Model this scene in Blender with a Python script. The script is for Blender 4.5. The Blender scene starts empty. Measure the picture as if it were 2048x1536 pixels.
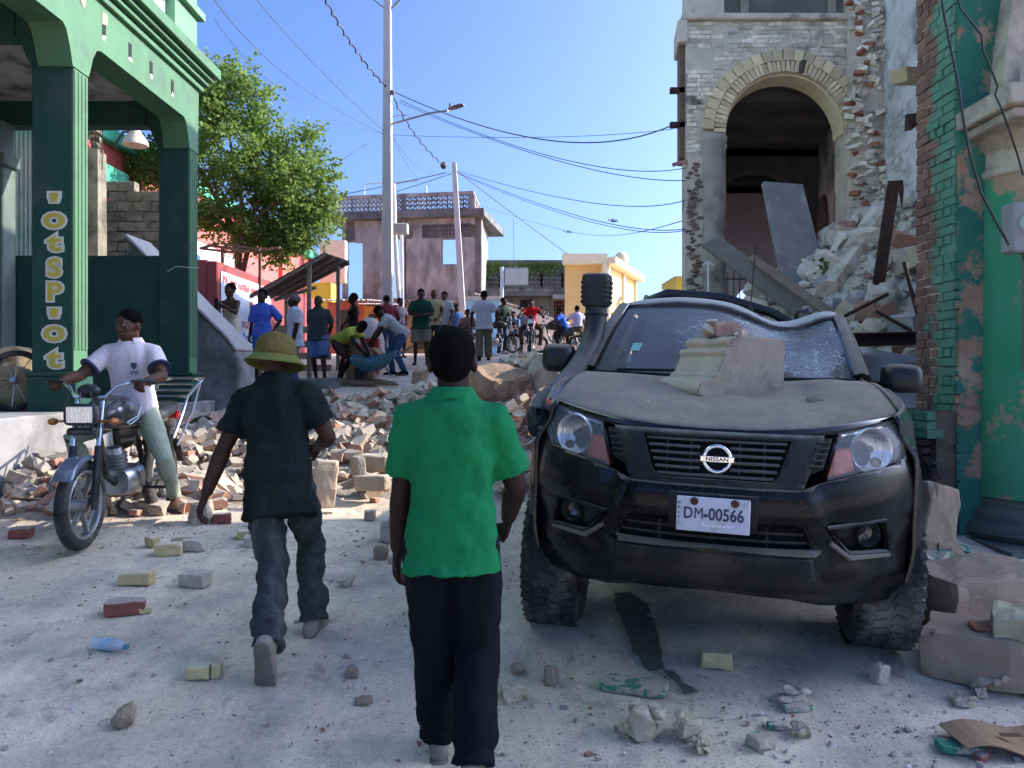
import bpy, bmesh, math, random
from mathutils import Vector, Matrix, Euler, noise
R = math.radians
V = Vector
sc = bpy.context.scene
C = sc.collection
random.seed(7)

# ------------------------------------------------------------------ camera, sky, sun, exposure
FPX, HZ, CZ = 1547.0, 750.0, 1.9          # focal length and horizon in photo pixels, camera height
cam_data = bpy.data.cameras.new('camera')
cam = bpy.data.objects.new('camera', cam_data); C.objects.link(cam)
cam.location = (0, 0, CZ); cam.rotation_euler = (R(90), 0, 0)
cam_data.sensor_width = 36; cam_data.lens = FPX/2048*36
cam_data.shift_y = -(768-HZ)/2048
cam_data.clip_start = .05; cam_data.clip_end = 3000
sc.camera = cam
SUN_AZ = math.atan2(1, .285)               # from +Y towards +X
SUN_EL = R(29)
world = bpy.data.worlds.new('World'); sc.world = world; world.use_nodes = True
wn = world.node_tree.nodes; wl = world.node_tree.links
sky = wn.new('ShaderNodeTexSky'); sky.sky_type = 'NISHITA'; sky.sun_disc = False
sky.sun_elevation = SUN_EL; sky.sun_rotation = SUN_AZ
sky.air_density = 0.4; sky.dust_density = 4.0; sky.ozone_density = 9.0; sky.altitude = 50
wl.new(sky.outputs['Color'], wn['Background'].inputs['Color'])
wn['Background'].inputs['Strength'].default_value = 0.15
sun_data = bpy.data.lights.new('sun', 'SUN'); sun_data.energy = 2.3; sun_data.angle = R(.53)
sun_data.color = (1, .93, .82)
sun = bpy.data.objects.new('sun', sun_data); C.objects.link(sun)
sdir = V((math.sin(SUN_AZ)*math.cos(SUN_EL), math.cos(SUN_AZ)*math.cos(SUN_EL), math.sin(SUN_EL)))
sun.rotation_euler = sdir.to_track_quat('Z', 'Y').to_euler(); sun.location = sdir*60
sc.view_settings.view_transform = 'Standard'; sc.view_settings.look = 'None'
sc.view_settings.gamma = 1; sc.view_settings.exposure = 1.9
sc.cycles.max_bounces = 6; sc.cycles.diffuse_bounces = 3; sc.cycles.glossy_bounces = 3
sc.cycles.transparent_max_bounces = 12; sc.cycles.caustics_reflective = False; sc.cycles.caustics_refractive = False
sc.cycles.use_denoising = True

def at(px, py, d):
    'photo pixel + metres ahead -> point in the street'
    return V(((px-1024)/FPX*d, d, CZ+(HZ-py)/FPX*d))

GP = [(-40, .1), (0, .22), (2.8, .39), (4.1, .54), (5.3, .62), (7.2, .74), (10, 1.05), (15.4, 1.80), (19.3, 2.27), (23, 2.53), (26, 2.6), (34, 2.62), (400, 2.62)]
def gy(y):
    for i in range(len(GP)-1):
        a, b = GP[i], GP[i+1]
        if y <= b[0]:
            p0 = GP[max(i-1, 0)]; p3 = GP[min(i+2, len(GP)-1)]
            t = max(0, (y-a[0])/(b[0]-a[0]))
            m1 = (b[1]-p0[1])/(b[0]-p0[0]) if i else 0
            m2 = (p3[1]-a[1])/(p3[0]-a[0])
            h = b[0]-a[0]
            return a[1]*(2*t**3-3*t*t+1)+m1*h*(t**3-2*t*t+t)+b[1]*(3*t*t-2*t**3)+m2*h*(t**3-t*t)
    return GP[-1][1]
def ground(x, y):
    side = .035*min(5, max(0, -x-.3))*max(0, min(1, (13-y)/6))
    return gy(y)+side+.012*noise.noise(V((x*.7, y*.7, 3)))*min(1, abs(y)/3)
def on_ground(px, py):
    'where the ray through a photo pixel meets the road'
    d = 1.5
    while d < 60:
        p = at(px, py, d)
        if p.z <= ground(p.x, p.y): return V((p.x, p.y, ground(p.x, p.y)))
        d += .02
    return V((p.x, p.y, ground(p.x, p.y)))

# ------------------------------------------------------------------ mesh builder
class MB:
    def __init__(s): s.v = []; s.f = []; s.m = []; s.mi = 0
    def add(s, vs, fs):
        k = len(s.v); s.v += [V(q) for q in vs]; s.f += [tuple(i+k for i in f) for f in fs]; s.m += [s.mi]*len(fs); return s
    def box(s, c, size, rot=None):
        x, y, z = (q/2 for q in size)
        vs = [V((i*x, j*y, k*z)) for i in (-1, 1) for j in (-1, 1) for k in (-1, 1)]
        if rot is not None:
            m = rot if isinstance(rot, Matrix) else Euler(rot).to_matrix()
            vs = [m @ q for q in vs]
        c = V(c)
        return s.add([q+c for q in vs], [(0, 1, 3, 2), (4, 6, 7, 5), (0, 4, 5, 1), (2, 3, 7, 6), (0, 2, 6, 4), (1, 5, 7, 3)])
    def bb(s, a, b):
        return s.box([(i+j)/2 for i, j in zip(a, b)], [abs(j-i) for i, j in zip(a, b)])
    def bar(s, p, q, w, h, up=(0, 0, 1)):
        p, q = V(p), V(q); d = q-p; l = d.length; d.normalize(); up = V(up)
        sd = d.cross(up)
        if sd.length < 1e-4: sd = d.cross(V((1, 0, 0)))
        sd.normalize(); u = sd.cross(d)
        return s.box((p+q)/2, (w, l, h), Matrix((sd, d, u)).transposed())
    def loft(s, rings, caps=True, close=True):
        n = len(rings[0]); k = len(s.v); fs = []
        for r in range(len(rings)-1):
            for i in range(n if close else n-1):
                j = (i+1) % n
                fs.append((r*n+i, r*n+j, (r+1)*n+j, (r+1)*n+i))
        if caps:
            fs.append(tuple(range(n-1, -1, -1))); fs.append(tuple((len(rings)-1)*n+i for i in range(n)))
        return s.add([q for r in rings for q in r], fs)
    def tube(s, pts, r, n=8, caps=True, flat=1.0, up=None):
        pts = [V(p) for p in pts]; rs = r if isinstance(r, (list, tuple)) else [r]*len(pts)
        rings = []; prev = V(up) if up else None
        for i, p in enumerate(pts):
            d = (pts[min(i+1, len(pts)-1)]-pts[max(i-1, 0)])
            if d.length < 1e-9: d = V((0, 0, 1))
            d.normalize()
            if prev is None: prev = V((0, 0, 1)) if abs(d.z) < .9 else V((0, 1, 0))
            u = prev-d*prev.dot(d)
            if u.length < 1e-5: u = d.orthogonal()
            u.normalize(); w = d.cross(u); prev = u
            rings.append([p+u*(rs[i]*flat*math.cos(2*math.pi*k/n))+w*(rs[i]*math.sin(2*math.pi*k/n)) for k in range(n)])
        return s.loft(rings, caps)
    def lathe(s, prof, n=20, c=(0, 0, 0), m=None, caps=False):
        c = V(c); m = m or Matrix.Identity(3)
        rings = [[c+m @ V((r*math.cos(2*math.pi*k/n), r*math.sin(2*math.pi*k/n), z)) for k in range(n)] for r, z in prof]
        return s.loft(rings, caps)
    def prism(s, poly, a, b, fn):
        'poly of 2-D points swept from a to b; fn(u, v, w) -> point'
        n = len(poly)
        vs = [fn(u, v, a) for u, v in poly]+[fn(u, v, b) for u, v in poly]
        fs = [tuple(range(n-1, -1, -1)), tuple(range(n, 2*n))]+[(i, (i+1) % n, n+(i+1) % n, n+i) for i in range(n)]
        return s.add(vs, fs)
    def grid(s, fn, nu, nv):
        vs = [fn(i/nu, j/nv) for j in range(nv+1) for i in range(nu+1)]
        fs = [(j*(nu+1)+i, j*(nu+1)+i+1, (j+1)*(nu+1)+i+1, (j+1)*(nu+1)+i) for j in range(nv) for i in range(nu)]
        return s.add(vs, fs)
    def sphere(s, c, r, n=12, m=8, rot=None):
        c = V(c); r = (r, r, r) if isinstance(r, (int, float)) else r
        rot = rot or Matrix.Identity(3)
        rings = []
        for j in range(1, m):
            t = math.pi*j/m
            rings.append([c+rot @ V((r[0]*math.sin(t)*math.cos(2*math.pi*k/n), r[1]*math.sin(t)*math.sin(2*math.pi*k/n), -r[2]*math.cos(t))) for k in range(n)])
        k0 = len(s.v); s.loft(rings, False)
        b = len(s.v); s.add([c+rot @ V((0, 0, -r[2])), c+rot @ V((0, 0, r[2]))], [])
        for k in range(n):
            s.f.append((k0+(k+1) % n, k0+k, b)); s.m.append(s.mi)
            s.f.append((k0+(m-2)*n+k, k0+(m-2)*n+(k+1) % n, b+1)); s.m.append(s.mi)
        return s
    def rock(s, c, r, seed=0, rot=None, cuts=0):
        'angular lump: a cloud of points wrapped in its hull'
        rnd = random.Random(seed); c = V(c)
        bm = bmesh.new()
        for _ in range(cuts or 13):
            d = V((rnd.uniform(-1, 1), rnd.uniform(-1, 1), rnd.uniform(-1, 1)))
            mx = max(abs(d.x), abs(d.y), abs(d.z)); l = d.length
            d = d/l*(1+.45*(l/mx-1))*rnd.uniform(.8, 1.05)
            q = V((d.x*r[0], d.y*r[1], d.z*r[2]))
            if rot is not None: q = rot @ q
            bm.verts.new(c+q)
        g = bmesh.ops.convex_hull(bm, input=bm.verts)
        bmesh.ops.delete(bm, geom=[e for e in g['geom_interior'] if isinstance(e, bmesh.types.BMVert)], context='VERTS')
        bm.verts.index_update()
        idx = {q: i for i, q in enumerate(bm.verts)}
        s.add([q.co.copy() for q in bm.verts], [tuple(idx[q] for q in f.verts) for f in bm.faces])
        bm.free(); return s
    def brick(s, c, size, rot, seed, chip=.012):
        'brick with knocked corners'
        rnd = random.Random(seed); k = len(s.v)
        s.box(c, size, rot)
        for q in s.v[k:]: q += V((rnd.uniform(-chip, chip), rnd.uniform(-chip, chip), rnd.uniform(-chip, chip)))
        return s
    def chipped(s, c, size, rot, seed, cut=.16):
        'brick whose corners are each knocked off differently'
        rnd = random.Random(seed); bm = bmesh.new(); c = V(c)
        for sx in (-1, 1):
            for sy in (-1, 1):
                for sz in (-1, 1):
                    k = rnd.uniform(.02, cut) if rnd.random() < .75 else rnd.uniform(cut, cut*2.6)
                    for ax in range(3):
                        q = [sx, sy, sz]; q[ax] *= 1-k*2*min(size)/size[ax]*rnd.uniform(.6, 1.5)
                        q = V((q[0]*size[0]/2, q[1]*size[1]/2, q[2]*size[2]/2))
                        bm.verts.new(c+(rot @ q if rot is not None else q))
        g = bmesh.ops.convex_hull(bm, input=bm.verts)
        bmesh.ops.delete(bm, geom=[e for e in g['geom_interior'] if isinstance(e, bmesh.types.BMVert)], context='VERTS')
        idx = {q: i for i, q in enumerate(bm.verts)}
        s.add([q.co.copy() for q in bm.verts], [tuple(idx[q] for q in f.verts) for f in bm.faces]); bm.free(); return s
    def rough(s, c, size, seed, n=3, amp=.06, rd_=0):
        'block with worn, uneven faces'
        bm = bmesh.new(); bmesh.ops.create_cube(bm, size=1); bmesh.ops.subdivide_edges(bm, edges=bm.edges[:], cuts=n, use_grid_fill=True)
        o = V((seed*3.1, seed*1.7, seed*.9)); mn = min(size)
        for q in bm.verts:
            p = q.co*2; rd = sum(1 for x in p if abs(x) > .99)
            p = p*(1-.03*max(0, rd-1))
            if rd_: p = p.lerp(p.normalized()*1.08, rd_)
            w = V((p.x*size[0]/2, p.y*size[1]/2, p.z*size[2]/2))
            w += noise.noise_vector(w*(1.1/mn)+o)*mn*amp+noise.noise_vector(w*(3.2/mn)+o)*mn*amp*.5
            if rd > 2 and noise.noise(w*40+o) > .1: w *= .88
            q.co = w
        bm.verts.index_update()
        s.add([q.co+V(c) for q in bm.verts], [tuple(q.index for q in f.verts) for f in bm.faces]); bm.free(); return s
    def mesh(s, name, smooth=False, angle=40):
        me = bpy.data.meshes.new(name); me.from_pydata([tuple(q) for q in s.v], [], s.f)
        if any(s.m): me.polygons.foreach_set('material_index', s.m)
        if smooth:
            me.polygons.foreach_set('use_smooth', [True]*len(me.polygons))
            me.set_sharp_from_angle(angle=R(angle))
        me.update(); return me
    def build(s, name, mat, parent=None, smooth=False, angle=40, bevel=0, loc=None, rot=None, sub=0, segs=1):
        me = s.mesh(name, smooth, angle)
        for q in (mat if isinstance(mat, (list, tuple)) else [mat]): me.materials.append(q)
        o = bpy.data.objects.new(name, me); C.objects.link(o)
        if parent is not None: o.parent = parent
        if loc is not None: o.location = loc
        if rot is not None: o.rotation_euler = rot
        if bevel:
            b = o.modifiers.new('bevel', 'BEVEL'); b.width = bevel; b.segments = segs; b.limit_method = 'ANGLE'; b.angle_limit = R(35)
        if sub:
            b = o.modifiers.new('sub', 'SUBSURF'); b.levels = sub; b.render_levels = sub
        return o

def tag(o, label, cat, group=None, kind=None):
    if label: o['label'] = label
    if cat: o['category'] = cat
    if group: o['group'] = group
    if kind: o['kind'] = kind
    return o
def thing(name, label, cat, loc=(0, 0, 0), rotz=0, group=None):
    o = bpy.data.objects.new(name, None); C.objects.link(o); o.empty_display_size = .2
    o.location = loc; o.rotation_euler = (0, 0, rotz)
    return tag(o, label, cat, group)
def structure(o): o['kind'] = 'structure'; return o
def copy_tree(o, parent=None):
    c = o.copy(); C.objects.link(c); c.parent = parent
    for ch in [q for q in C.objects if q.parent is o]: copy_tree(ch, c)
    return c
def rotm(x=0, y=0, z=0): return Euler((R(x), R(y), R(z))).to_matrix()

# ------------------------------------------------------------------ materials
MATS = {}
def mat(name, c1, c2=None, scale=6, rough=.85, bump=.15, bscale=40, metal=0, spec=.4, dirt=None, damt=.5, dscale=1.5,
        rand=0, contrast=.35, stretch=(1, 1, 1), world_co=False, coat=0, up_dust=None, speck=None, alpha=None, bdist=.02):
    if name in MATS: return MATS[name]
    m = bpy.data.materials.new(name); m.use_nodes = True; MATS[name] = m
    n, l = m.node_tree.nodes, m.node_tree.links
    b = n['Principled BSDF']
    def new(t, **k):
        q = n.new(t)
        for a, v in k.items(): setattr(q, a, v)
        return q
    if world_co: src = new('ShaderNodeNewGeometry').outputs['Position']
    else:
        tc = new('ShaderNodeTexCoord'); oi = new('ShaderNodeObjectInfo')
        mu = new('ShaderNodeMath', operation='MULTIPLY'); mu.inputs[1].default_value = 37.0; l.new(oi.outputs['Random'], mu.inputs[0])
        ad = new('ShaderNodeVectorMath', operation='ADD'); l.new(tc.outputs['Object'], ad.inputs[0]); l.new(mu.outputs[0], ad.inputs[1]); src = ad.outputs[0]
    mp = new('ShaderNodeMapping'); mp.inputs['Scale'].default_value = stretch; l.new(src, mp.inputs['Vector']); src = mp.outputs[0]
    def nz(sc_, det=6, ro=.6):
        q = new('ShaderNodeTexNoise'); q.inputs['Scale'].default_value = sc_; q.inputs['Detail'].default_value = det; q.inputs['Roughness'].default_value = ro
        l.new(src, q.inputs['Vector']); return q.outputs['Fac']
    def ramp(f, a, bq):
        q = new('ShaderNodeMapRange'); q.inputs[1].default_value = a; q.inputs[2].default_value = bq; l.new(f, q.inputs[0]); return q.outputs[0]
    def mix(f, a, bq):
        q = new('ShaderNodeMix', data_type='RGBA')
        if isinstance(f, (int, float)): q.inputs[0].default_value = f
        else: l.new(f, q.inputs[0])
        for i, x in ((6, a), (7, bq)):
            if isinstance(x, (tuple, list)): q.inputs[i].default_value = (*x[:3], 1)
            else: l.new(x, q.inputs[i])
        return q.outputs[2]
    c2 = c2 or tuple(x*.8 for x in c1)
    col = mix(ramp(nz(scale), .5-contrast/2, .5+contrast/2), c1, c2)
    if dirt: col = mix(ramp(nz(dscale, 8, .65), .62-damt*.35, .72-damt*.1), col, dirt)
    if speck: col = mix(ramp(nz(speck[1], 3, .5), .64, .68), col, speck[0])
    if rand:
        oi2 = new('ShaderNodeObjectInfo'); hs = new('ShaderNodeHueSaturation')
        l.new(ramp(oi2.outputs['Random'], 0, 1), hs.inputs['Fac']); hs.inputs['Fac'].default_value = 1
        for lk in list(hs.inputs['Fac'].links): l.remove(lk)
        q = new('ShaderNodeMapRange'); q.inputs[3].default_value = 1-rand; q.inputs[4].default_value = 1+rand; l.new(oi2.outputs['Random'], q.inputs[0])
        l.new(q.outputs[0], hs.inputs['Value']); l.new(col, hs.inputs['Color']); col = hs.outputs[0]
    if up_dust:
        g = new('ShaderNodeNewGeometry'); sx = new('ShaderNodeSeparateXYZ'); l.new(g.outputs['Normal'], sx.inputs[0])
        mm = new('ShaderNodeMath', operation='MULTIPLY_ADD'); l.new(nz(dscale*3, 8, .7), mm.inputs[0]); mm.inputs[1].default_value = up_dust[3] if len(up_dust) > 3 else .9; l.new(sx.outputs['Z'], mm.inputs[2])
        f = ramp(mm.outputs[0], up_dust[1], up_dust[2])
        col = mix(f, col, up_dust[0])
        q = new('ShaderNodeMapRange'); q.inputs[3].default_value = rough; q.inputs[4].default_value = .95; l.new(f, q.inputs[0]); l.new(q.outputs[0], b.inputs['Roughness'])
        if coat:
            q = new('ShaderNodeMapRange'); q.inputs[3].default_value = coat; q.inputs[4].default_value = 0; l.new(f, q.inputs[0]); l.new(q.outputs[0], b.inputs['Coat Weight'])
    else:
        b.inputs['Roughness'].default_value = rough; b.inputs['Coat Weight'].default_value = coat
    b.inputs['Coat Roughness'].default_value = .06
    l.new(col, b.inputs['Base Color'])
    b.inputs['Metallic'].default_value = metal; b.inputs['Specular IOR Level'].default_value = spec
    if bump:
        bp = new('ShaderNodeBump'); bp.inputs['Strength'].default_value = bump; bp.inputs['Distance'].default_value = bdist
        l.new(nz(bscale, 8, .65), bp.inputs['Height']); l.new(bp.outputs[0], b.inputs['Normal'])
    if alpha is not None: b.inputs['Alpha'].default_value = alpha
    return m
def plain(name, c, rough=.6, metal=0, spec=.5, emit=0):
    if name in MATS: return MATS[name]
    m = bpy.data.materials.new(name); m.use_nodes = True; MATS[name] = m
    b = m.node_tree.nodes['Principled BSDF']
    b.inputs['Base Color'].default_value = (*c, 1); b.inputs['Roughness'].default_value = rough
    b.inputs['Metallic'].default_value = metal; b.inputs['Specular IOR Level'].default_value = spec
    return m
def glass(name, c, rough=.05, trans=.0, alpha=.5):
    if name in MATS: return MATS[name]
    m = bpy.data.materials.new(name); m.use_nodes = True; MATS[name] = m
    b = m.node_tree.nodes['Principled BSDF']
    b.inputs['Base Color'].default_value = (*c, 1); b.inputs['Roughness'].default_value = rough; b.inputs['Alpha'].default_value = alpha
    return m
def painted_brick(name, brick, brick2, paint, paint2, lo, hi, field, scale=3.0):
    'brick with flaking paint; field = "y" paints the near half of the pier, None paints evenly'
    if name in MATS: return MATS[name]
    m = mat(name, brick, brick2, scale=5, rough=.9, bump=.5, bscale=45, rand=.3, world_co=True, bdist=.012)
    n, l = m.node_tree.nodes, m.node_tree.links; b = n['Principled BSDF']
    col = b.inputs['Base Color'].links[0].from_socket
    g = n.new('ShaderNodeNewGeometry')
    nz = n.new('ShaderNodeTexNoise'); nz.inputs['Scale'].default_value = scale; nz.inputs['Detail'].default_value = 9; nz.inputs['Roughness'].default_value = .68; l.new(g.outputs['Position'], nz.inputs['Vector'])
    f = nz.outputs['Fac']
    if field:
        sx = n.new('ShaderNodeSeparateXYZ'); l.new(g.outputs['Position'], sx.inputs[0])
        q = n.new('ShaderNodeMapRange'); q.inputs[1].default_value = field[1]; q.inputs[2].default_value = field[2]; q.inputs[3].default_value = -.25; q.inputs[4].default_value = .22
        l.new(sx.outputs[field[0]], q.inputs[0])
        a = n.new('ShaderNodeMath'); a.operation = 'ADD'; l.new(f, a.inputs[0]); l.new(q.outputs[0], a.inputs[1]); f = a.outputs[0]
    r = n.new('ShaderNodeMapRange'); r.inputs[1].default_value = lo; r.inputs[2].default_value = hi; l.new(f, r.inputs[0])
    n2 = n.new('ShaderNodeTexNoise'); n2.inputs['Scale'].default_value = 2.2; n2.inputs['Detail'].default_value = 8; l.new(g.outputs['Position'], n2.inputs['Vector'])
    r2 = n.new('ShaderNodeMapRange'); r2.inputs[1].default_value = .4; r2.inputs[2].default_value = .62; l.new(n2.outputs['Fac'], r2.inputs[0])
    pm = n.new('ShaderNodeMix'); pm.data_type = 'RGBA'; l.new(r2.outputs[0], pm.inputs[0]); pm.inputs[6].default_value = (*paint, 1); pm.inputs[7].default_value = (*paint2, 1)
    mx = n.new('ShaderNodeMix'); mx.data_type = 'RGBA'; l.new(r.outputs[0], mx.inputs[0]); l.new(col, mx.inputs[6]); l.new(pm.outputs[2], mx.inputs[7])
    l.new(mx.outputs[2], b.inputs['Base Color'])
    return m

RUST = lambda: mat('rusty_steel', (.075, .035, .025), (.03, .02, .018), 9, .8, .3, 60, .3)
CONC = lambda: mat('weathered_concrete', (.34, .32, .28), (.2, .19, .17), 3, .95, .4, 30, dirt=(.08, .075, .07), damt=.45, dscale=1.2)
DUST = (.36, .33, .29)
# ================================================================== the setting
def lin(a, b, t): return a+(b-a)*t
# ---- road and ground
m_ground = mat('dusty_concrete_road', (.72, .59, .44), (.62, .505, .38), 2.6, .95, .6, 60, dirt=(.40, .345, .285), damt=.5, dscale=1.7, speck=((.3, .25, .2), 75), contrast=.22, world_co=True, bdist=.012)
def vary(m, specs):
    'extra layers of tone over a base colour'
    n, l = m.node_tree.nodes, m.node_tree.links; b = n['Principled BSDF']; g = n.new('ShaderNodeNewGeometry')
    for sc_, det, lo, hi, a, c, *st in specs:
        col = b.inputs['Base Color'].links[0].from_socket
        q = n.new('ShaderNodeTexNoise'); q.inputs['Scale'].default_value = sc_; q.inputs['Detail'].default_value = det; q.inputs['Roughness'].default_value = .7; q.inputs['Distortion'].default_value = .4; mp = n.new('ShaderNodeMapping'); mp.inputs['Scale'].default_value = st[0] if st else (1, 1, 1); mp.inputs['Rotation'].default_value = (0, 0, st[1] if len(st) > 1 else 0); l.new(g.outputs['Position'], mp.inputs[0]); l.new(mp.outputs[0], q.inputs['Vector'])
        r = n.new('ShaderNodeMapRange'); r.inputs[1].default_value = lo; r.inputs[2].default_value = hi; r.inputs[3].default_value = a; r.inputs[4].default_value = c; l.new(q.outputs['Fac'], r.inputs[0])
        m_ = n.new('ShaderNodeMix'); m_.data_type = 'RGBA'; m_.blend_type = 'MULTIPLY'; m_.inputs[0].default_value = 1; l.new(col, m_.inputs[6]); l.new(r.outputs[0], m_.inputs[7]); l.new(m_.outputs[2], b.inputs['Base Color'])
vary(m_ground, [(4.5, 6, .56, .66, 1.04, .8), (28, 5, .35, .65, .88, 1.08), (110, 3, .3, .7, .84, 1.12), (.55, 4, .35, .65, .93, 1.05), (1.6, 5, .4, .62, 1.04, .86, (1.6, .16, 1), .12), (9, 6, .58, .66, 1.0, .72)])
def build_ground():
    xs = [-400, -150, -60, -30, -18]+[-12+.35*i for i in range(70)]+[13, 16, 22, 40, 90, 200, 400]
    ys = [-60, -30, -15, -8, -4, -2]+[-.5+.22*i for i in range(110)]+[24.2, 25, 26, 28, 31, 36, 45, 60, 90, 150, 260, 420, 800]
    b = MB(); nx = len(xs)
    b.add([V((x, y, ground(x, y)+(.012*noise.noise(V((x*2.1, y*2.1, 9)))+.006*noise.noise(V((x*6, y*6, 2))) if -1 < y < 22 and abs(x) < 12 else 0))) for y in ys for x in xs],
          [(j*nx+i, j*nx+i+1, (j+1)*nx+i+1, (j+1)*nx+i) for j in range(len(ys)-1) for i in range(nx-1)])
    structure(b.build('road', m_ground, smooth=True, angle=180))
build_ground()

# ---- bricks laid one by one on a face
def brick_meshes(l, h, d, m, key, n=4, chip=.007):
    out = []
    for i in range(n):
        me = MB().brick((0, 0, 0), (l, d, h), None, sum(map(ord, key))+i, chip).mesh('brick'); me.materials.append(m); out.append(me)
    return out
def lay_bricks(parent, o, u, n, width, height, m, bl=.215, bh=.062, joint=.012, depth=.05, mask=None, limit=300, key='a', proud=.006, bond=True, pick=None):
    'o corner of the face, u along it, n outward; every brick its own object; past the limit they are one mesh'
    u = V(u).normalized(); n = V(n).normalized(); up = V((0, 0, 1)); rnd = random.Random(key)
    full = brick_meshes(bl, bh, depth, m, key+'f'); half = brick_meshes(bl/2-joint/2, bh, depth, m, key+'h')
    B = Matrix((u, -n, up)).transposed(); cells = []
    r = 0; z = joint
    while z+bh <= height:
        x = 0; header = bond and r % 3 == 1
        if r % 2: x = -(bl/2+joint)/2 if not header else 0
        while x < width-1e-3:
            l = bl/2-joint/2 if header else bl
            x0, x1 = max(0, x), min(width, x+l)
            if x1-x0 > .03 and (mask is None or mask((x0+x1)/2, z+bh/2)): cells.append(((x0+x1)/2, z+bh/2, x1-x0, header))
            x += l+joint
        z += bh+joint; r += 1
    if pick: cells.sort(key=pick)
    rest = MB()
    for i, (x, zz, l, header) in enumerate(cells):
        p = V(o)+u*x+up*zz+n*(rnd.uniform(-.004, proud)+.004-depth/2)
        base = bl/2-joint/2 if header else bl
        if i < limit:
            b = bpy.data.objects.new('brick', (half if header else full)[rnd.randrange(4)]); C.objects.link(b)
            mw = B @ rotm(rnd.uniform(-1, 1), rnd.uniform(-1, 1), rnd.uniform(-1.2, 1.2))
            b.matrix_world = Matrix.Translation(p) @ mw.to_4x4() @ Matrix.Diagonal((l/base, 1, 1, 1))
            b.parent = parent
        else: rest.brick(p, (l, depth, bh), B, i, .006)
    if rest.v: tag(rest.build('brickwork', m, parent), None, None, kind='stuff')

# ================================================================== green arcade building, left
m_green = mat('pale_green_paint', (.085, .195, .095), (.07, .165, .083), 2.5, .7, .2, 30, dirt=(.07, .125, .08), damt=.4, dscale=2.0)
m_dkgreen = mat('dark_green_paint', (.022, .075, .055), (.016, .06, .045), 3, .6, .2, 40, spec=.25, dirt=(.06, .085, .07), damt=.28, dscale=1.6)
m_cyan = mat('pale_cyan_wall', (.55, .74, .64), (.48, .68, .6), 2, .8, .1, 50)
m_ceil = mat('peeling_ceiling', (.55, .5, .44), (.42, .38, .33), 3, .9, .2, 30, dirt=(.12, .06, .04), damt=.4, dscale=2.2)
m_step = mat('grey_cement', (.3, .29, .28), (.23, .225, .22), 3, .9, .25, 30, dirt=(.15, .14, .13), damt=.35)
GX = -4.24
def zr(z): return CZ+z
ab = thing('arcade_building', 'green painted arcade building with fluted columns and yellow lettering', 'building', (-6, 7.5, zr(-.35)))
def P_(b, name, m, **k):
    'part given in world metres under a parent Empty'
    par = k.pop('parent'); o = b.build(name, m, par, **k); o.location = -V(par.location); return o
def column(y0, w=.42, dep=.25):
    r = [None]
    b = MB(); b.bb((GX-w, y0, zr(-.02)), (GX-.02, y0+dep, zr(3.0)))
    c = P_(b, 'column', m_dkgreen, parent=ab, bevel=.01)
    b = MB()
    for k in range(4):                                   # raised flutes on the street side
        y = y0+.03+k*(dep-.06)/3
        b.tube([(GX-.02, y, zr(.25)), (GX-.02, y, zr(2.96))], .024, 8)
    b.bb((GX-.03, y0+.004, zr(.02)), (GX-.012, y0+dep-.004, zr(2.98)))
    f = b.build('fluting', m_green, c, smooth=True)
    b = MB(); b.bb((GX-w-.03, y0-.03, zr(-.36)), (GX+.03, y0+dep+.03, zr(-.01))); b.bb((GX-w-.045, y0-.045, zr(-.01)), (GX+.045, y0+dep+.045, zr(.03)))
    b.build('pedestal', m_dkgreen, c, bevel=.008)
    # haunch of the cross beam going in from the column
    prof = [(GX-w, 2.99), (GX-w-.06, 3.1), (GX-w-.1, 3.2), (GX-w-.16, 3.32), (GX-w-.16, 3.62), (GX-.02, 3.62), (GX-.02, 2.99)]
    b = MB(); b.prism([(x, zr(z)) for x, z in prof], y0+.01, y0+dep-.01, lambda u, v, w_: V((u, w_, v)))
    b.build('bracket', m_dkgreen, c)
    return c
ycols = (2.2, 4.85, 7.5, 10.2)
cols = [column(y) for y in ycols]
cols[2]['label'] = 'column lettered in yellow on its front'
# street beam with haunches over the columns, drawn in the (y, z) plane
def beam_profile():
    pts = []
    for i, y in enumerate(ycols):
        if i: pts += [(y-.2, 3.34), (y-.14, 3.3), (y-.08, 3.16), (y-.03, 2.985)]
        else: pts += [(y, 2.985)]
        pts += [(y+.25, 2.985)]
        if i < len(ycols)-1: pts += [(y+.28, 3.06), (y+.33, 3.2), (y+.4, 3.31), (y+.48, 3.34)]
    return pts+[(10.47, 3.86), (2.2, 3.86)]
b = MB(); b.prism([(y, zr(z)) for y, z in beam_profile()], GX-.34, GX, lambda u, v, w: V((w, u, v)))
bm_ = P_(b, 'street_beam', m_green, parent=ab)
# weep holes with pale worn edges
for y in (8.0, 8.55, 9.05, 9.62):
    z = zr(3.52)
    b = MB(); b.bb((GX-.01, y, z), (GX+.004, y+.07, z+.16)); b.build('weep_hole', plain('dark_hole', (.01, .012, .01), .9), bm_)
    b = MB(); b.rock((GX, y+.035, z-.02), (.012, .05, .04), int(y*10)); b.build('chip', mat('bare_plaster', (.5, .42, .33)), bm_)
for y, z in ((7.62, 3.72), (8.05, 3.7)):
    b = MB(); b.rock((GX, y, zr(z)), (.01, .07, .09), int(y*50)); b.build('plaster_patch', mat('pink_plaster', (.5, .33, .24)), bm_)
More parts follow.
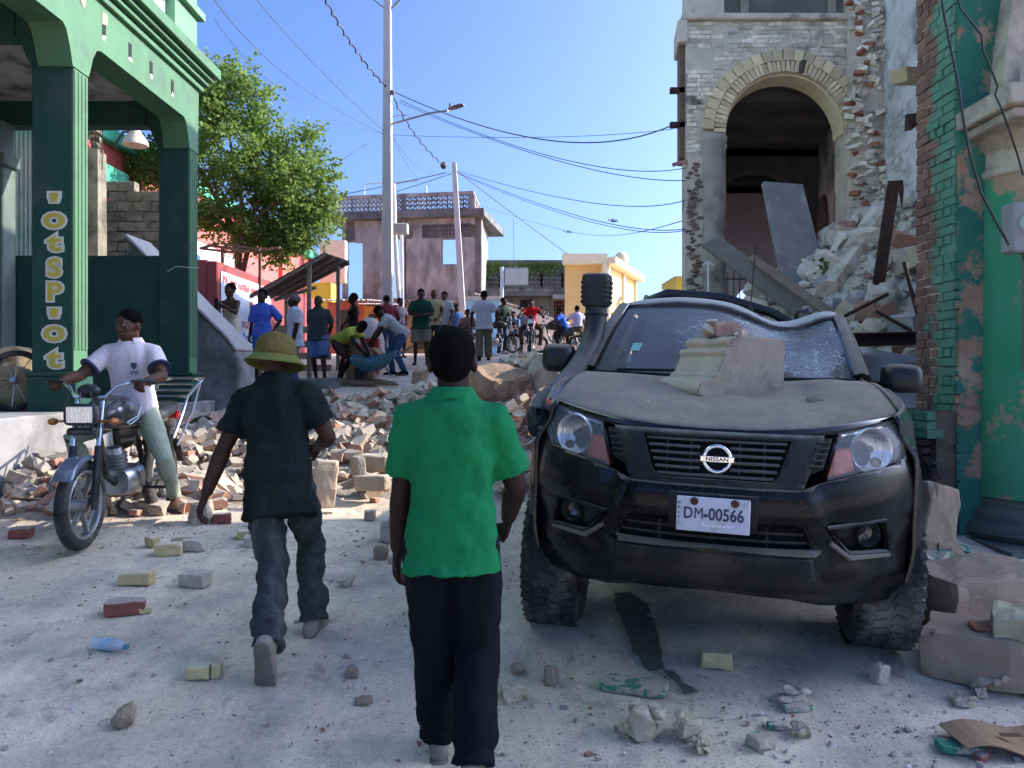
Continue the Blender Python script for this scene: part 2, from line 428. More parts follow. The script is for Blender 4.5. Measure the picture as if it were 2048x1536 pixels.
# cornice of stepped mouldings running the length and returning at the far end
steps = [(.0, 3.84, .05, 3.9), (.0, 3.9, .035, 3.93), (.0, 3.93, .1, 3.97), (.0, 3.97, .085, 4.0), (.0, 4.0, .15, 4.04), (.0, 4.04, .135, 4.06), (0, 4.06, .22, 4.2)]
for k, (a, z0, out, z1) in enumerate(steps):
    b = MB(); b.bb((GX-.3, 2.1, zr(z0)+.001), (GX+out, 10.47+out, zr(z1)))
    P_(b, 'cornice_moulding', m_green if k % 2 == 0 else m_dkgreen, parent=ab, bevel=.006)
b = MB(); b.bb((-10, 2.2, zr(3.62)), (GX-.34, 10.46, zr(3.8))); P_(b, 'ceiling_slab', m_ceil, parent=ab)
for y in ycols:
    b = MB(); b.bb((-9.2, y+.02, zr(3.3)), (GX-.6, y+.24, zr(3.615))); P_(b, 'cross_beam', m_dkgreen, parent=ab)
# upper storey
b = MB(); b.bb((-10, 2.4, zr(4.2)), (-4.5, 10.05, zr(8.6))); up_ = P_(b, 'upper_wall', m_cyan, parent=ab)
b = MB(); b.bb((-10, 10.05, zr(4.2)), (-4.38, 10.75, zr(8.6))); b.bb((-10, 10.0, zr(4.95)), (-4.3, 10.85, zr(5.05))); P_(b, 'end_pilaster', mat('mid_green_paint', (.16, .3, .18), (.13, .25, .15)), parent=ab)
for k in range(16):                                    # pattern-block slots in the upper wall
    y = 7.9+.28*(k % 8); z = 4.35+.32*(k//8)+.16*(k % 2)
    b = MB(); b.bb((-4.505, y, zr(z)), (-4.494, y+.13, zr(z)+.03)); b.build('wall_slot', plain('slot_dark', (.05, .12, .11), .9), up_)
# end wall: low wall, pilaster, lintel
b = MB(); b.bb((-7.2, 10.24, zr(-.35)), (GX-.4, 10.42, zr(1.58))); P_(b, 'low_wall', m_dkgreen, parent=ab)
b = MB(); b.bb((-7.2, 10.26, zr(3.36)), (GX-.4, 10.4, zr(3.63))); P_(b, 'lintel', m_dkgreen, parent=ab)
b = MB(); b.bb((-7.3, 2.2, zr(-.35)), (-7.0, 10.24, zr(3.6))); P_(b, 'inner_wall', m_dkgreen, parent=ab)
b = MB(); b.bb((-7.0, 9.95, zr(-.35)), (-6.55, 10.22, zr(2.7))); b.bb((-7.02, 9.9, zr(2.7)), (-6.5, 10.24, zr(2.86))); b.bb((-7.02, 9.93, zr(2.86)), (-6.58, 10.23, zr(3.3))); P_(b, 'inner_pilaster', mat('grimy_pilaster', (.16, .2, .17), (.08, .12, .1), 3), parent=ab, bevel=.015)
# plinth
b = MB(); b.bb((-10, 1.8, zr(-1.4)), (GX+.06, 10.9, zr(-.355))); P_(b, 'plinth', m_step, parent=ab, bevel=.02)
# lettering on the near column, stacked letters
def text_mesh(t, size, ext, off=0):
    cu = bpy.data.curves.new('t', 'FONT'); cu.body = t; cu.size = size; cu.extrude = ext; cu.offset = off; cu.align_x = 'CENTER'; cu.resolution_u = 3
    ob = bpy.data.objects.new('t', cu); C.objects.link(ob)
    dg = bpy.context.evaluated_depsgraph_get(); me = bpy.data.meshes.new_from_object(ob.evaluated_get(dg))
    bpy.data.objects.remove(ob); return me
def letters(parent, t, M_, size, m, ext=.003, off=0, sx=1, name='letter'):
    me = text_mesh(t, size, ext, off); me.materials.clear(); me.materials.append(m)
    o = bpy.data.objects.new(name, me); C.objects.link(o)
    o.matrix_world = M_ @ Matrix.Diagonal((sx, 1, 1, 1)); o.parent = parent
    return o
m_yel = mat('yellow_sign_paint', (.62, .47, .06), (.5, .4, .08), 9, .7, .1, 40)
m_whp = mat('white_sign_paint', (.72, .69, .62), (.6, .58, .52), 9, .7, .1, 40)
LET = [("'", 430, .24, 1.9), ('o', 455, .245, 1.35), ('t', 501, .2, 1.5), ('S', 552, .2, 1.2), ('P', 600, .2, 1.2), ("'", 661, .24, 1.9), ('o', 681, .245, 1.35), ('t', 734, .215, 1.5)]
for ch, by, sz, sx in LET:                             # by = baseline in the photo
    z = CZ+(HZ-by)/FPX*7.5; xc = (109-1024)/FPX*7.5
    for mm, off, dy in ((m_whp, .026, -.004), (m_yel, .008, -.0085)):
        Mw = Matrix.Translation((xc-ab.location.x, 7.5+dy-ab.location.y, z-ab.location.z)) @ Matrix.Rotation(R(90), 4, 'X')
        letters(ab, ch, Mw, sz*1.2, mm, .002, off, sx)
# tied cord round the far column
b = MB(); p0 = at(335, 543, 10.12); p1 = at(398, 536, 10.1); mid = at(352, 533, 10.1)
b.tube([p0, mid, p1], .006, 5); tag(b.build('cord', plain('pale_cord', (.5, .48, .4))), 'pale cord tied round the far green column', 'cord')

# ---- broken block wall, corrugated fence and lamp seen through the end bay
m_block = mat('old_block', (.3, .26, .19), (.2, .175, .135), 4, .95, .5, 30, dirt=(.07, .06, .05), damt=.5, dscale=2)
bw = thing('broken_block_wall', 'broken concrete block wall with ragged stepped top behind the arcade', 'wall', at(262, 560, 13.2))
rnd = random.Random(3)
for r in range(9):
    for k in range(4):
        px = 206+k*34+(17 if r % 2 else 0); py = 535-r*20
        if px > 318: continue
        top = {0: 372, 1: 372, 2: 395, 3: 415}.get(int((px-200)//34), 420)
        if py < top: continue
        c = at(px+17, py, 13.2)
        b = MB(); b.brick((0, 0, 0), (.285, .18, .163), None, r*7+k, .008); o = b.build('block', m_block, bw, bevel=.008); o.location = c-V(bw.location)
b = MB(); b.bb(at(205, 560, 13.32), at(325, 420, 13.42)); P_(b, 'mortar_core', m_block, parent=bw)
st = thing('column_stub', 'broken concrete column stub with bare reinforcing bars beside block wall', 'column', at(192, 560, 12.6))
b = MB(); b.brick(at(190, 430, 12.6), (.26, .26, 2.1), None, 5, .04); P_(b, 'shaft', m_block, parent=st)
for k in range(4):
    b = MB(); b.tube([at(183+k*7, 340, 12.5), at(184+k*7, 250, 12.5+.02*k)], .009, 5); P_(b, 'reinforcing_bar', RUST(), parent=st)
for k in range(7):
    b = MB(); b.rock(at(178+rnd.random()*26, 250+k*14, 12.55), (.1, .1, .08), k); P_(b, 'broken_concrete', m_block, parent=st)
cf = thing('corrugated_fence', 'white and green corrugated metal sheet fence behind the arcade', 'fence', at(58, 560, 12.2))
m_wsheet = mat('white_green_sheet', (.68, .7, .67), (.34, .58, .4), .6, .5, .05, 30, contrast=.12)
b = MB(); x0 = at(20, 500, 12.2).x; x1 = at(172, 500, 12.2).x
b.grid(lambda u, v: V((lin(x0, x1, u), 12.2+.03*math.sin(u*110), lin(1.2, zr(4.2), v))), 180, 1); P_(b, 'sheet', m_wsheet, parent=cf, smooth=True, angle=180)

# ================================================================== grey curved end wall and red wall with banner
m_stain = mat('stained_cement', (.36, .34, .31), (.27, .255, .23), 3, .9, .3, 30, dirt=(.1, .09, .085), damt=.55, dscale=1.6)
sw = thing('ramp_wall', 'curved grey cement stair wall between green column and red wall', 'wall', at(440, 760, 11.4))
prof = [(-5.6, -.7), (-5.6, 2.0), (-4.62, 1.0), (-4.36, .74), (-4.14, .53), (-4.0, .34), (-3.94, .1), (-3.92, -.7)]
prof = [(x, z) for x, z in prof]
b = MB(); b.prism([(x, zr(z)) for x, z in prof], 11.2, 11.9, lambda u, v, w: V((u, w, v)))
P_(b, 'wall', m_stain, parent=sw, bevel=.06, segs=3, smooth=True)
b = MB(); cp = [(-5.6, 2.0), (-4.62, 1.0), (-4.36, .74), (-4.14, .53), (-4.0, .34)]; b.prism([(x-.004, zr(z)+.004) for x, z in cp]+[(x+.02, zr(z)+.05) for x, z in reversed(cp)], 11.17, 11.93, lambda u, v, w: V((u, w, v)))
P_(b, 'coping', mat('pale_cement', (.45, .42, .38), (.36, .34, .31)), parent=sw, bevel=.015)

m_red = mat('dull_red_paint', (.33, .07, .07), (.27, .055, .055), 2, .8, .12, 40, dirt=(.2, .08, .075), damt=.25)
m_coral = mat('coral_red_paint', (.62, .13, .11), (.56, .11, .095), 1.5, .8, .08, 40, dirt=(.45, .12, .1), damt=.2)
rw = thing('red_wall', 'dark red boundary wall carrying the white printed banner', 'wall', (-5.8, 14.7, 1.4))
b = MB(); b.bb((-5.8, 14.7, 1.0), (-5.6, 22.5, zr(2.17))); P_(b, 'street_side', m_red, parent=rw, bevel=.02)
b = MB(); b.bb((-9, 14.72, 1.0), (-5.8, 14.9, zr(2.2))); P_(b, 'return_side', m_red, parent=rw, bevel=.02)
bn = thing('banner', 'white printed banner with red and blue lettering on the red wall', 'banner', (-5.585, 16.2, zr(1.2)))
b = MB(); b.grid(lambda u, v: V((-5.585+.008*math.sin(u*14), lin(14.85, 17.9, u), lin(zr(.45), zr(2.0), v))), 24, 3); P_(b, 'sheet', mat('white_vinyl', (.62, .66, .74), (.54, .58, .68), 1.5, .5, .03), parent=bn, smooth=True, angle=180)
m_rt = plain('red_print', (.55, .05, .05), .6); m_bt = plain('blue_print', (.07, .1, .33), .6)
for t, y, z, sz, m_ in (('PA', 15.05, 1.78, .2, m_rt), ('JETE', 15.5, 1.74, .19, m_rt), ('FATRA', 16.1, 1.74, .19, m_rt), ('NAN', 16.75, 1.74, .19, m_rt), ('LA', 17.25, 1.74, .19, m_bt), ('ML', 16.55, 1.43, .2, m_rt), ('SO', 17.0, 1.4, .2, m_rt), ('EGZ', 16.2, .98, .2, m_rt), ('Kenbe', 16.35, .72, .24, m_bt), ('mi', 16.35, .53, .14, m_bt), ('366 800', 16.9, .53, .13, m_bt)):
    Mw = Matrix.Translation((-5.585+.014-bn.location.x, y-bn.location.y, zr(z)-bn.location.z)) @ Matrix.Rotation(R(90), 4, 'Z') @ Matrix.Rotation(R(90), 4, 'X')
    letters(bn, t, Mw, sz, m_, .001, .004, 1.1, 'lettering')
rb = thing('red_building', 'long coral red building with green roof trim behind the tree', 'building', (-9.2, 24, 2.2))
b = MB(); b.bb((-20, 15.5, 1), (-9.2, 36, zr(5.25))); P_(b, 'wall', m_coral, parent=rb)
b = MB(); b.bb((-9.6, 15.4, zr(5.25)), (-9.0, 36.2, zr(5.6))); P_(b, 'roof_trim', mat('mint_trim', (.08, .42, .25), (.06, .36, .22)), parent=rb, bevel=.03)
b = MB(); b.bb((-9.2, 19, 1), (-9.16, 25.5, zr(3.9))); wm = P_(b, 'white_panel', mat('white_wall_paint', (.72, .7, .66), (.62, .6, .56)), parent=rb)
b = MB(); b.bb((-9.16, 22.2, zr(2.9)), (-9.14, 22.7, zr(3.5))); b.build('blue_emblem', plain('blue_paint', (.05, .14, .5)), wm)
for y in (18.9, 25.6, 30.5):
    b = MB(); b.bb((-9.2, y, 1), (-9.05, y+.35, zr(5.24))); P_(b, 'pilaster', m_coral, parent=rb)
b = MB(); b.bb((-9.15, 16.0, zr(4.0)), (-8.6, 17.4, zr(4.5))); P_(b, 'canopy', mat('mint_trim', (.08, .42, .25)), parent=rb, bevel=.03)
b = MB(); q = at(232, 300, 16.3); b.tube([q, q+V((0, 0, .15)), q+V((.15, 0, .38)), q+V((.5, 0, .4))], .025, 8)
fx = P_(b, 'lamp_arm', plain('dark_iron', (.05, .045, .04), .6), parent=rb)
b = MB(); b.lathe([(.05, .38), (.09, .36), (.1, .2), (.24, .0), (.26, -.1), (.2, -.12), (.02, -.12)], 16, at(271, 277, 16.3)+V((0, 0, -.05))); o = P_(b, 'lamp_shade', mat('cream_enamel', (.62, .52, .4), (.55, .46, .36), 5, .5), parent=rb, smooth=True)
# ================================================================== green brick corner building, right
m_pbrick = painted_brick('flaking_green_brick', (.22, .12, .09), (.16, .09, .07), (.085, .22, .145), (.12, .265, .185), .48, .55, ('Y', 6.55, 6.05))
m_mortar = painted_brick('flaking_green_mortar', (.6, .49, .35), (.47, .385, .28), (.09, .2, .135), (.12, .24, .17), .47, .54, ('Y', 6.55, 6.05))
m_gcol = painted_brick('flaking_green_plaster', (.45, .31, .2), (.33, .24, .165), (.035, .26, .12), (.06, .27, .16), .43, .47, None, 1.6)
m_dgs = painted_brick('flaking_dark_green', (.24, .14, .09), (.3, .23, .16), (.02, .13, .09), (.03, .16, .11), .44, .5, None, 3)
m_stone = mat('cream_stone', (.5, .44, .34), (.38, .33, .26), 4, .9, .35, 35, dirt=(.13, .115, .1), damt=.45, dscale=2.5)
cb = thing('corner_building', 'green flaking brick corner building with round column at right edge', 'building', (5.5, 6.4, .4))
PX, PY0, PY1 = 3.40, 6.0, 6.57
b = MB(); b.bb((PX+.045, PY0+.02, .3), (4.6, PY1, 8.3)); core = P_(b, 'pier', m_mortar, parent=cb)
lay_bricks(core, (PX+.04, PY1, .85), (0, -1, 0), (-1, 0, 0), PY1-PY0, 5.6, m_pbrick, limit=285, key='pier', proud=.012, bl=.2, bh=.063, joint=.011,
           mask=lambda u, v: not (u < .2 and v < .32 and random.random() < .5))
# wider broken foot of the pier
foot = P_(MB().bb((PX-.12, PY0-.02, .3), (PX+.2, PY1+.03, 1.62)), 'pier_foot', mat('dark_rubble_core', (.13, .1, .085), (.06, .055, .05), 8, .95, .8, 20), parent=cb)
rnd = random.Random(5)
for k in range(60):
    y = rnd.uniform(PY0, PY1); z = rnd.uniform(.6, 1.62)
    b = MB(); b.rock((PX-.12, y, z), (rnd.uniform(.03, .07), rnd.uniform(.05, .1), rnd.uniform(.03, .05)), k)
    b.build('broken_brick', mat('sooty_brick', (.14, .08, .065), (.07, .06, .06), 8, .95, .4, 40, rand=.4), foot)
for k, (y, z) in enumerate([(y, z) for z in (1.58, 1.51, 1.44) for y in (6.08, 6.29, 6.5)]):
    b = MB(); b.brick((PX-.13, y, z), (.12, .2, .063), None, k, .008); b.build('brick', m_pbrick, foot)
# strip of front face beside the column
b = MB(); b.bb((PX+.05, PY0-.035, .5), (3.78, PY0+.02, 8.3)); fr = P_(b, 'front_strip', m_dgs, parent=cb)
lay_bricks(fr, (PX+.03, PY0-.03, 1.0), (1, 0, 0), (0, -1, 0), .36, 2.2, m_dgs, limit=70, key='strip', bl=.2, bh=.063, joint=.011, mask=lambda u, v: v < 1.0 or (1.4 < v < 1.75))
# engaged round column: plinth, torus base, shaft, capital
cx, cy = 4.2, 6.1
b = MB(); b.lathe([(.6, .95), (.6, 1.2), (.585, 2.2), (.57, 3.42)], 48, (cx, cy, 0)); P_(b, 'column_shaft', m_gcol, parent=cb, smooth=True)
b = MB(); b.bb((cx-.72, cy-.72, .3), (cx+.72, cy+.5, .66)); b.lathe([(.6, .64), (.68, .66), (.715, .71), (.70, .77), (.65, .8), (.655, .84), (.635, .88), (.6, .9), (.6, .97)], 48, (cx, cy, 0)); P_(b, 'column_base', mat('grimy_green_grey', (.12, .14, .12), (.08, .1, .09), 4, .85, .3, 30, dirt=(.2, .18, .15), damt=.3), parent=cb, smooth=True)
b = MB(); b.lathe([(.57, 3.4), (.6, 3.42), (.59, 3.46), (.565, 3.47), (.565, 3.6), (.6, 3.62), (.66, 3.7), (.68, 3.72)], 48, (cx, cy, 0)); b.bb((cx-.70, cy-.70, 3.705), (cx+.7, cy+.4, 3.78)); b.bb((cx-.755, cy-.755, 3.782), (cx+.75, cy+.4, 3.93)); P_(b, 'capital', m_stone, parent=cb, smooth=True, bevel=.012)
# arch springing above the capital and brick filling
arc = [(cx-.52+.07*t+.42*t*t, 3.93+2.2*t) for t in [i/10 for i in range(11)]]
for off, wid, mm, dy, nm in ((0, .12, m_stone, -.3, 'arch_moulding'), (.125, .1, m_stone, -.26, 'arch_moulding'), (.23, .18, mat('worn_brick_arch', (.4, .22, .14), (.5, .42, .3), 5, .9, .5, 30), -.22, 'arch_brick_ring')):
    b = MB(); poly = [(x+off, z) for x, z in arc]+[(x+off+wid, z) for x, z in reversed(arc)]
    b.prism(poly, cy+dy, 6.2, lambda u, v, w: V((u, w, v))); P_(b, nm, mm, parent=cb)
b = MB(); b.bb((3.8, 6.0, 3.9), (3.95, 6.2, 8.3)); P_(b, 'arch_jamb', m_dgs, parent=cb)
b = MB(); b.bb((cx-.3, 5.92, 3.93), (9.0, 6.4, 8.3)); fill = P_(b, 'upper_infill', mat('rough_mortar', (.3, .25, .21), (.2, .16, .14), 5, .95, .6, 25), parent=cb)
lay_bricks(fill, (cx-.25, 5.91, 3.95), (1, 0, 0), (0, -1, 0), 1.15, 1.6, mat('dark_red_brick', (.2, .05, .035), (.12, .04, .03), 5, .9, .5, 40, rand=.35, dirt=(.3, .25, .21), damt=.28, dscale=7), limit=140, key='fill', bl=.22, bh=.068, joint=.016)
# main body set back behind the arcade
m_wallp = mat('pale_plaster', (.48, .46, .42), (.36, .35, .33), 1.6, .9, .3, 20, dirt=(.2, .19, .18), damt=.4)
b = MB(); b.bb((5.6, 6.6, .4), (12, 8.35, 8.3)); P_(b, 'rear_block', m_wallp, parent=cb)
b = MB(); b.bb((9.0, 6.0, 0), (27, 9.0, 9.8)); P_(b, 'unseen_shade_wall', m_wallp, parent=cb)  # added wall out of view, long and tall enough to shade the foreground
b = MB(); b.bb((4.8, 6.1, .4), (9.0, 6.5, 3.93)); P_(b, 'ground_wall', m_wallp, parent=cb)
# yellow timber end poking out beyond the pier
b = MB(); b.bar(at(1825, 138, 7.6)+V((.3, .2, 0)), at(1797, 152, 7.4), .16, .13); P_(b, 'balcony_beam', mat('cream_timber', (.5, .4, .24), (.4, .32, .2)), parent=cb)
b = MB(); b.rock(at(1826, 250, 7.2), (.08, .08, .12), 4); P_(b, 'bracket_stub', RUST(), parent=cb)
mb_ = thing('meter_box', 'grey electric meter box fixed on the green round column', 'meter', at(2045, 455, 5.42))
q = at(2045, 455, 5.42)
b = MB(); b.bb((q.x-.1, q.y-.05, q.z-.18), (q.x+.12, q.y+.09, q.z+.17)); P_(b, 'case', mat('grey_enamel', (.28, .29, .28), (.22, .23, .22), 6, .5), parent=mb_, bevel=.015)
b = MB(); b.lathe([(.0, .035), (.065, .03), (.075, 0), (.075, -.04)], 20, (q.x+.02, q.y-.065, q.z+.02), rotm(90)); P_(b, 'dial', glass('meter_glass', (.5, .55, .55), .1, 0, 1), parent=mb_, smooth=True)
b = MB(); b.tube([(q.x+.03, q.y+.02, q.z-.18), (q.x+.03, q.y+.02, q.z-1.0)], .02, 8); P_(b, 'conduit', plain('conduit_brown', (.16, .12, .1)), parent=mb_, smooth=True)
def wire(label, pts, r=.008, cat='cable', m=None, name='cable', group=None):
    b = MB(); b.tube(pts, r, 6); return tag(b.build(name, m or plain('black_cable', (.015, .015, .017), .6), smooth=True), label, cat, group)
wire('black cable hanging down the green pier to the meter box', [at(*p) for p in ((1882, -20, 5.3), (1885, 10, 5.3), (1900, 90, 5.3), (1916, 165, 5.25), (1925, 230, 5.2), (1940, 310, 5.25), (1962, 385, 5.3), (1990, 440, 5.35), (2018, 490, 5.36))], .009)
wire('thin kinked wire crossing the red brick infill above the capital', [at(*p) for p in ((1915, -10, 5.2), (1920, 15, 5.2), (1963, 70, 5.2), (1966, 100, 5.25), (1985, 145, 5.25), (1995, 172, 5.25), (1990, 190, 5.2), (2002, 215, 5.1), (2020, 265, 5.1), (2035, 310, 5.2), (2046, 350, 5.25))], .007)

# ================================================================== ruined brick arcade building, right middle
AY = 12.0
m_wbrick = mat('whitewashed_brick', (.82, .73, .59), (.68, .6, .48), 3, .92, .5, 40, rand=.25, dirt=(.16, .135, .115), damt=.22, dscale=1.3, world_co=True)
vary(m_wbrick, [(6, 6, .4, .62, 1.1, .72)])
m_ybrick = mat('yellow_brick', (.7, .57, .38), (.58, .47, .31), 4, .92, .5, 40, rand=.22)
m_core = mat('grey_mortar_core', (.66, .58, .48), (.5, .44, .365), 4, .95, .7, 20, dirt=(.1, .09, .08), damt=.22)
m_plas = mat('bluish_plaster', (.74, .72, .7), (.6, .58, .57), 1.3, .9, .35, 22, dirt=(.2, .19, .19), damt=.4)
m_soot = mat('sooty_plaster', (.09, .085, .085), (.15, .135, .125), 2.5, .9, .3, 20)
def P_(b, name, m, **k):
    par = k.pop('parent'); sh_ = k.pop('shear', False)
    if par.name.startswith('ruined_arcade') or sh_:
        for q in b.v: q.x += max(0, q.y-12.3)*.235
    o = b.build(name, m, par, **k); o.location = -V(par.location); return o
ar = thing('ruined_arcade', 'ruined brick arcade building with tall round arch beside rubble', 'building', (4.2, 13, 1.4))
acx, acz, arad = 4.235, zr(3.76), .935
# street pier and wall above the arch, in one plane pierced by the arch
def arch_outline():
    top = 9.2; L_, R_ = 2.70, 5.25
    pts = [(L_, 1.0), (L_, top), (R_, top), (R_, 1.0), (acx+arad, 1.0)]
    pts += [(acx+arad*math.cos(a), acz+arad*math.sin(a)) for a in [math.pi*i/20 for i in range(21)]]
    return pts+[(acx-arad, 1.0)]
b = MB(); b.prism(arch_outline(), AY+.03, AY+.5, lambda u, v, w: V((u, w, v)))
fa = P_(b, 'arch_wall', m_core, parent=ar)
def amask(u, v):
    x, z = 2.72+u, 4.6+v
    if z > zr(5.48): return False
    if z > zr(5.05) and 3.2 < x: pass
    d = math.hypot(x-acx, z-acz)
    if z >= acz and d < arad+.36: return False
    if z < acz and abs(x-acx) < arad+.02: return False
    if x > 5.1: return False
    if z < 5.35 : return False
    if 2.78 < x < 3.2 and (5.1+1.9) > z > (5.1+1.55): return False
    if noise.noise(V((x*2.3, z*2.3, 5)))+.35*noise.noise(V((x*9, z*9, 1))) > .34: return False
    return True
lay_bricks(fa, (2.72, AY+.03, 4.6), (1, 0, 0), (0, -1, 0), 2.5, 3.2, m_wbrick, limit=300, key='arch', bl=.2, bh=.056, joint=.012, mask=amask, bond=False, proud=.014)
for k in range(46):                                    # voussoirs in two rings
    a = math.pi*(k+.5)/46
    for r0, r1 in ((arad+.005, arad+.17), (arad+.178, arad+.35)):
        if r1 > arad+.2 and k % 2: continue
        if r1 < arad+.2 and (k+1) % 2 and False: continue
        rm = (r0+r1)/2; w = math.pi*rm/46*(.86 if r1 < arad+.2 else 1.86)
        b = MB(); b.brick((0, 0, 0), (r1-r0, .09, w-.004), None, k, .004)
        o = b.build('voussoir', m_ybrick, fa); o.location = (acx+rm*math.cos(a), AY+.02-.015*((k*7) % 3)/2, acz+rm*math.sin(a)); o.rotation_euler = (0, -a, 0)
b = MB(); b.prism([(acx+(arad-.0)*math.cos(a), acz+(arad-.0)*math.sin(a)) for a in [math.pi*i/20 for i in range(21)]]+[(acx+(arad-.03)*math.cos(a), acz+(arad-.03)*math.sin(a)) for a in [math.pi*(20-i)/20 for i in range(21)]], AY+.05, AY+.5, lambda u, v, w: V((u, w, v)))
P_(b, 'arch_soffit', m_ybrick, parent=ar)
b = MB(); b.bar(at(1602, 146, 11.9), at(1608, 120, 11.85), .05, .06); P_(b, 'arch_peg', plain('dark_timber', (.06, .05, .045)), parent=ar)
# ledge and upper floor
b = MB(); b.bb((2.62, AY-.06, zr(5.5)), (5.3, AY+.5, zr(5.6))); P_(b, 'ledge', m_core, parent=ar, bevel=.02)
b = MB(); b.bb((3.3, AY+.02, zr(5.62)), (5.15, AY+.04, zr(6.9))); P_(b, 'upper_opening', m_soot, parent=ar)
for x in (3.55, 4.9):
    b = MB(); b.bb((x, AY-.01, zr(5.62)), (x+.12, AY+.02, zr(6.9))); P_(b, 'shutter_frame', mat('old_timber', (.3, .27, .23), (.2, .18, .15)), parent=ar)
b = MB(); b.bb((2.56, AY-.05, zr(5.15)), (2.72, AY+.7, zr(5.5))); P_(b, 'cornice_return', m_core, parent=ar, bevel=.02)
b = MB(); b.bb((2.62, AY+.1, zr(3.4)), (2.70, AY+.6, zr(5.2))); P_(b, 'street_trim', mat('brown_trim', (.2, .12, .09), (.14, .09, .07)), parent=ar)
for z in (4.42, 3.88):
    b = MB(); b.bb((2.48, AY+.1, zr(z)), (2.72, AY+.18, zr(z)+.085)); P_(b, 'beam_stub', RUST(), parent=ar)
b = MB(); b.bar(at(1345, 330, 12), at(1372, 322, 12), .05, .05); P_(b, 'beam_stub', mat('pinkish_stub', (.4, .2, .17)), parent=ar)
# street pier: round column half buried in broken brick
b = MB(); b.lathe([(.20, 1.0), (.20, 5.5), (.215, 5.52), (.215, 5.58), (.19, 5.62)], 20, (3.13, AY+.06, 0)); P_(b, 'round_column', mat('grey_render', (.4, .375, .345), (.3, .28, .26), 2.5, .9, .3, 25, dirt=(.08, .075, .07), damt=.4), parent=ar, smooth=True)
rnd = random.Random(12)
rb_ = P_(MB().bb((2.73, AY-.02, 1.0), (2.95, AY+.03, 5.3)), 'broken_face', m_core, parent=ar)
for k in range(95):
    z = 1.9+3.3*(k/95); b = MB(); b.rock((rnd.uniform(2.72, 2.92), AY-.02, z), (rnd.uniform(.04, .09), .04, rnd.uniform(.02, .035)), k)
    b.build('broken_brick', mat('dark_pier_brick', (.26, .2, .16), (.15, .1, .085), 6, .95, .4, 40, rand=.4), rb_)
# inner wall, parallel to the street, with doorways; the near end is torn off
b = MB(); b.bb((5.72, 10.95, 1.0), (6.3, 12.3, 9.2)); pw = P_(b, 'plaster_wall', m_plas, parent=ar)
lay_bricks(pw, (5.725, 12.0, zr(2.4)), (0, -1, 0), (-1, 0, 0), 1.0, 1.6, mat('grey_blue_brick', (.56, .53, .5), (.45, .43, .41), 4, .9, .4, 40, rand=.2), limit=80, key='pw', mask=lambda u, v: random.random() < .75, proud=.01)
b = MB(); b.bb((5.5, 12.3, 1.0), (6.3, 24, 9.2)); P_(b, 'inner_wall', mat('cream_grey_wall', (.66, .58, .48), (.5, .44, .37), 1.6, .9, .3, 20, dirt=(.1, .085, .075), damt=.4), parent=ar)
m_door = mat('brown_door', (.17, .1, .075), (.1, .06, .05), 5, .7, .3, 30, stretch=(1, 1, .2))
for y in (13.1, 15.0, 17.0):
    b = MB(); pts = [(y, 1.2), (y, 5.0)]+[(y+.5-.5*math.cos(math.pi*i/8), 5.0+.5*math.sin(math.pi*i/8)) for i in range(1, 8)]+[(y+1.0, 5.0), (y+1.0, 1.2)]
    b.prism(pts, 5.44, 5.52, lambda u, v, w: V((w, u, v))); P_(b, 'doorway', m_door, parent=ar)
tear = P_(MB().bb((5.2, AY-.1, 1.0), (5.75, AY+.35, 9.2)), 'torn_pier', m_core, parent=ar)
m_tornr = mat('torn_red_brick', (.34, .13, .08), (.26, .11, .08), 5, .95, .5, 30, rand=.3)
m_torn = mat('torn_masonry', (.8, .72, .6), (.62, .55, .46), 5, .95, .6, 30, rand=.3, dirt=(.22, .1, .07), damt=.2, dscale=4)
for k in range(300):
    z = 1.6+6.6*k/300; x = 5.2+.52*rnd.random()+.06*math.sin(z*3)
    b = MB(); rr = rnd.uniform(.04, .085); p = V((x, AY-.09-.04*rnd.random(), z)); ro = rotm(rnd.uniform(-25, 25), rnd.uniform(-20, 20), rnd.uniform(-40, 40))
    if k % 3: b.brick(p, (rr*1.8, .14, .06), ro, k, .018)
    else: b.rock(p, (rr, .08, rr*.5), k+900, ro)
    b.build('torn_stone', m_torn if k % 7 else m_tornr, tear)
# gallery ceiling, outer piers and the second arch inside
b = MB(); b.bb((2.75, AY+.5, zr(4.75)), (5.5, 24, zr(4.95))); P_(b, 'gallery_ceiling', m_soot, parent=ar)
for k in range(7):
    b = MB(); b.bb((2.9, 12.9+k*1.1, zr(4.58)), (5.5, 13.02+k*1.1, zr(4.748))); P_(b, 'ceiling_joist', m_soot, parent=ar)
b = MB(); pts = [(2.75, 1.0), (2.75, zr(4.74)), (5.5, zr(4.74)), (5.5, 1.0), (5.2, 1.0)]+[(4.2+1.0*math.cos(math.pi*i/16), zr(3.3)+1.0*math.sin(math.pi*i/16)) for i in range(17)]+[(3.2, 1.0)]
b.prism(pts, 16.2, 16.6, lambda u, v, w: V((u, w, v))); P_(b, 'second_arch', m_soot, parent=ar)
b = MB(); pts = [(2.75, 1.0), (2.75, zr(4.74)), (5.5, zr(4.74)), (5.5, 1.0), (5.1, 1.0)]+[(4.5+.6*math.cos(math.pi*i/16), zr(1.7)+.6*math.sin(math.pi*i/16)) for i in range(17)]+[(3.9, 1.0)]
b.prism(pts, 19.5, 19.8, lambda u, v, w: V((u, w, v))); P_(b, 'third_arch', mat('lilac_plaster', (.8, .68, .7), (.7, .6, .62)), parent=ar)
for y in (16.3, 19.5, 23):
    b = MB(); b.bb((2.72, y, 1), (3.2, y+.5, zr(4.7))); P_(b, 'street_pier', m_core, parent=ar)
b = MB(); b.bb((2.72, AY+.5, zr(3.4)), (3.1, 24, 9.2)); P_(b, 'street_wall', m_core, parent=ar)
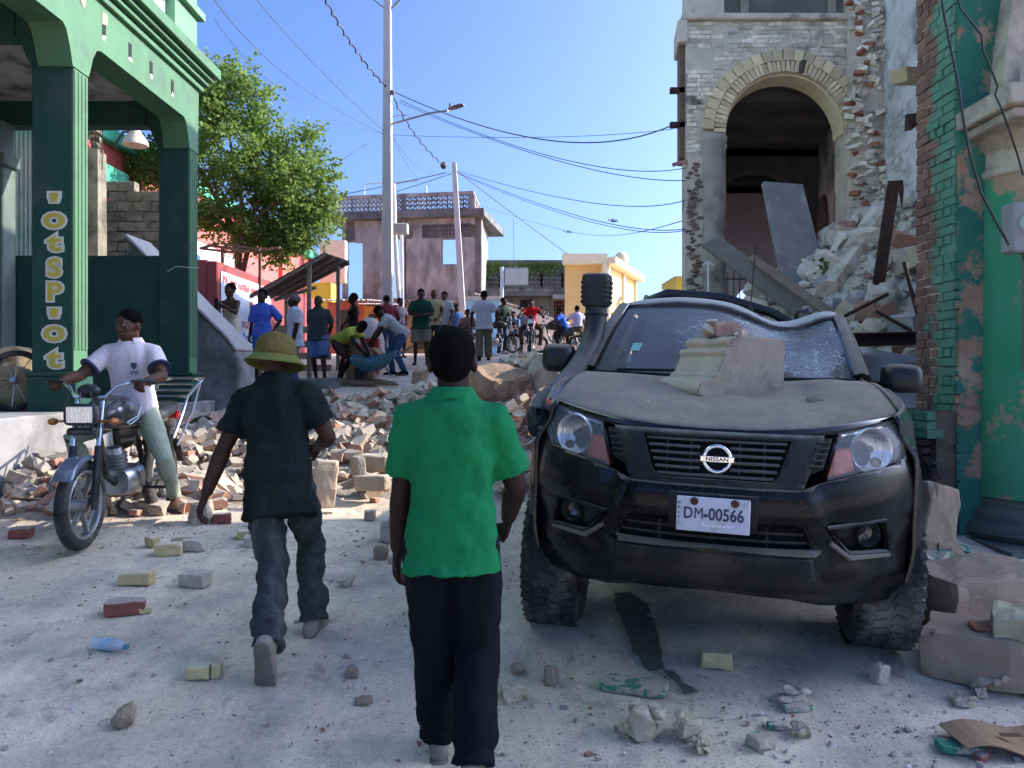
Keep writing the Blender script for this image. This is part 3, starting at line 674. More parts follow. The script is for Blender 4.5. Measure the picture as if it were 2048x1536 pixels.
b = MB(); b.bb((3.4, 21, 1), (3.9, 21.3, zr(3))); P_(b, 'pink_door', mat('pink_paint', (.6, .2, .35)), parent=ar)
b = MB(); b.bb((4.6, 20.6, zr(.9)), (5.0, 20.7, zr(1.6))); P_(b, 'yellow_panel', mat('yellow_paint', (.7, .55, .05)), parent=ar)
b = MB(); b.bb((3.3, 12.5, 1.2), (3.42, 12.62, zr(1.6))); P_(b, 'red_post', mat('maroon_paint', (.2, .03, .03)), parent=ar)
fnc = thing('iron_railing', 'rusty iron railing standing inside the brick arch', 'railing', (4.0, 12.9, 1.5))
for k in range(17):
    x = 3.4+.1*k; b = MB(); b.tube([(x, 12.9, 1.4), (x, 12.9, zr(1.72+.04*(k % 2)))], .009, 5); P_(b, 'baluster', RUST(), parent=fnc)
for z in (1.6, .3):
    b = MB(); b.tube([(3.35, 12.9, zr(z)), (5.1, 12.9, zr(z))], .012, 5); P_(b, 'rail', RUST(), parent=fnc)
# ================================================================== buildings at the top of the street
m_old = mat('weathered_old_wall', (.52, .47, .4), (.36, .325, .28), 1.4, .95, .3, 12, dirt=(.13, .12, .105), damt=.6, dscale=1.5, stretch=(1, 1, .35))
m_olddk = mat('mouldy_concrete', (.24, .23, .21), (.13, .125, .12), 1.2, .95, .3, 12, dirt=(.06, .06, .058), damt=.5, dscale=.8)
def lattice(parent, o, u, width, height, m, cell=.2, t=.045, depth=.12, name='pattern_block'):
    'pierced block screen: bars and small crosses, real openings'
    u = V(u).normalized(); n = u.cross(V((0, 0, 1))); up = V((0, 0, 1)); o = V(o)
    nx = max(1, round(width/cell)); nz = max(1, round(height/cell)); B = Matrix((u, n, up)).transposed()
    for k in range(max(1, nx//4)):                      # panels of four blocks
        b = MB(); x0 = width*k/max(1, nx//4); w = width/max(1, nx//4)
        for i in range(5): b.box(o+u*(x0+w*i/4)+up*height/2, (t, depth, height), B)
        for j in range(nz+1): b.box(o+u*(x0+w/2)+up*(height*j/nz), (w, depth*.9, t*1.1), B)
        for i in range(4):
            for j in range(nz):
                c = o+u*(x0+w*(i+.5)/4)+up*(height*(j+.5)/nz)
                b.box(c, (t*.7, depth*.6, cell*1.1), B @ rotm(0, 42, 0))
        b.build(name, m, parent)
ru = thing('ruined_house', 'roofless two-storey concrete house with pierced block parapet', 'house', (-5, 36, 2.6))
ang = R(-9); U = V((math.cos(ang), math.sin(ang), 0)); N = V((math.sin(ang), -math.cos(ang), 0))   # front runs left to right, N faces the camera
O = at(668, 750, 37.5); O.z = 0
c0 = V((O.x, O.y, 0)); LEN = (at(940, 750, 36.3)-c0).length; DEP = 4.5
S = V((.05, .999, 0))                                  # side wall direction, going away
def fr_box(b, u0, u1, z0, z1, d0=0, d1=.3):
    pts = [c0+U*u0-N*d0, c0+U*u1-N*d0, c0+U*u1-N*d1, c0+U*u0-N*d1]
    return b.prism([(p.x, p.y) for p in pts], zr(z0), zr(z1), lambda x, y, z: V((x, y, z)))
def uu(px): return (px-668)/(940-668)*LEN
def part(name, m, *boxes, parent=None, root=None):
    b = MB()
    for q in boxes: fr_box(b, *q)
    return P_(b, name, m, parent=root or ru)
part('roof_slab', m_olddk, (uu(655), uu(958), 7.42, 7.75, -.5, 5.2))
part('parapet_cap', m_old, (uu(664), uu(936), 8.5, 8.66, -.05, .2), (uu(664), uu(936), 7.75, 7.86, -.05, .2), (uu(664), uu(672), 7.75, 8.5, -.04, .18), (uu(800), uu(808), 7.75, 8.5, -.04, .18), (uu(926), uu(936), 7.75, 8.5, -.04, .18))
la = part('parapet_core', m_old, (uu(664), uu(666), 7.8, 8.0))
for a_, b_ in ((672, 800), (808, 926)): lattice(la, c0+U*uu(a_)+V((0, 0, zr(7.86))), U, uu(b_)-uu(a_), .64, m_old, .21, .06, .1)
e0 = c0+U*uu(936)
lattice(la, e0+V((0, 0, zr(7.86))), S, 3.2, .64, m_old, .21, .06, .1)
b = MB(); pts = [e0, e0+S*3.4, e0+S*3.4-U*.2, e0-U*.2]; b.prism([(p.x, p.y) for p in pts], zr(8.5), zr(8.66), lambda x, y, z: V((x, y, z))); P_(b, 'parapet_cap', m_old, parent=ru)
# front wall pieces leaving the window hole and screens
part('front_wall', m_old, (uu(724), uu(770), 3.6, 7.42), (uu(708), uu(724), 6.4, 7.42), (uu(808), uu(875), 3.6, 6.5), (uu(905), uu(948), 3.6, 6.5), (uu(875), uu(905), 3.6, 5.25), (uu(875), uu(905), 6.45, 6.5), (uu(905), uu(948), 7.1, 7.42), (uu(840), uu(905), 7.1, 7.42), (uu(820), uu(840), 6.5, 7.42), (uu(808), uu(820), 7.1, 7.42))
for a_, b_ in ((684, 692), (800, 806), (939, 950)): part('wall_post', m_old, (uu(a_), uu(b_), 3.6, 7.42))
la2 = part('screen_frame', m_old, (uu(692), uu(708), 6.45, 6.52))
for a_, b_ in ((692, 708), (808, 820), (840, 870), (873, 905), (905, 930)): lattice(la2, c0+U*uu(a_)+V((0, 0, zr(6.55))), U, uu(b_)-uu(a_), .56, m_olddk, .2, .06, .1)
b = MB(); e1 = c0+U*uu(948); pts = [e1, e1+S*4.4, e1+S*4.4-U*.25, e1-U*.25]; b.prism([(p.x, p.y) for p in pts], zr(3.4), zr(7.42), lambda x, y, z: V((x, y, z))); P_(b, 'side_wall', m_old, parent=ru)
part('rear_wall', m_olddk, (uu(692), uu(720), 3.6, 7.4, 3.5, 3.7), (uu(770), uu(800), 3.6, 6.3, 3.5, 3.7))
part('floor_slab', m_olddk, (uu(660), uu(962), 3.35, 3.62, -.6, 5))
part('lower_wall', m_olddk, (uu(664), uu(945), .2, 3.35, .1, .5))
part('lower_band', mat('brown_band', (.2, .15, .12), (.14, .11, .1)), (uu(664), uu(950), 2.5, 3.0, -.02, .1))
for px in (690, 745, 780, 830): part('vent', plain('vent_dark', (.02, .02, .02), .9), (uu(px), uu(px+22), 2.2, 2.45, .06, .12))
part('side_shop', mat('brick_orange_wall', (.42, .16, .1), (.34, .13, .09)), (uu(862), uu(916), .2, 2.9, -.5, .05))
part('shop_door', mat('blue_door_paint', (.08, .16, .3), (.06, .12, .25)), (uu(868), uu(905), .3, 1.9, -.56, -.5))
for k in range(3):
    p = c0+U*uu((722, 760, 842)[k])-N*.4
    b = MB(); b.tube([(p.x, p.y, zr(8.66)), (p.x, p.y, zr(9.3-.1*k)), (p.x+2.6, p.y+.3, zr(9.55-.1*k))][:3 if k == 0 else 2], .04, 5); P_(b, 'roof_pipe', plain('white_pipe', (.6, .6, .6)), parent=ru)

# low house with plants growing on the roof, behind the sign
lh = thing('low_house', 'low grey concrete house with weeds along its roof edge', 'house', at(1060, 620, 40))
def wb(parent, name, m, x0, x1, y0, y1, d, dep=.3, **k):
    b = MB(); a = at(x0, y1, d); c = at(x1, y0, d); b.bb((a.x, d, a.z), (c.x, d+dep, c.z)); return P_(b, name, m, parent=parent, **k)
wb(lh, 'roof_slab', m_olddk, 955, 1170, 520, 530, 40, 6)
wb(lh, 'upper_wall', m_olddk, 957, 1168, 530, 546, 40)
l3 = wb(lh, 'screen_rail', m_old, 955, 1170, 574, 582, 40)
a = at(958, 574, 40); lattice(l3, a, (1, 0, 0), at(1166, 574, 40).x-a.x, .72, m_olddk, .24, .07, .12)
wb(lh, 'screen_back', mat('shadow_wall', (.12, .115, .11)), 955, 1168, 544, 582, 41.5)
wb(lh, 'balcony_slab', m_olddk, 950, 1175, 582, 592, 39.2, 1.5)
wb(lh, 'front_wall', m_old, 950, 1108, 592, 720, 40)
wb(lh, 'front_wall', m_old, 1165, 1190, 592, 720, 40)
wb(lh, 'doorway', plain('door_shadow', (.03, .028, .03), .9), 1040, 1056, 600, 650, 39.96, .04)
wb(lh, 'door', mat('cream_door', (.55, .5, .42)), 1058, 1070, 597, 650, 39.95, .05)
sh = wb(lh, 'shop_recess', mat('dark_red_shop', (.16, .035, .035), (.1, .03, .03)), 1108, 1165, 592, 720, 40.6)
a = at(1112, 650, 40.4); lattice(sh, a, (1, 0, 0), 1.2, 1.3, mat('red_white_screen', (.4, .2, .2), (.3, .12, .12)), .22, .06, .1, 'screen_panel')
wb(lh, 'shop_counter', mat('pink_counter', (.5, .25, .22)), 1108, 1165, 655, 700, 39.9, .3)
wb(lh, 'awning', mat('pale_awning', (.5, .46, .42)), 1106, 1168, 589, 597, 39, 1.2)
rnd = random.Random(8)
b = MB()
for k in range(900):
    px = rnd.choice((rnd.gauss(978, 12), rnd.gauss(1085, 18), rnd.uniform(958, 1125))); p = at(px, 531+rnd.expovariate(.2)*.7, 39.85)
    d = V((rnd.uniform(-1, 1), rnd.uniform(-1, .3), rnd.uniform(-.9, .9))).normalized()*rnd.uniform(.15, .35); w = V((-d.z, .1, d.x))*.25
    b.add([p, p+d*.5+w, p+d, p+d*.5-w], [(0, 1, 2, 3)])
tag(b.build('roof_weeds', mat('weed_leaf', (.09, .15, .04), (.14, .18, .06), 3, .6, 0)), 'green weeds hanging over the grey roof edge', 'weeds', kind='stuff')

yh = thing('yellow_house', 'pale yellow house with white trim and flat porch roof', 'house', at(1200, 640, 34))
m_yw = mat('yellow_wall_paint', (.74, .5, .2), (.68, .45, .17), 2, .8, .05); m_cr = mat('cream_trim', (.78, .68, .46), (.7, .6, .4), 2, .8, .05)
wb(yh, 'roof_fascia', m_cr, 1126, 1215, 507, 527, 34, .5); wb(yh, 'front_wall', m_yw, 1130, 1212, 527, 700, 34.5, .3)
xr = at(1214, 600, 34).x
def slant(name, m, o0, o1, z0, z1, t0=0, t1=1):
    A, D = V((xr, 34.2, 0)), V((2.25, 6.2, 0)); nn = V((6.2, -2.25, 0)).normalized(); ps = [A+D*t0+nn*o0, A+D*t1+nn*o0, A+D*t1+nn*o1, A+D*t0+nn*o1]
    P_(MB().prism([(p.x, p.y) for p in ps], zr(z0), zr(z1), lambda x, y, z: V((x, y, z))), name, m, parent=yh)
slant('side_wall', m_yw, -.3, 0, -1, 4.9)
slant('side_roof_edge', m_cr, -.3, .45, 4.9, 5.2, -.02, 1.05)
for t_ in (.0, .5, .96): slant('side_pilaster', m_cr, .01, .12, -1, 4.88, t_, t_+.04)
wb(yh, 'porch_beam', m_cr, 1205, 1215, 527, 590, 33.9, .3)
b = MB(); b.sphere(at(1243, 518, 38), .35, 12, 8); P_(b, 'roof_tank', m_cr, parent=yh, smooth=True)
b = MB(); b.prism([(33, zr(3.2)), (33, zr(3.35)), (41, zr(1.6)), (41, zr(1.45))], xr+.4, xr+.5, lambda u, v, w: V((w, u, v))); P_(b, 'stair_rail', m_cr, parent=yh)
yb = thing('yellow_block', 'small yellow building edge beyond the brick arcade', 'building', at(1362, 620, 44))
wb(yb, 'wall', mat('mustard_paint', (.6, .42, .06), (.5, .36, .05)), 1352, 1420, 556, 690, 44, 4); wb(yb, 'cap', mat('mustard_trim', (.5, .38, .12)), 1350, 1420, 552, 556, 43.9, 4)
tp = thing('distant_pole', 'small distant utility pole with tangled wires', 'pole', at(1344, 640, 60))
b = MB(); b.tube([at(1344, 660, 60), at(1343, 572, 60)], .1, 6); b.tube([at(1322, 576, 60), at(1352, 572, 60)], .06, 5); P_(b, 'post', plain('dark_pole', (.06, .055, .05)), parent=tp)

# white wall with tile coping, and shacks
m_whw = mat('white_lime_wall', (.68, .63, .55), (.58, .53, .46), 1.2, .9, .15, 15)
ww = thing('white_wall', 'sunlit white wall with sloping tiled coping beside the street', 'wall', at(1030, 690, 33))
b = MB(); p = [(946, 592), (1002, 605), (1060, 622), (1105, 640), (1105, 730), (946, 730)]
b.prism([(at(x, y, 33).x, at(x, y, 33).z) for x, y in p], 33, 33.25, lambda u, v, w: V((u, w-(u+1)*.4, v))); P_(b, 'wall', m_whw, parent=ww)
for k in range(16):
    x = 950+k*7.2; y = 588+k*2.1+(k*k*.035); q = at(x, y, 33)
    b = MB(); b.tube([(q.x, 33.0-(q.x+1)*.4-.12, q.z-.03), (q.x, 33.3-(q.x+1)*.4, q.z+.06)], .09, 7, flat=.6); P_(b, 'tile', mat('old_tile', (.3, .2, .14), (.2, .14, .11), 4, rand=.3), parent=ww)
bd = thing('blue_kiosk', 'light blue painted kiosk wall behind the pole', 'kiosk', at(960, 660, 31))
wb(bd, 'wall', mat('sky_blue_paint', (.25, .5, .75), (.2, .42, .68)), 930, 1004, 598, 730, 32.2, .5); wb(bd, 'roof', mat('grey_sheet', (.4, .39, .37)), 925, 1006, 592, 598, 31.8, 1.2)
def shack(label, x0, x1, y0, d, m, mr, name='market_shack', roof_dy=-10):
    t = thing(name, label, 'shack', at((x0+x1)/2, 700, d)); wb(t, 'wall', m, x0, x1, y0, 730, d, 1.8)
    b = MB(); A = at(x0-6, y0, d); B_ = at(x1+6, y0, d)
    n = 40
    b.grid(lambda u, v: V((lin(A.x, B_.x, u), lin(d-.5, d+2.4, v), A.z+.02+.02*math.sin(u*60)+.25*v)), 80, 4); o = P_(b, 'sheet_roof', mr, parent=t, smooth=True, angle=180)
    b = MB(); b.bb((lin(A.x, B_.x, .3), d-.02, A.z-1.5), (lin(A.x, B_.x, .6), d-.005, A.z-.25)); P_(b, 'hatch', plain('hatch_dark', (.06, .05, .05), .9), parent=t)
    return t
m_zinc = mat('zinc_sheet', (.5, .47, .43), (.38, .33, .29), 2, .6, .1, 20, dirt=(.25, .14, .09), damt=.25)
shack('red painted shack with pale sheet roof behind the stall', 655, 735, 604, 24, mat('red_shack', (.6, .13, .09)), m_zinc)
shack('orange shack with pale sheet roof left of the tall pole', 728, 768, 612, 23.5, mat('orange_shack', (.7, .3, .08)), m_zinc)
shack('low shack under a dark sagging roof beside the tall pole', 812, 895, 606, 25, mat('brown_shack', (.35, .24, .17)), mat('dark_sheet', (.08, .07, .065)))
yl = thing('yellow_hut', 'yellow painted hut end behind the market stall', 'hut', at(640, 700, 25))
wb(yl, 'wall', mat('bright_yellow_paint', (.75, .5, .06), (.65, .42, .05)), 610, 662, 565, 730, 26, 1); wb(yl, 'cream_gable', m_cr, 640, 690, 480, 565, 34, .5)

# sign board on a pole
sg = thing('sign_board', 'blank white rectangular sign board on a tall post', 'sign', at(1005, 690, 27))
b = MB(); b.tube([at(1004, 720, 27), at(1004, 534, 27)], .06, 8); P_(b, 'post', plain('pale_blue_post', (.45, .55, .65), .6), parent=sg)
wb(sg, 'board', mat('off_white_board', (.62, .62, .6), (.54, .54, .53)), 1010, 1055, 537, 569, 27, .06); wb(sg, 'board_edge', plain('board_edge', (.3, .31, .32)), 1008, 1057, 535, 571, 27.03, .02)

# ================================================================== poles, lamp and cables
m_pole = mat('white_washed_pole', (.64, .56, .52), (.54, .47, .44), 2, .85, .1, 20)
up = thing('utility_pole', 'tall square pale utility pole with street light arm', 'utility pole', at(775, 720, 20))
gx = at(775, 700, 20).x; gz = ground(gx, 20)
b = MB(); b.loft([[V((gx+sx*w, 20+sy*w, z)) for sx, sy in ((-1, -1), (1, -1), (1, 1), (-1, 1))] for z, w in ((gz-.2, .15), (zr(4), .125), (zr(11.5), .08))]); P_(b, 'pole', m_pole, parent=up, bevel=.015)
b = MB(); b.tube([at(783, 248, 20), at(862, 226, 19.6), at(896, 221, 19.4)], .028, 8); P_(b, 'lamp_arm', plain('galvanised', (.3, .32, .35), .5, .5), parent=up, smooth=True)
b = MB(); b.tube([at(783, 233, 20), at(815, 230, 19.9), at(820, 236, 19.8)], .012, 6); P_(b, 'arm_stay', plain('galvanised', (.3, .32, .35)), parent=up)
b = MB(); hd = at(912, 214, 19.2); dv = (at(931, 209, 19.0)-at(893, 221, 19.4)).normalized()
b.tube([hd-dv*.26, hd-dv*.2, hd-dv*.02, hd+dv*.18, hd+dv*.26], [.03, .07, .09, .08, .03], 10, flat=.55); P_(b, 'lamp_head', mat('brown_lamp_head', (.18, .12, .11), (.14, .1, .09), 5, .5), parent=up, smooth=True)
b = MB(); b.tube([hd-dv*.2+V((0, 0, .03)), hd-dv*.2+V((0, 0, .13))], .03, 8); P_(b, 'photocell', plain('photocell_grey', (.12, .12, .13)), parent=up)
for a, c in (((748, 0), (775, 22)), ((802, -5), (775, 22)), ((806, -5), (780, 22))):
    b = MB(); b.tube([at(*a, 20), at(*c, 20)], .02, 5); P_(b, 'cross_brace', plain('galvanised', (.3, .32, .35)), parent=up)
b = MB(); b.lathe([(.03, 0), (.06, .03), (.06, .1), (.03, .13)], 8, at(785, 190, 19.9)); P_(b, 'insulator', plain('insulator_brown', (.2, .12, .1)), parent=up)
tp2 = thing('transformer_post', 'white steel post with a box and slanting brace behind tall pole', 'utility pole', at(797, 700, 21.5))
b = MB(); b.tube([at(787, 368, 21.5), at(790, 470, 21.5), at(804, 700, 21.5)], .06, 8); P_(b, 'post', mat('white_steel', (.7, .7, .7), (.6, .6, .6), 3, .5), parent=tp2, smooth=True)
b = MB(); b.box(at(801, 458, 21.3), (.42, .3, .28)); P_(b, 'box', mat('cream_box', (.55, .53, .48)), parent=tp2, bevel=.02)
b = MB(); b.tube([at(803, 470, 21.6), at(806, 690, 21.6)], .045, 8); P_(b, 'brace', mat('white_steel', (.7, .7, .7)), parent=tp2, smooth=True)
p2 = thing('leaning_pole', 'thinner leaning white utility pole beside the ruined house', 'utility pole', at(925, 700, 27))
b = MB(); b.loft([[at(px, py, 27)+V((sx*w, sy*w, 0)) for sx, sy in ((-1, -1), (1, -1), (1, 1), (-1, 1))] for px, py, w in ((930, 720, .12), (918, 500, .1), (908, 325, .08))]); P_(b, 'pole', m_pole, parent=p2, bevel=.01)
b = MB(); b.sphere(at(887, 331, 26.5), (.11, .1, .13), 10, 8); P_(b, 'splice_box', plain('black_plastic', (.02, .02, .022)), parent=p2, smooth=True)
def cable(label, p, m, q, r=.012, n=26, tw=0, mt=None):
    'p, m, q = (px, py, depth) through which the cable hangs'
    a, c, e = at(*p), at(*m), at(*q); pts = []
    t0 = max(.1, min(.9, (m[0]-p[0])/((q[0]-p[0]) or 1)))
    for i in range(n+1):
        t = i/n; l0 = (t-t0)*(t-1)/((0-t0)*(0-1)); l1 = (t*(t-1))/(t0*(t0-1)); l2 = (t*(t-t0))/(1*(1-t0))
        pts.append(a*l0+c*l1+e*l2)
    if tw: pts = [p_+V((.03*math.sin(i*1.3), 0, .03*math.cos(i*1.3))) for i, p_ in enumerate(pts)]
    return wire(label, pts, r, 'cable', mt, 'power_cable')
m_cab = plain('grey_blue_cable', (.06, .08, .1), .7)
cable('thick twisted black cable dropping from top to the tall pole', (645, -10, 17), (700, 85, 18.5), (770, 172, 19.9), .02, 50, 1)
cable('upper of two dark cables from top left to the tall pole', (510, -5, 14), (650, 150, 17), (768, 262, 19.9), .008, mt=m_cab)
cable('lower of two dark cables from top left to the tall pole', (425, -5, 12), (560, 140, 15.5), (768, 268, 19.9), .008, mt=m_cab)
cable('faint low slack wire from the green roof to the tall pole', (430, 40, 12), (600, 205, 16), (766, 268, 19.9), .005, mt=m_cab)
cable('short wire from tall pole down to the tree', (678, 325, 18.5), (725, 293, 19), (768, 273, 19.9), .006, mt=m_cab)
cable('twisted cable from tall pole to the black splice box', (788, 200, 19.9), (830, 270, 23), (886, 330, 26.4), .018, 40, 1)
cable('long cable from tall pole to the brown beam stub', (784, 182, 19.9), (1060, 275, 16), (1346, 250, 12.1), .012, mt=m_cab)
cable('thin nearly level wire from tall pole across the sky', (784, 270, 19.9), (1020, 275, 16), (1346, 258, 12.1), .005, mt=m_cab)
cable('upper long wire sagging to the brick pier below the stub', (800, 200, 19.9), (1010, 285, 16), (1370, 336, 12.0), .007, mt=m_cab)
cable('lower long wire sagging to the brick pier', (800, 205, 19.9), (1060, 305, 15.5), (1372, 361, 12.0), .007, mt=m_cab)
cable('thin wire from the leaning pole across to the brick pier', (915, 342, 27), (1130, 397, 19), (1372, 400, 12.0), .008, mt=m_cab)
cable('middle wire from leaning pole sagging towards the brick pier', (915, 345, 27), (1150, 430, 19), (1370, 458, 12.0), .008, mt=m_cab)
cable('lowest wire from leaning pole sagging towards the brick pier', (915, 347, 27), (1140, 432, 19), (1370, 461, 12.0), .007, mt=m_cab)
cable('dark cable from the leaning pole down to the yellow house', (912, 340, 27), (1010, 415, 30), (1135, 508, 34), .02, mt=m_cab)
cable('slack wire strung over the low house roof', (955, 408, 34), (1130, 461, 34), (1370, 440, 12.2), .008, mt=m_cab)
cable('hanging drop wire above the low house', (1027, 440, 38), (1027.5, 480, 38), (1028, 530, 38), .012, mt=m_cab)
cable('dark cable from splice box to the left roof', (690, 388, 30), (790, 368, 28), (893, 345, 26.5), .016, mt=m_cab)
cable('second dark cable from leaning pole to the left roof', (790, 384, 30), (850, 365, 28), (903, 347, 27), .014, mt=m_cab)
cable('thin wire curving from the tall pole to the leaning pole', (788, 275, 19.9), (830, 330, 23), (900, 350, 26.8), .007, mt=m_cab)
cable('slack wire dropping beside the tall pole', (786, 275, 19.9), (815, 330, 21), (860, 372, 23), .005, mt=m_cab)
for k, (px, py, d) in enumerate(((1135, 463, 23), (1225, 440, 17))):
    b = MB()
    for j in range(5):
        q = at(px+j*3.5-8+(j*j) % 3, py-2, d); b.tube([q, q+V((.03*(j % 2)+.01*j, 0, -.02-.01*j)), q+V((.04-.03*j, .02, -.03-.02*(j*7 % 3)))], .011, 5)
    tag(b.build('kite_scrap', mat('scrap_cloth', (.3, .25, .3), (.2, .1, .12))), ('torn scrap caught on the slack wire above low house', 'torn scrap caught on the wire near the brick pier')[k], 'scrap')

# ================================================================== tree behind the red wall
tr = thing('leafy_tree', 'large leafy green tree behind the red wall and stall', 'tree', at(480, 640, 18.5))
m_bark = mat('pale_bark', (.3, .2, .14), (.2, .14, .1), 6, .9, .4, 30)
TD = 18.5
br = MB()
limbs = [([(478, 640), (478, 530), (470, 470), (440, 410), (400, 340), (360, 300)], .10), ([(482, 560), (500, 480), (520, 430), (560, 400), (600, 380)], .075),
         ([(478, 520), (488, 450), (480, 380), (460, 280), (440, 200)], .07), ([(470, 470), (430, 440), (405, 420), (390, 400)], .05), ([(500, 480), (540, 470), (590, 445), (640, 430)], .045), ([(488, 450), (520, 400), (560, 330)], .05), ([(440, 410), (420, 330), (400, 240)], .045), ([(490, 480), (470, 440), (455, 400)], .04)]
for k, (pp, r0) in enumerate(limbs):
    n_ = len(pp); br.tube([at(x, y, TD+.25*math.sin(k*2+i)) for i, (x, y) in enumerate(pp)], [r0*(1-.75*i/(n_-1)) for i in range(n_)], 8)
P_(br, 'trunk', m_bark, parent=tr, smooth=True, angle=180)
clumps = [(430, 175, 62, 45), (385, 230, 70, 60), (470, 230, 55, 40), (520, 190, 22, 14), (440, 300, 110, 60), (340, 310, 70, 50), (290, 320, 45, 35), (300, 375, 50, 30), (560, 280, 50, 30), (600, 330, 60, 35), (640, 350, 30, 22), (540, 350, 90, 55), (460, 390, 90, 45), (620, 400, 60, 30), (580, 440, 65, 32), (640, 450, 35, 25), (430, 430, 45, 22), (510, 455, 50, 22), (605, 480, 25, 14), (555, 510, 12, 20), (410, 170, 30, 40), (610, 275, 18, 12), (545, 470, 28, 20), (350, 250, 30, 30), (585, 385, 70, 30), (450, 460, 26, 16), (530, 262, 26, 18), (478, 150, 30, 16), (520, 480, 40, 22), (590, 465, 45, 25), (480, 490, 22, 12), (625, 425, 40, 22), (410, 455, 20, 22), (560, 495, 20, 14)]
m_leaf = mat('tree_leaf', (.1, .18, .04), (.17, .25, .07), 2.5, .55, 0, contrast=.5, spec=.3)
nt, lt = m_leaf.node_tree.nodes, m_leaf.node_tree.links
tl = nt.new('ShaderNodeBsdfTranslucent'); tl.inputs['Color'].default_value = (.25, .36, .06, 1); ms = nt.new('ShaderNodeMixShader'); ms.inputs[0].default_value = .38
lt.new(nt['Principled BSDF'].outputs[0], ms.inputs[1]); lt.new(tl.outputs[0], ms.inputs[2]); lt.new(ms.outputs[0], nt['Material Output'].inputs['Surface'])
rnd = random.Random(21); cr = MB()
for cx_, cy_, rx, ry in clumps:
    area = rx*ry; sub = max(5, int(area/84))
    for s_ in range(sub):
        while True:
            a, b_, c_ = rnd.uniform(-1, 1), rnd.uniform(-1, 1), rnd.uniform(-1, 1)
            if a*a+b_*b_+c_*c_ < 1: break
        ctr = at(cx_+a*rx*1.12, cy_+b_*ry*1.12, TD+c_*rx*.012*1.2+rnd.uniform(-.3, .3))
        axis = V((rnd.uniform(-1, 1), rnd.uniform(-1, 1), rnd.uniform(-.5, .35))).normalized(); ln = rnd.uniform(.25, .6)
        for q in range(rnd.randint(40, 62)):
            p = ctr+axis*ln*rnd.uniform(-.5, .5)+V((rnd.gauss(0, .11), rnd.gauss(0, .11), rnd.gauss(0, .085)))
            d = (axis*rnd.uniform(-.3, 1)+V((rnd.uniform(-1, 1), rnd.uniform(-1, 1), rnd.uniform(-1.0, .4)))).normalized()*rnd.uniform(.075, .135)
            w = d.cross(V((rnd.uniform(-1, 1), rnd.uniform(-1, 1), rnd.uniform(.2, 1)))).normalized()*d.length*.33; sag = V((0, 0, -.008))
            cr.add([p, p+d*.45+w+sag, p+d, p+d*.45-w+sag], [(0, 1, 2), (0, 2, 3)])
for cx_, cy_, rx, ry in clumps:                         # sprigs breaking the outline
    for s_ in range(7):
        a = rnd.uniform(0, 6.28); p0 = at(cx_+rx*.85*math.cos(a), cy_+ry*.85*math.sin(a), TD+rnd.uniform(-.5, .5)); d0 = V((math.cos(a), rnd.uniform(-.5, .5), -math.sin(a)*.8+.1)).normalized(); L_ = rnd.uniform(.25, .55)
        for q in range(22):
            t_ = q/22; p = p0+d0*L_*t_+V((rnd.gauss(0, .035), rnd.gauss(0, .035), rnd.gauss(0, .035)-.06*t_*t_)); d = (d0*.5+V((rnd.uniform(-1, 1), rnd.uniform(-1, 1), rnd.uniform(-.9, .5)))).normalized()*rnd.uniform(.07, .12)
            w = d.cross(V((rnd.uniform(-1, 1), rnd.uniform(-1, 1), rnd.uniform(.2, 1)))).normalized()*d.length*.33
            cr.add([p, p+d*.45+w, p+d, p+d*.45-w], [(0, 1, 2), (0, 2, 3)])
P_(cr, 'crown', m_leaf, parent=tr)
aw = thing('wooden_canopy', 'bare timber canopy frame in front of the tree trunk', 'canopy', at(480, 520, 17.2))
for a, c in (((400, 497), (440, 486)), ((440, 486), (520, 500)), ((400, 497), (470, 505)), ((470, 505), (545, 498)), ((420, 491), (500, 503)), ((520, 500), (560, 495))):
    b = MB(); b.bar(at(*a, 17.2), at(*c, 17.0), .05, .05); P_(b, 'rail', mat('brown_timber', (.28, .17, .1), (.2, .12, .08)), parent=aw)
for x in (445, 520):
    b = MB(); b.bar(at(x, 495, 17.1), at(x, 640, 17.1), .06, .06); P_(b, 'post', mat('brown_timber', (.28, .17, .1)), parent=aw)
# ================================================================== pickup truck
tk = thing('pickup_truck', 'dusty black pickup truck with crushed roof and cracked windscreen', 'pickup truck')
tk.rotation_mode = 'YXZ'; tk.location = (.813, 3.24, CZ-1.339); tk.rotation_euler = (R(1.5), R(2.1), R(-15.1))
TD_ = (.27, .22, .165)
m_black = mat('black_car_paint', (.007, .0075, .009), (.006, .006, .007), 4, .16, 0, coat=.45, spec=.3, up_dust=(TD_, .86, 1.22, .4), dirt=(.05, .045, .04), damt=.12, dscale=3)
m_bump = mat('dirty_black_bumper', (.005, .0055, .0065), (.004, .004, .005), 5, .2, .02, 60, coat=.12, spec=.14, up_dust=(TD_, .8, 1.3, .4), dirt=(.024, .021, .018), damt=.25, dscale=2.2, speck=((.05, .044, .037), 150))
m_trim = mat('grey_plastic_trim', (.014, .015, .017), (.011, .011, .012), 6, .6, .08, 80, spec=.25, up_dust=((.2, .175, .145), 1.0, 1.6), dirt=(.045, .04, .034), damt=.3, dscale=4)
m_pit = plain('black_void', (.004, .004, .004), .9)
m_chrome = mat('chrome', (.75, .76, .78), (.7, .7, .72), 4, .12, 0, metal=1)
m_rub = mat('dusty_tyre', (.035, .033, .032), (.025, .024, .023), 6, .9, .3, 50, dirt=(.16, .142, .12), damt=.42, dscale=5)
def plan(x): return .5*(abs(x)/.92)**2.8
PROF = [(.3, .24), (.4, .13), (.5, .06), (.6, .03), (.72, 0), (.85, .01), (.95, .03), (1.05, .07), (1.15, .14), (1.2, .2), (1.3, .36)]
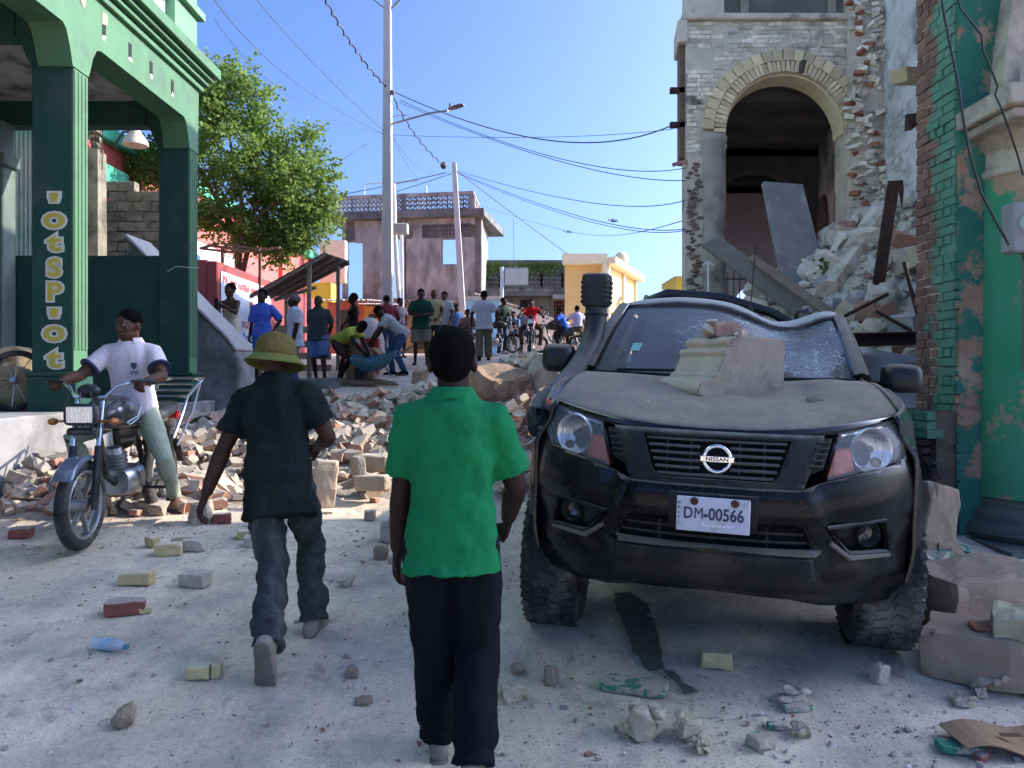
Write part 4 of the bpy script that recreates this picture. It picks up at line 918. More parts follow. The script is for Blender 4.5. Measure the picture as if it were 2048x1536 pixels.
def prof(z):
    for (a, p), (c, q) in zip(PROF, PROF[1:]):
        if z <= c: return p+(q-p)*max(0, (z-a)/(c-a))
    return .36
def sm(a, b, x): t = max(0, min(1, (x-a)/(b-a))); return t*t*(3-2*t)
def ff(x, z):
    y = plan(x)+prof(z)
    y -= .028*(1-sm(.36, .43, abs(x)-(.88-z)*.3))*sm(.735, .76, z)*(1-sm(.87, .9, z))     # proud centre band
    y -= .045*(1-sm(.38, .46, abs(x)))*sm(.44, .56, z)*(1-sm(.615, .635, z))               # lower lip
    y += .03*sm(.42, .5, abs(x))*(1-sm(.8, .9, abs(x)))*sm(.5, .6, z)*(1-sm(.74, .8, z))    # cheek hollow round the fog lamp
    return y
def inside(p, poly):
    c = False; n = len(poly)
    for i in range(n):
        a, b = poly[i], poly[(i+1) % n]
        if (a[1] > p[1]) != (b[1] > p[1]) and p[0] < (b[0]-a[0])*(p[1]-a[1])/(b[1]-a[1])+a[0]: c = not c
    return c
def patch(name, poly, m, off=0, thick=.02, holes=(), step=.035, fn=ff, parent=None, smooth=True, shift=None):
    'sheet cut to an outline and laid on the curved front of the truck'
    bm = bmesh.new(); bm.faces.new([bm.verts.new((x, 0, z)) for x, z in poly])
    def cut(co, no): bmesh.ops.bisect_plane(bm, geom=bm.verts[:]+bm.edges[:]+bm.faces[:], plane_co=co, plane_no=no, dist=1e-5)
    x0, x1 = min(p[0] for p in poly), max(p[0] for p in poly); z0, z1 = min(p[1] for p in poly), max(p[1] for p in poly)
    for h in holes:
        for i in range(len(h)):
            a, b = h[i], h[(i+1) % len(h)]; cut((a[0], 0, a[1]), V((b[1]-a[1], 0, -(b[0]-a[0]))).normalized())
    k = math.ceil(x0/step)
    while k*step < x1: cut((k*step, 0, 0), (1, 0, 0)); k += 1
    k = math.ceil(z0/step)
    while k*step < z1: cut((0, 0, k*step), (0, 0, 1)); k += 1
    dead = [f for f in bm.faces if any(inside((f.calc_center_median().x, f.calc_center_median().z), h) for h in holes)]
    if dead: bmesh.ops.delete(bm, geom=dead, context='FACES')
    for v in bm.verts: v.co.y = fn(v.co.x, v.co.z)+off
    bmesh.ops.recalc_face_normals(bm, faces=bm.faces)
    if bm.faces and sum(f.normal.y for f in bm.faces) > 0: bmesh.ops.reverse_faces(bm, faces=bm.faces)
    me = bpy.data.meshes.new(name); bm.to_mesh(me); bm.free(); me.materials.append(m)
    if smooth:
        me.polygons.foreach_set('use_smooth', [True]*len(me.polygons)); me.set_sharp_from_angle(angle=R(50))
    o = bpy.data.objects.new(name, me); C.objects.link(o); o.parent = parent or tk
    s = o.modifiers.new('solid', 'SOLIDIFY'); s.thickness = thick; s.offset = -1
    return o
def mir(h): return h+[(-x, z) for x, z in reversed(h)]
def flip(h): return [(-x, z) for x, z in reversed(h)]
# bumper
half = [(.83, .345), (.9, .5), (.905, .7), (.892, .9), (.865, 1.04), (.805, 1.035), (.765, .978), (.59, .944), (.44, .91), (.4, .898), (.357, .884)]
bottom = [(-.75, .33), (-.46, .35), (-.33, .386), (0, .405), (.33, .386), (.46, .35), (.75, .33)]
bumper_poly = half+[(-x, z) for x, z in reversed(half)]+bottom
fog_h = [(.455, .725), (.71, .742), (.735, .60), (.56, .605)]; lg_h = [(-.36, .722), (.36, .722), (.395, .633), (-.395, .633)]
bump = patch('front_bumper', bumper_poly, m_bump, 0, .03, [fog_h, flip(fog_h), lg_h], .03)
patch('skid_apron', [(-.4, .6), (.4, .6), (.44, .42), (-.44, .42)], m_trim, -.004, .02, parent=bump)
patch('plate_holder', [(-.178, .852), (.178, .852), (.178, .70), (-.178, .70)], m_trim, -.02, .03, parent=bump)
pl_y = ff(0, .78)-.05
b = MB(); b.box((0, pl_y, .772), (.29, .006, .142)); plate = b.build('number_plate', mat('plate_white', (.52, .56, .64), (.44, .48, .56), 5, .5, .05, 60, dirt=(.3, .29, .27), damt=.35, dscale=9), tk, bevel=.008)
m_ink = plain('plate_ink', (.02, .025, .06), .6)
def tletters(parent, t, x, y, z, size, m, ext=.001, off=0, sx=1, name='lettering', rz=0):
    return letters(parent, t, Matrix.Translation((x, y, z)) @ Matrix.Rotation(rz, 4, 'Z') @ Matrix.Rotation(R(90), 4, 'X'), size, m, ext, off, sx, name)
tletters(plate, 'D', -.098, pl_y-.0045, .754, .066, m_ink, .001, .001, .8); tletters(plate, 'M', -.056, pl_y-.0045, .754, .066, m_ink, .0012, 0, .78)
tletters(plate, '-', -.028, pl_y-.0045, .755, .062, m_ink, .001, .003, .8)
tletters(plate, '00566', .052, pl_y-.0045, .752, .07, m_ink, .001, .0014, .8)
tletters(plate, 'Representation', .02, pl_y-.0045, .725, .02, plain('plate_script', (.75, .76, .8), .6), .001, .0006, 1)
for i, ch in enumerate('HAITI'): tletters(plate, ch, -.135, pl_y-.0045, .812-i*.021, .016, m_ink, .001, .0003)
for x in (-.075, .085):
    b = MB(); b.lathe([(0, .008), (.012, .008), (.017, 0)], 14, (x, pl_y-.003, .825), rotm(90)); b.build('bolt', RUST(), plate, smooth=True)
# lower grille bars behind the opening
b = MB(); b.grid(lambda u, v: V((lin(-.42, .42, u), .12, lin(.6, .74, v))), 4, 2); b.build('lower_backing', m_pit, tk)
for z in (.69, .655):
    b = MB(); b.tube([(x/20*.41, plan(x/20*.41)+.035, z) for x in range(-20, 21)], .006, 6); b.build('lower_grille_bar', m_trim, tk, smooth=True)
for x in (-.22, .0, .22):
    b = MB(); b.bar((x, .05, .63), (x, .05, .73), .008, .01, (0, 1, 0)); b.build('lower_grille_rib', m_trim, tk)
# radiator grille
gr = patch('grille_surround', mir([(.355, .888), (.44, 1.098)]), m_trim, -.012, .03, [[(-.305, 1.075), (.305, 1.075), (.255, .93), (.23, .907), (-.23, .907), (-.255, .93)]], .03)
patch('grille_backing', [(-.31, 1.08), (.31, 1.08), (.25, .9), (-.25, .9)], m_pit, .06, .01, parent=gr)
m_slat = mat('grille_grey', (.04, .042, .047), (.03, .031, .035), 6, .45, 0, up_dust=((.2, .185, .165), .9, 1.5))
for k in range(6):
    z = 1.058-k*.0285; w = .29-.052*(1.058-z)/.14
    b = MB()
    for s0, s1 in ((-w, -.062), (.062, w)) if 1 <= k <= 4 else ((-w, w),):
        n_ = 12; b.loft([[V((lin(s0, s1, i/n_), plan(lin(s0, s1, i/n_))+prof(z)+dy, z+dz)) for dy, dz in ((-.004, -.004), (.02, -.006), (.024, .006), (-.004, .004))] for i in range(n_+1)])
    o = b.build('grille_slat', m_slat, gr); o['kind'] = 'stuff'
for x in (-.2, -.1, .1, .2):
    b = MB(); b.bar((x, plan(x)+prof(.98)+.03, .92), (x, plan(x)+prof(1.05)+.03, 1.065), .006, .02, (0, 1, 0)); b.build('grille_rib', m_slat, gr)
# emblem: ring, bar and name
ey = ff(0, .99)-.03
b = MB(); n_ = 40
b.loft([[V((.008+(.054+.0085*math.cos(t))*math.cos(a), ey+.009*math.sin(t), .99+(.054+.0085*math.cos(t))*math.sin(a))) for t in [2*math.pi*j/8 for j in range(8)]] for a in [2*math.pi*i/n_ for i in range(n_+1)]], False)
em = b.build('emblem_ring', m_chrome, gr, smooth=True, angle=180)
b = MB(); b.box((.008, ey-.006, .99), (.136, .012, .024)); b.build('emblem_bar', m_chrome, em, bevel=.002)
tletters(em, 'NISSAN', .008, ey-.0135, .983, .0215, plain('emblem_ink', (.01, .01, .012), .4), .0008, .0006, 1.28)
# vents and headlamps
hl = [(.50, 1.108), (.63, 1.132), (.79, 1.165), (.805, 1.06), (.768, .988), (.59, .953), (.447, .92), (.478, 1.02)]
m_lens = bpy.data.materials.new('clear_lens'); m_lens.use_nodes = True; MATS['clear_lens'] = m_lens
q = m_lens.node_tree.nodes['Principled BSDF']; q.inputs['Base Color'].default_value = (.7, .75, .75, 1); q.inputs['Roughness'].default_value = .05; q.inputs['Alpha'].default_value = .07; q.inputs['Specular IOR Level'].default_value = .8
m_refl = mat('lamp_reflector', (.95, .95, .93), (.85, .85, .84), 14, .1, .5, 26, metal=1, stretch=(3, 1, .2))
m_hous = mat('lamp_housing', (.05, .052, .052), (.1, .1, .095), 6, .35, 0, metal=.5)
m_amber = mat('amber_lens', (.34, .05, .01), (.24, .04, .01), 30, .3, .3, 90, spec=.2, coat=.1)
fr2 = lambda x, z: plan(x)*.9+prof(z)*.8+.02
for sgn in (1, -1):
    H = hl if sgn > 0 else flip(hl)
    hs = patch('headlamp', H, m_hous, .1, .01)
    patch('lens', H, m_lens, -.006, .004, parent=hs)
    am = [(.452, .925), (.565, .952), (.55, 1.045), (.49, 1.04)]
    patch('indicator', am if sgn > 0 else flip(am), m_amber, .04, .01, parent=hs)
    yb = ff(.64, 1.035)
    b = MB(); mm = rotm(90, 0, 0) @ rotm(0, 0, 0)
    b.lathe([(.012, -.085), (.03, -.083), (.06, -.06), (.08, -.03), (.09, .0), (.094, .004), (.098, -.01)], 28, (sgn*.643, yb+.02, 1.035), rotm(90, 0, sgn*24)); b.build('reflector', m_refl, hs, smooth=True)
    b = MB(); b.sphere((sgn*.64, yb+.06, 1.035), .018, 10, 8); b.lathe([(.0, .0), (.02, .0), (.022, -.02)], 14, (sgn*.66, yb+.005, .985), rotm(90)); b.build('bulb', plain('bulb_dark', (.05, .05, .055), .2), hs, smooth=True)
    b = MB(); b.tube([(sgn*x, ff(x, z)+.03, z) for x, z in ((.51, 1.095), (.63, 1.115), (.775, 1.145))], .008, 6); b.build('chrome_strip', m_chrome, hs, smooth=True)
    vt = [(.402, 1.087), (.472, 1.087), (.43, .965), (.375, .94)]
    vo = patch('side_vent', vt if sgn > 0 else flip(vt), m_pit, -.008, .02)
    for k in range(5):
        z = 1.07-k*.024; x0 = .407-.035*(1.07-z)/.13; x1 = .462-.04*(1.07-z)/.13
        b = MB(); b.bar((sgn*x0, ff(x0, z)-.012, z), (sgn*x1, ff(x1, z)-.012, z), .012, .008); b.build('vent_slat', m_trim, vo)
    fo = patch('fog_recess', fog_h if sgn > 0 else flip(fog_h), m_trim, .07, .01)
    fy = ff(.64, .678)
    b = MB(); b.lathe([(0, -.03), (.03, -.025), (.043, 0), (.05, .012), (.058, .0), (.06, -.05)], 24, (sgn*.642, fy+.035, .678), rotm(90, 0, sgn*18)); b.build('fog_lamp', mat('fog_glass', (.02, .022, .025), (.03, .03, .03), 5, .12, 0, coat=.6), fo, smooth=True)
    b = MB(); rim = fog_h if sgn > 0 else flip(fog_h); pts = [(x, ff(x, z)-.004, z) for x, z in rim]; b.tube(pts+[pts[0], pts[1]], .009, 6); b.build('fog_bezel', m_trim, fo, smooth=True)
    b = MB(); b.tube([(sgn*x, ff(x, z)-.01, z) for x, z in ((.47, .66), (.56, .588), (.74, .583))], [.01, .014, .01], 6); b.build('fog_trim', mat('dusty_trim', (.16, .14, .11), (.1, .09, .08)), fo, smooth=True)
# bonnet
def zedge(x): return 1.10+.075*(abs(x)/.78)**2
def bonnet(u, v):
    xf = .80*u; x = lin(.80, .735, v)*u
    yf = ff(xf, zedge(xf))-.004; yr = 1.24-.10*(1-(x/.75)**2)
    y = lin(yf, yr, v); z = lin(zedge(xf), 1.285+.02*abs(u), 1-(1-v)**1.9)
    z += .016*sm(.5, .62, abs(u))*math.sin(math.pi*min(1, v*1.05))
    z += .05*(1-abs(u)**3)*math.sin(math.pi*v)*.35
    z -= .035*math.exp(-((x-.2)/.24)**2-((y-.72)/.25)**2)+.016*math.exp(-((x-.45)/.1)**2-((y-.5)/.1)**2)
    z += .01*math.sin(x*16+y*5)*math.exp(-((x-.45)/.3)**2-((y-.85)/.3)**2)
    if v < .001: z -= .012
    return V((x, y, z))
b = MB(); b.grid(lambda u, v: bonnet(u*2-1, v), 56, 36); hood = b.build('bonnet', m_black, tk, smooth=True, angle=60)
s = hood.modifiers.new('solid', 'SOLIDIFY'); s.thickness = .02; s.offset = -1
b = MB(); b.tube([bonnet(-1+2*i/40, 0)+V((0, -.002, -.008)) for i in range(41)], .008, 6); b.build('bonnet_lip', m_pit, hood, smooth=True)
# sides in panels, with wheel arches
def side_x(y, z):
    t = sm(1.0, 1.6, y)
    xt = lin(.80, .80, t)
    if z > 1.15: return lin(.895, xt, ((z-1.15)/.18)**.8 if z < 1.33 else 1)
    if z > .95: return lin(.915, .895, (z-.95)/.2)
    return .915-.06*max(0, (.6-z)/.25)**1.5
def front_taper(y, z=.8): return .065*(1-sm(.38, .75, y))+.055*sm(.98, 1.1, z)*(1-sm(.4, .8, y))
def topz(y): return lin(1.175, 1.30, sm(.38, 1.25, y)) if y < 1.25 else 1.33 if y < 3.3 else 1.28
for sgn in (1, -1):
    for nm, y0, y1 in (('front_wing', .40, 1.38), ('front_door', 1.39, 2.36), ('rear_door', 2.37, 3.28), ('bed_side', 3.31, 5.22)):
        b = MB(); ny, nz_ = max(10, int((y1-y0)/.05)), 22
        vs = [[None]*(ny+1) for _ in range(nz_+1)]; ok = []
        for j in range(nz_+1):
            for i in range(ny+1):
                y = lin(y0, y1, i/ny); zz = lin(.42, topz(y), j/nz_)
                for wy in (.91, 4.06):
                    dy = y-wy; r = .475
                    if abs(dy) < r:
                        zb = .36+math.sqrt(r*r-dy*dy); zz = lin(max(.42, zb), topz(y), j/nz_)
                fl = 0
                for wy in (.91, 4.06):
                    dist = math.hypot(y-wy, zz-.36); fl = max(fl, .008*(1-sm(.475, .6, dist)))
                vs[j][i] = V((sgn*(side_x(y, zz)-front_taper(y, zz)+fl-(.07*sm(1.2, 1.33, zz) if 1.0 < y < 3.3 else 0)), y, zz))
        k = [q for r_ in vs for q in r_]
        b.add(k, [(j*(ny+1)+i, j*(ny+1)+i+1, (j+1)*(ny+1)+i+1, (j+1)*(ny+1)+i) for j in range(nz_) for i in range(ny)])
        o = b.build(nm, m_black, tk, smooth=True, angle=50); s = o.modifiers.new('solid', 'SOLIDIFY'); s.thickness = .02; s.offset = 0
        if 'door' in nm:
            b = MB(); b.tube([(sgn*.935, y1-.28, 1.1), (sgn*.965, y1-.24, 1.1), (sgn*.965, y1-.12, 1.1), (sgn*.935, y1-.08, 1.1)], .012, 6); b.build('door_handle', m_trim, o, smooth=True)
    b = MB(); b.tube([(sgn*.93, 1.5, .42), (sgn*.98, 1.6, .4), (sgn*.98, 3.0, .4), (sgn*.93, 3.1, .42)], .035, 8); b.build('side_step', m_trim, tk, smooth=True)
    # inner arch liner
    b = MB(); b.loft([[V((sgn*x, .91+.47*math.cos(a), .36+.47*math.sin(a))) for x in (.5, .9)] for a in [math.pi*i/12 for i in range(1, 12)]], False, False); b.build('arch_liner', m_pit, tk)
# gap filler between bonnet and wings
for sgn in (1, -1):
    b = MB(); b.loft([[bonnet(sgn, v)+V((0, 0, -.004)), V((sgn*(side_x(q_, topz(q_))-front_taper(q_, topz(q_))), q_, topz(q_)-.003))] for v in [i/12 for i in range(13)] for q_ in [max(.40, bonnet(sgn, v).y)]], False, False)
    b.build('wing_top', m_black, tk, smooth=True)
# cab: windscreen, pillars, roof, windows
def crush(x, y): return (.095*math.exp(-((x-.38)/.24)**2)+.05*sm(-.3, .4, x))*(1-.25*sm(2.1, 3.2, y))
def ztop(x): return 1.745-.02*(x/.6)**2-crush(x, 1.95)+.02*math.exp(-((x-.66)/.08)**2)
def wsc(u, v):
    s_ = u*2-1; xb = .715*s_; xt = lin(-.60, .68, u)
    x = lin(xb, xt, v); y = lin(1.235-.12*(1-s_*s_), 1.95-.05*(1-s_*s_), v); z = lin(1.295+.012*abs(s_), ztop(xt), v)
    sag = math.exp(-((u-.6)/.2)**2)*math.sin(math.pi*v**.8)
    return V((x, y+.05*sag, z-.03*sag+.02*math.sin(math.pi*v)))
m_ws = bpy.data.materials.new('cracked_windscreen'); m_ws.use_nodes = True; MATS['cracked_windscreen'] = m_ws
n, l = m_ws.node_tree.nodes, m_ws.node_tree.links; pb = n['Principled BSDF']
tc = n.new('ShaderNodeTexCoord')
def node(t, **kw):
    q = n.new(t)
    for a_, v_ in kw.items(): setattr(q, a_, v_)
    return q
def mapr(src, a, b_, c=0, d=1):
    q = node('ShaderNodeMapRange'); q.inputs[1].default_value = a; q.inputs[2].default_value = b_; q.inputs[3].default_value = c; q.inputs[4].default_value = d; l.new(src, q.inputs[0]); return q.outputs[0]
def math_(op, a, b_):
    q = node('ShaderNodeMath', operation=op)
    for i, x in enumerate((a, b_)):
        if isinstance(x, (int, float)): q.inputs[i].default_value = x
        else: l.new(x, q.inputs[i])
    return q.outputs[0]
masks = []
for cpos, rad in (((.36, 1.75, 1.58), .42), ((.02, 1.55, 1.5), .34), ((.5, 1.4, 1.42), .36)):
    d_ = node('ShaderNodeVectorMath', operation='DISTANCE'); l.new(tc.outputs['Object'], d_.inputs[0]); d_.inputs[1].default_value = cpos; masks.append(mapr(d_.outputs['Value'], rad, 0))
mk = masks[0]
for q in masks[1:]: mk = math_('MAXIMUM', mk, q)
cr_ = None
for sc_, w_ in ((7, .02), (17, .03), (40, .05)):
    nzv = node('ShaderNodeTexNoise'); nzv.inputs['Scale'].default_value = 5; l.new(tc.outputs['Object'], nzv.inputs['Vector'])
    mv = node('ShaderNodeVectorMath', operation='MULTIPLY_ADD'); l.new(nzv.outputs['Color'], mv.inputs[0]); mv.inputs[1].default_value = (.25, .25, .25); l.new(tc.outputs['Object'], mv.inputs[2])
    mpp = node('ShaderNodeMapping'); mpp.inputs['Rotation'].default_value = (0, .7, .3); mpp.inputs['Scale'].default_value = (1, 1, 2.2); l.new(mv.outputs[0], mpp.inputs[0])
    vo_ = node('ShaderNodeTexVoronoi', feature='DISTANCE_TO_EDGE'); vo_.inputs['Scale'].default_value = sc_; l.new(mpp.outputs[0], vo_.inputs['Vector'])
    e_ = mapr(vo_.outputs['Distance'], w_, 0); thr = math_('MULTIPLY', e_, mapr(mk, {7: .02, 17: .35, 40: .55}[sc_], {7: .3, 17: .7, 40: .95}[sc_])); cr_ = thr if cr_ is None else math_('MAXIMUM', cr_, thr)
dn = node('ShaderNodeTexNoise'); dn.inputs['Scale'].default_value = 3.5; dn.inputs['Detail'].default_value = 8; l.new(tc.outputs['Object'], dn.inputs['Vector'])
dust = mapr(dn.outputs['Fac'], .35, .75, .62, .82)
mx = node('ShaderNodeMix', data_type='RGBA'); l.new(cr_, mx.inputs[0]); mx.inputs[6].default_value = (.13, .13, .125, 1); mx.inputs[7].default_value = (.58, .68, .66, 1); l.new(mx.outputs[2], pb.inputs['Base Color'])
l.new(math_('MAXIMUM', dust, math_('MULTIPLY', cr_, .8)), pb.inputs['Alpha']); pb.inputs['Roughness'].default_value = .12; pb.inputs['Specular IOR Level'].default_value = .6
b = MB(); b.grid(wsc, 40, 24); ws = b.build('windscreen', m_ws, tk, smooth=True, angle=180)
b = MB(); b.tube([wsc(i/20, 1)+V((0, .0, .004)) for i in range(21)], .012, 6); b.build('windscreen_seal', m_pit, ws, smooth=True)
b = MB(); b.tube([wsc(i/20, 0)+V((0, -.005, .0)) for i in range(21)], .01, 6); b.build('cowl_seal', m_pit, ws, smooth=True)
b = MB(); b.loft([[wsc(u_, v_)+V((0, -.004, .003)) for u_, v_ in ((.12, .26), (.16, .26), (.16, .36), (.12, .36))]], False); b.f.append((0, 1, 2, 3)); b.m.append(0); b.build('sticker', plain('green_sticker', (.2, .42, .36), .6), ws)
b = MB(); b.tube([wsc(.1+.04*i, .012+.004*i)+V((0, -.02, .012)) for i in range(9)], .008, 6); b.build('wiper', m_pit, tk, smooth=True)
for k, (u0, s_) in enumerate(((0, -1), (1, 1))):
    b = MB(); b.tube([wsc(u0, v)+V((s_*.035, .02, .005)) for v in [i/12 for i in range(13)]], [.055-.012*i/12 for i in range(13)], 8, flat=.7); b.build('windscreen_pillar', m_black, tk, smooth=True)
def roof(u, v):
    x = lin(-.63, .71, u); y = lin(1.94, 3.28, v); s_ = u*2-1
    z = 1.80-.045*s_**4-crush(x, y)-.02*v+.02*math.exp(-((x-.62)/.1)**2)
    if v < .05: z -= .045
    z += .012*math.sin(x*9+y*7)*sm(-.1, .3, x)
    return V((x, y-.06*(1-s_*s_)*(1-v), z))
b = MB(); b.grid(roof, 40, 20); rf = b.build('roof', mat('dusty_roof_paint', (.05, .05, .05), (.04, .04, .04), 4, .4, 0, up_dust=((.44, .41, .37), .7, 1.1)), tk, smooth=True, angle=60); s = rf.modifiers.new('solid', 'SOLIDIFY'); s.thickness = .04; s.offset = -1
b = MB(); p = roof(.62, .45); b.lathe([(.0, .07), (.012, .06), (.03, 0)], 10, p); b.tube([p+V((0, 0, .05)), p+V((.02, .02, .5))], .004, 5); b.build('antenna', m_trim, rf, smooth=True)
for sgn in (1, -1):
    u_ = 0 if sgn < 0 else 1
    b = MB(); b.grid(lambda a, c: V((lin(sgn*.79, roof(u_, .05+.9*a).x+sgn*.01, c), lin(1.5+.45*c, 3.2, a), lin(1.33, roof(u_, .05+.9*a).z-.05, c))), 12, 5); b.build('side_window', glass('dark_glass', (.01, .012, .014), .08, 0, .97), tk, smooth=True)
    for yy in (2.35, 3.22):
        a_ = (yy-1.94)/1.34; b = MB(); b.bar((sgn*.80, yy, 1.32), roof(u_, a_)+V((0, 0, -.03)), .07, .05); b.build('door_pillar', m_black, tk)
    b = MB(); rl = [roof(.08 if sgn < 0 else .9, v_)+V((0, 0, h_)) for v_, h_ in ((.2, 0), (.28, .05), (.5, .06), (.8, .06), (.92, .05), (1, 0))]; b.tube(rl, .015, 8); b.build('roof_rail', m_trim, tk, smooth=True)
b = MB(); b.grid(lambda u, v: V((lin(-.72, .72, u), lin(3.28, 3.3, v), lin(1.2, roof(u, 1).z-.03, v))), 10, 3); b.build('rear_window', glass('dark_glass', (.01, .012, .014)), tk)
b = MB(); b.tube([(-.72, 3.45, 1.25), (-.66, 3.42, 1.7), (-.58, 3.42, 1.88), (-.45, 3.42, 1.93), (0, 3.42, 1.9), (.4, 3.42, 1.78), (.62, 3.42, 1.66), (.74, 3.45, 1.25)], .04, 10, flat=.8); b.build('sports_bar', plain('satin_black', (.012, .012, .014), .35), tk, smooth=True)
# interior
b = MB(); b.loft([[V((x, y, z)) for x in (-.7, -.3, .3, .7)] for y, z in ((1.25, 1.2), (1.3, 1.27), (1.55, 1.27), (1.7, 1.15), (1.7, .7))], False, False); b.build('dashboard', plain('dash_grey', (.035, .035, .037), .7), tk, smooth=True)
for x in (-.36, .36):
    b = MB(); b.tube([(x, 2.35, .75), (x, 2.42, 1.0), (x, 2.5, 1.35)], [.2, .22, .17], 12, flat=.45, up=(0, 1, 0)); b.tube([(x, 2.5, 1.38), (x, 2.52, 1.5), (x, 2.53, 1.56)], [.09, .11, .07], 10, flat=.5, up=(0, 1, 0)); b.box((x, 2.15, .75), (.45, .5, .15)); b.build('seat', plain('seat_cloth', (.04, .04, .042), .9), tk, smooth=True)
b = MB(); n_ = 24; mmx = rotm(-65); ctr = V((.36, 1.85, 1.2)); b.tube([ctr+mmx @ V((.18*math.cos(2*math.pi*i/n_), .18*math.sin(2*math.pi*i/n_), 0)) for i in range(n_+1)], .015, 6); b.bar(ctr+V((-.17, 0, 0)), ctr+V((.17, 0, 0)), .03, .02); b.build('steering_wheel', m_trim, tk, smooth=True)
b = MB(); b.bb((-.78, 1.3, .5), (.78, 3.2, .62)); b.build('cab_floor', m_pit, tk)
# bed, chassis, underside
b = MB(); b.bb((-.85, 3.32, .72), (.85, 5.2, .78)); b.build('bed_floor', m_trim, tk)
b = MB(); b.bb((-.9, 5.2, .7), (.9, 5.26, 1.28)); b.build('tailgate', m_black, tk, bevel=.02)
b = MB(); b.bb((-.85, 3.3, .72), (.85, 3.34, 1.25)); b.build('bed_front', m_black, tk)
b = MB(); b.bb((-.45, .45, .38), (.45, 4.9, .58)); b.bb((-.6, .86, .34), (.6, .96, .44)); b.build('chassis', m_pit, tk)
b = MB(); b.grid(lambda u, v: V((lin(-.5, .5, u), lin(.2, .75, v), lin(.43, .40, v))), 8, 4); b.build('undertray', m_pit, tk)
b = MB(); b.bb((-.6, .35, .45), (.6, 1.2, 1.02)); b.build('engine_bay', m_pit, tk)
# wheels
def wheel(x, y, z, steer=0):
    rad, wid = .41, .285
    w = bpy.data.objects.new('wheel', None); C.objects.link(w); w.parent = tk; w.location = (x, y, z); w.rotation_euler = (0, 0, steer)
    m_ = rotm(0, 90, 0); b = MB()
    b.lathe([(.235, -wid*.42), (.30, -wid*.5), (.365, -wid*.49), (.393, -wid*.42), (.40, -wid*.3), (.40, wid*.3), (.393, wid*.42), (.365, wid*.49), (.30, wid*.5), (.235, wid*.42)], 64, (0, 0, 0), m_)
    for i in range(46):
        for jj, (xo, ww) in enumerate(((-.108, .05), (-.04, .055), (.035, .055), (.108, .05))):
            a = 2*math.pi*(i+.5*(jj % 2))/46
            b.box((xo, .403*math.cos(a), .403*math.sin(a)), (ww, .036, .010), Matrix.Rotation(a-math.pi/2, 3, 'X') @ rotm(0, 0, 18 if jj % 2 else -18))
    ty = b.build('tyre', m_rub, w, smooth=True, angle=35)
    b = MB(); b.lathe([(.24, -.12), (.22, -.1), (.21, 0), (.22, .1), (.24, .12)], 40, (0, 0, 0), m_)
    so = 1 if x > 0 else -1
    for k in range(6):
        a = 2*math.pi*k/6; b.bar((so*.09, .05*math.cos(a), .05*math.sin(a)), (so*.1, .22*math.cos(a), .22*math.sin(a)), .055, .03, (1, 0, 0))
    b.lathe([(0, so*.1), (.07, so*.1), (.075, so*.05)], 20, (0, 0, 0), m_)
    b.build('rim', mat('grey_alloy', (.2, .2, .21), (.14, .14, .14), 5, .45, 0, metal=.8), w, smooth=True)
wheel(-.825, .91, .318, R(2)); wheel(.795, .91, .398, R(2)); wheel(-.79, 4.06, .41); wheel(.79, 4.06, .41)
# mirrors and snorkel
for sgn, c, sz in ((-1, V((-.955, 1.38, 1.375)), (.10, .075, .088)), (1, V((.975, 1.38, 1.32)), (.105, .08, .08))):
    b = MB(); rings = []
    for y_, k in ((-.09, .55), (-.075, .82), (-.04, .97), (.02, 1), (.05, .96), (.055, .9)):
        rings.append([V((c.x+sz[0]*k*math.copysign(abs(math.cos(t))**.5, math.cos(t)), c.y+y_, c.z+sz[2]*k*math.copysign(abs(math.sin(t))**.55, math.sin(t)))) for t in [2*math.pi*i/24 for i in range(24)]])
    b.loft(rings); mo = b.build('door_mirror', mat('black_mirror_shell', (.011, .0115, .013), (.009, .009, .01), 5, .42, .05, 80, up_dust=(TD_, .95, 1.6)), tk, smooth=True, angle=50)
    b = MB(); b.tube([(c.x-sgn*.07, c.y+.03, c.z-.05), (sgn*.80, 1.5, 1.28)], [.03, .04], 8); b.build('mirror_arm', m_trim, mo, smooth=True)
m_sn = mat('matt_black_plastic', (.016, .017, .019), (.012, .012, .014), 6, .5, .06, 80, up_dust=((.2, .185, .165), 1.0, 1.6))
b = MB(); b.tube([(-.9, .66, 1.0), (-.925, .72, 1.06), (-.905, .82, 1.13), (-.865, 1.0, 1.2), (-.82, 1.2, 1.29), (-.785, 1.38, 1.40), (-.765, 1.48, 1.5), (-.757, 1.52, 1.6), (-.757, 1.53, 1.70)], [.06, .068, .07, .068, .066, .065, .066, .068, .07], 14); sn = b.build('snorkel', m_sn, tk, smooth=True, angle=180)
b = MB(); b.tube([(-.757, 1.53, 1.645), (-.757, 1.53, 1.66)], .076, 14); b.build('hose_clamp', m_trim, sn, smooth=True)
b = MB(); rings = []
for z_, k in ((1.70, .8), (1.705, .95), (1.715, 1), (1.87, 1.03), (1.895, 1), (1.905, .85), (1.907, .5)):
    rings.append([V((-.757+.088*k*math.copysign(abs(math.cos(t))**.5, math.cos(t)), 1.53+.085*k*math.copysign(abs(math.sin(t))**.5, math.sin(t)), z_)) for t in [2*math.pi*i/28 for i in range(28)]])
b.loft(rings); sh_ = b.build('snorkel_head', m_sn, sn, smooth=True, angle=40)
for k in range(5):
    z_ = 1.73+k*.03; b = MB(); b.tube([(-.757+.093*math.copysign(abs(math.cos(t))**.5, math.cos(t)), 1.53+.09*math.copysign(abs(math.sin(t))**.5, math.sin(t)), z_+.008*math.sin(t*10)) for t in [2*math.pi*i/40 for i in range(41)]], .0035, 5, False); b.build('intake_rib', m_sn, sh_)
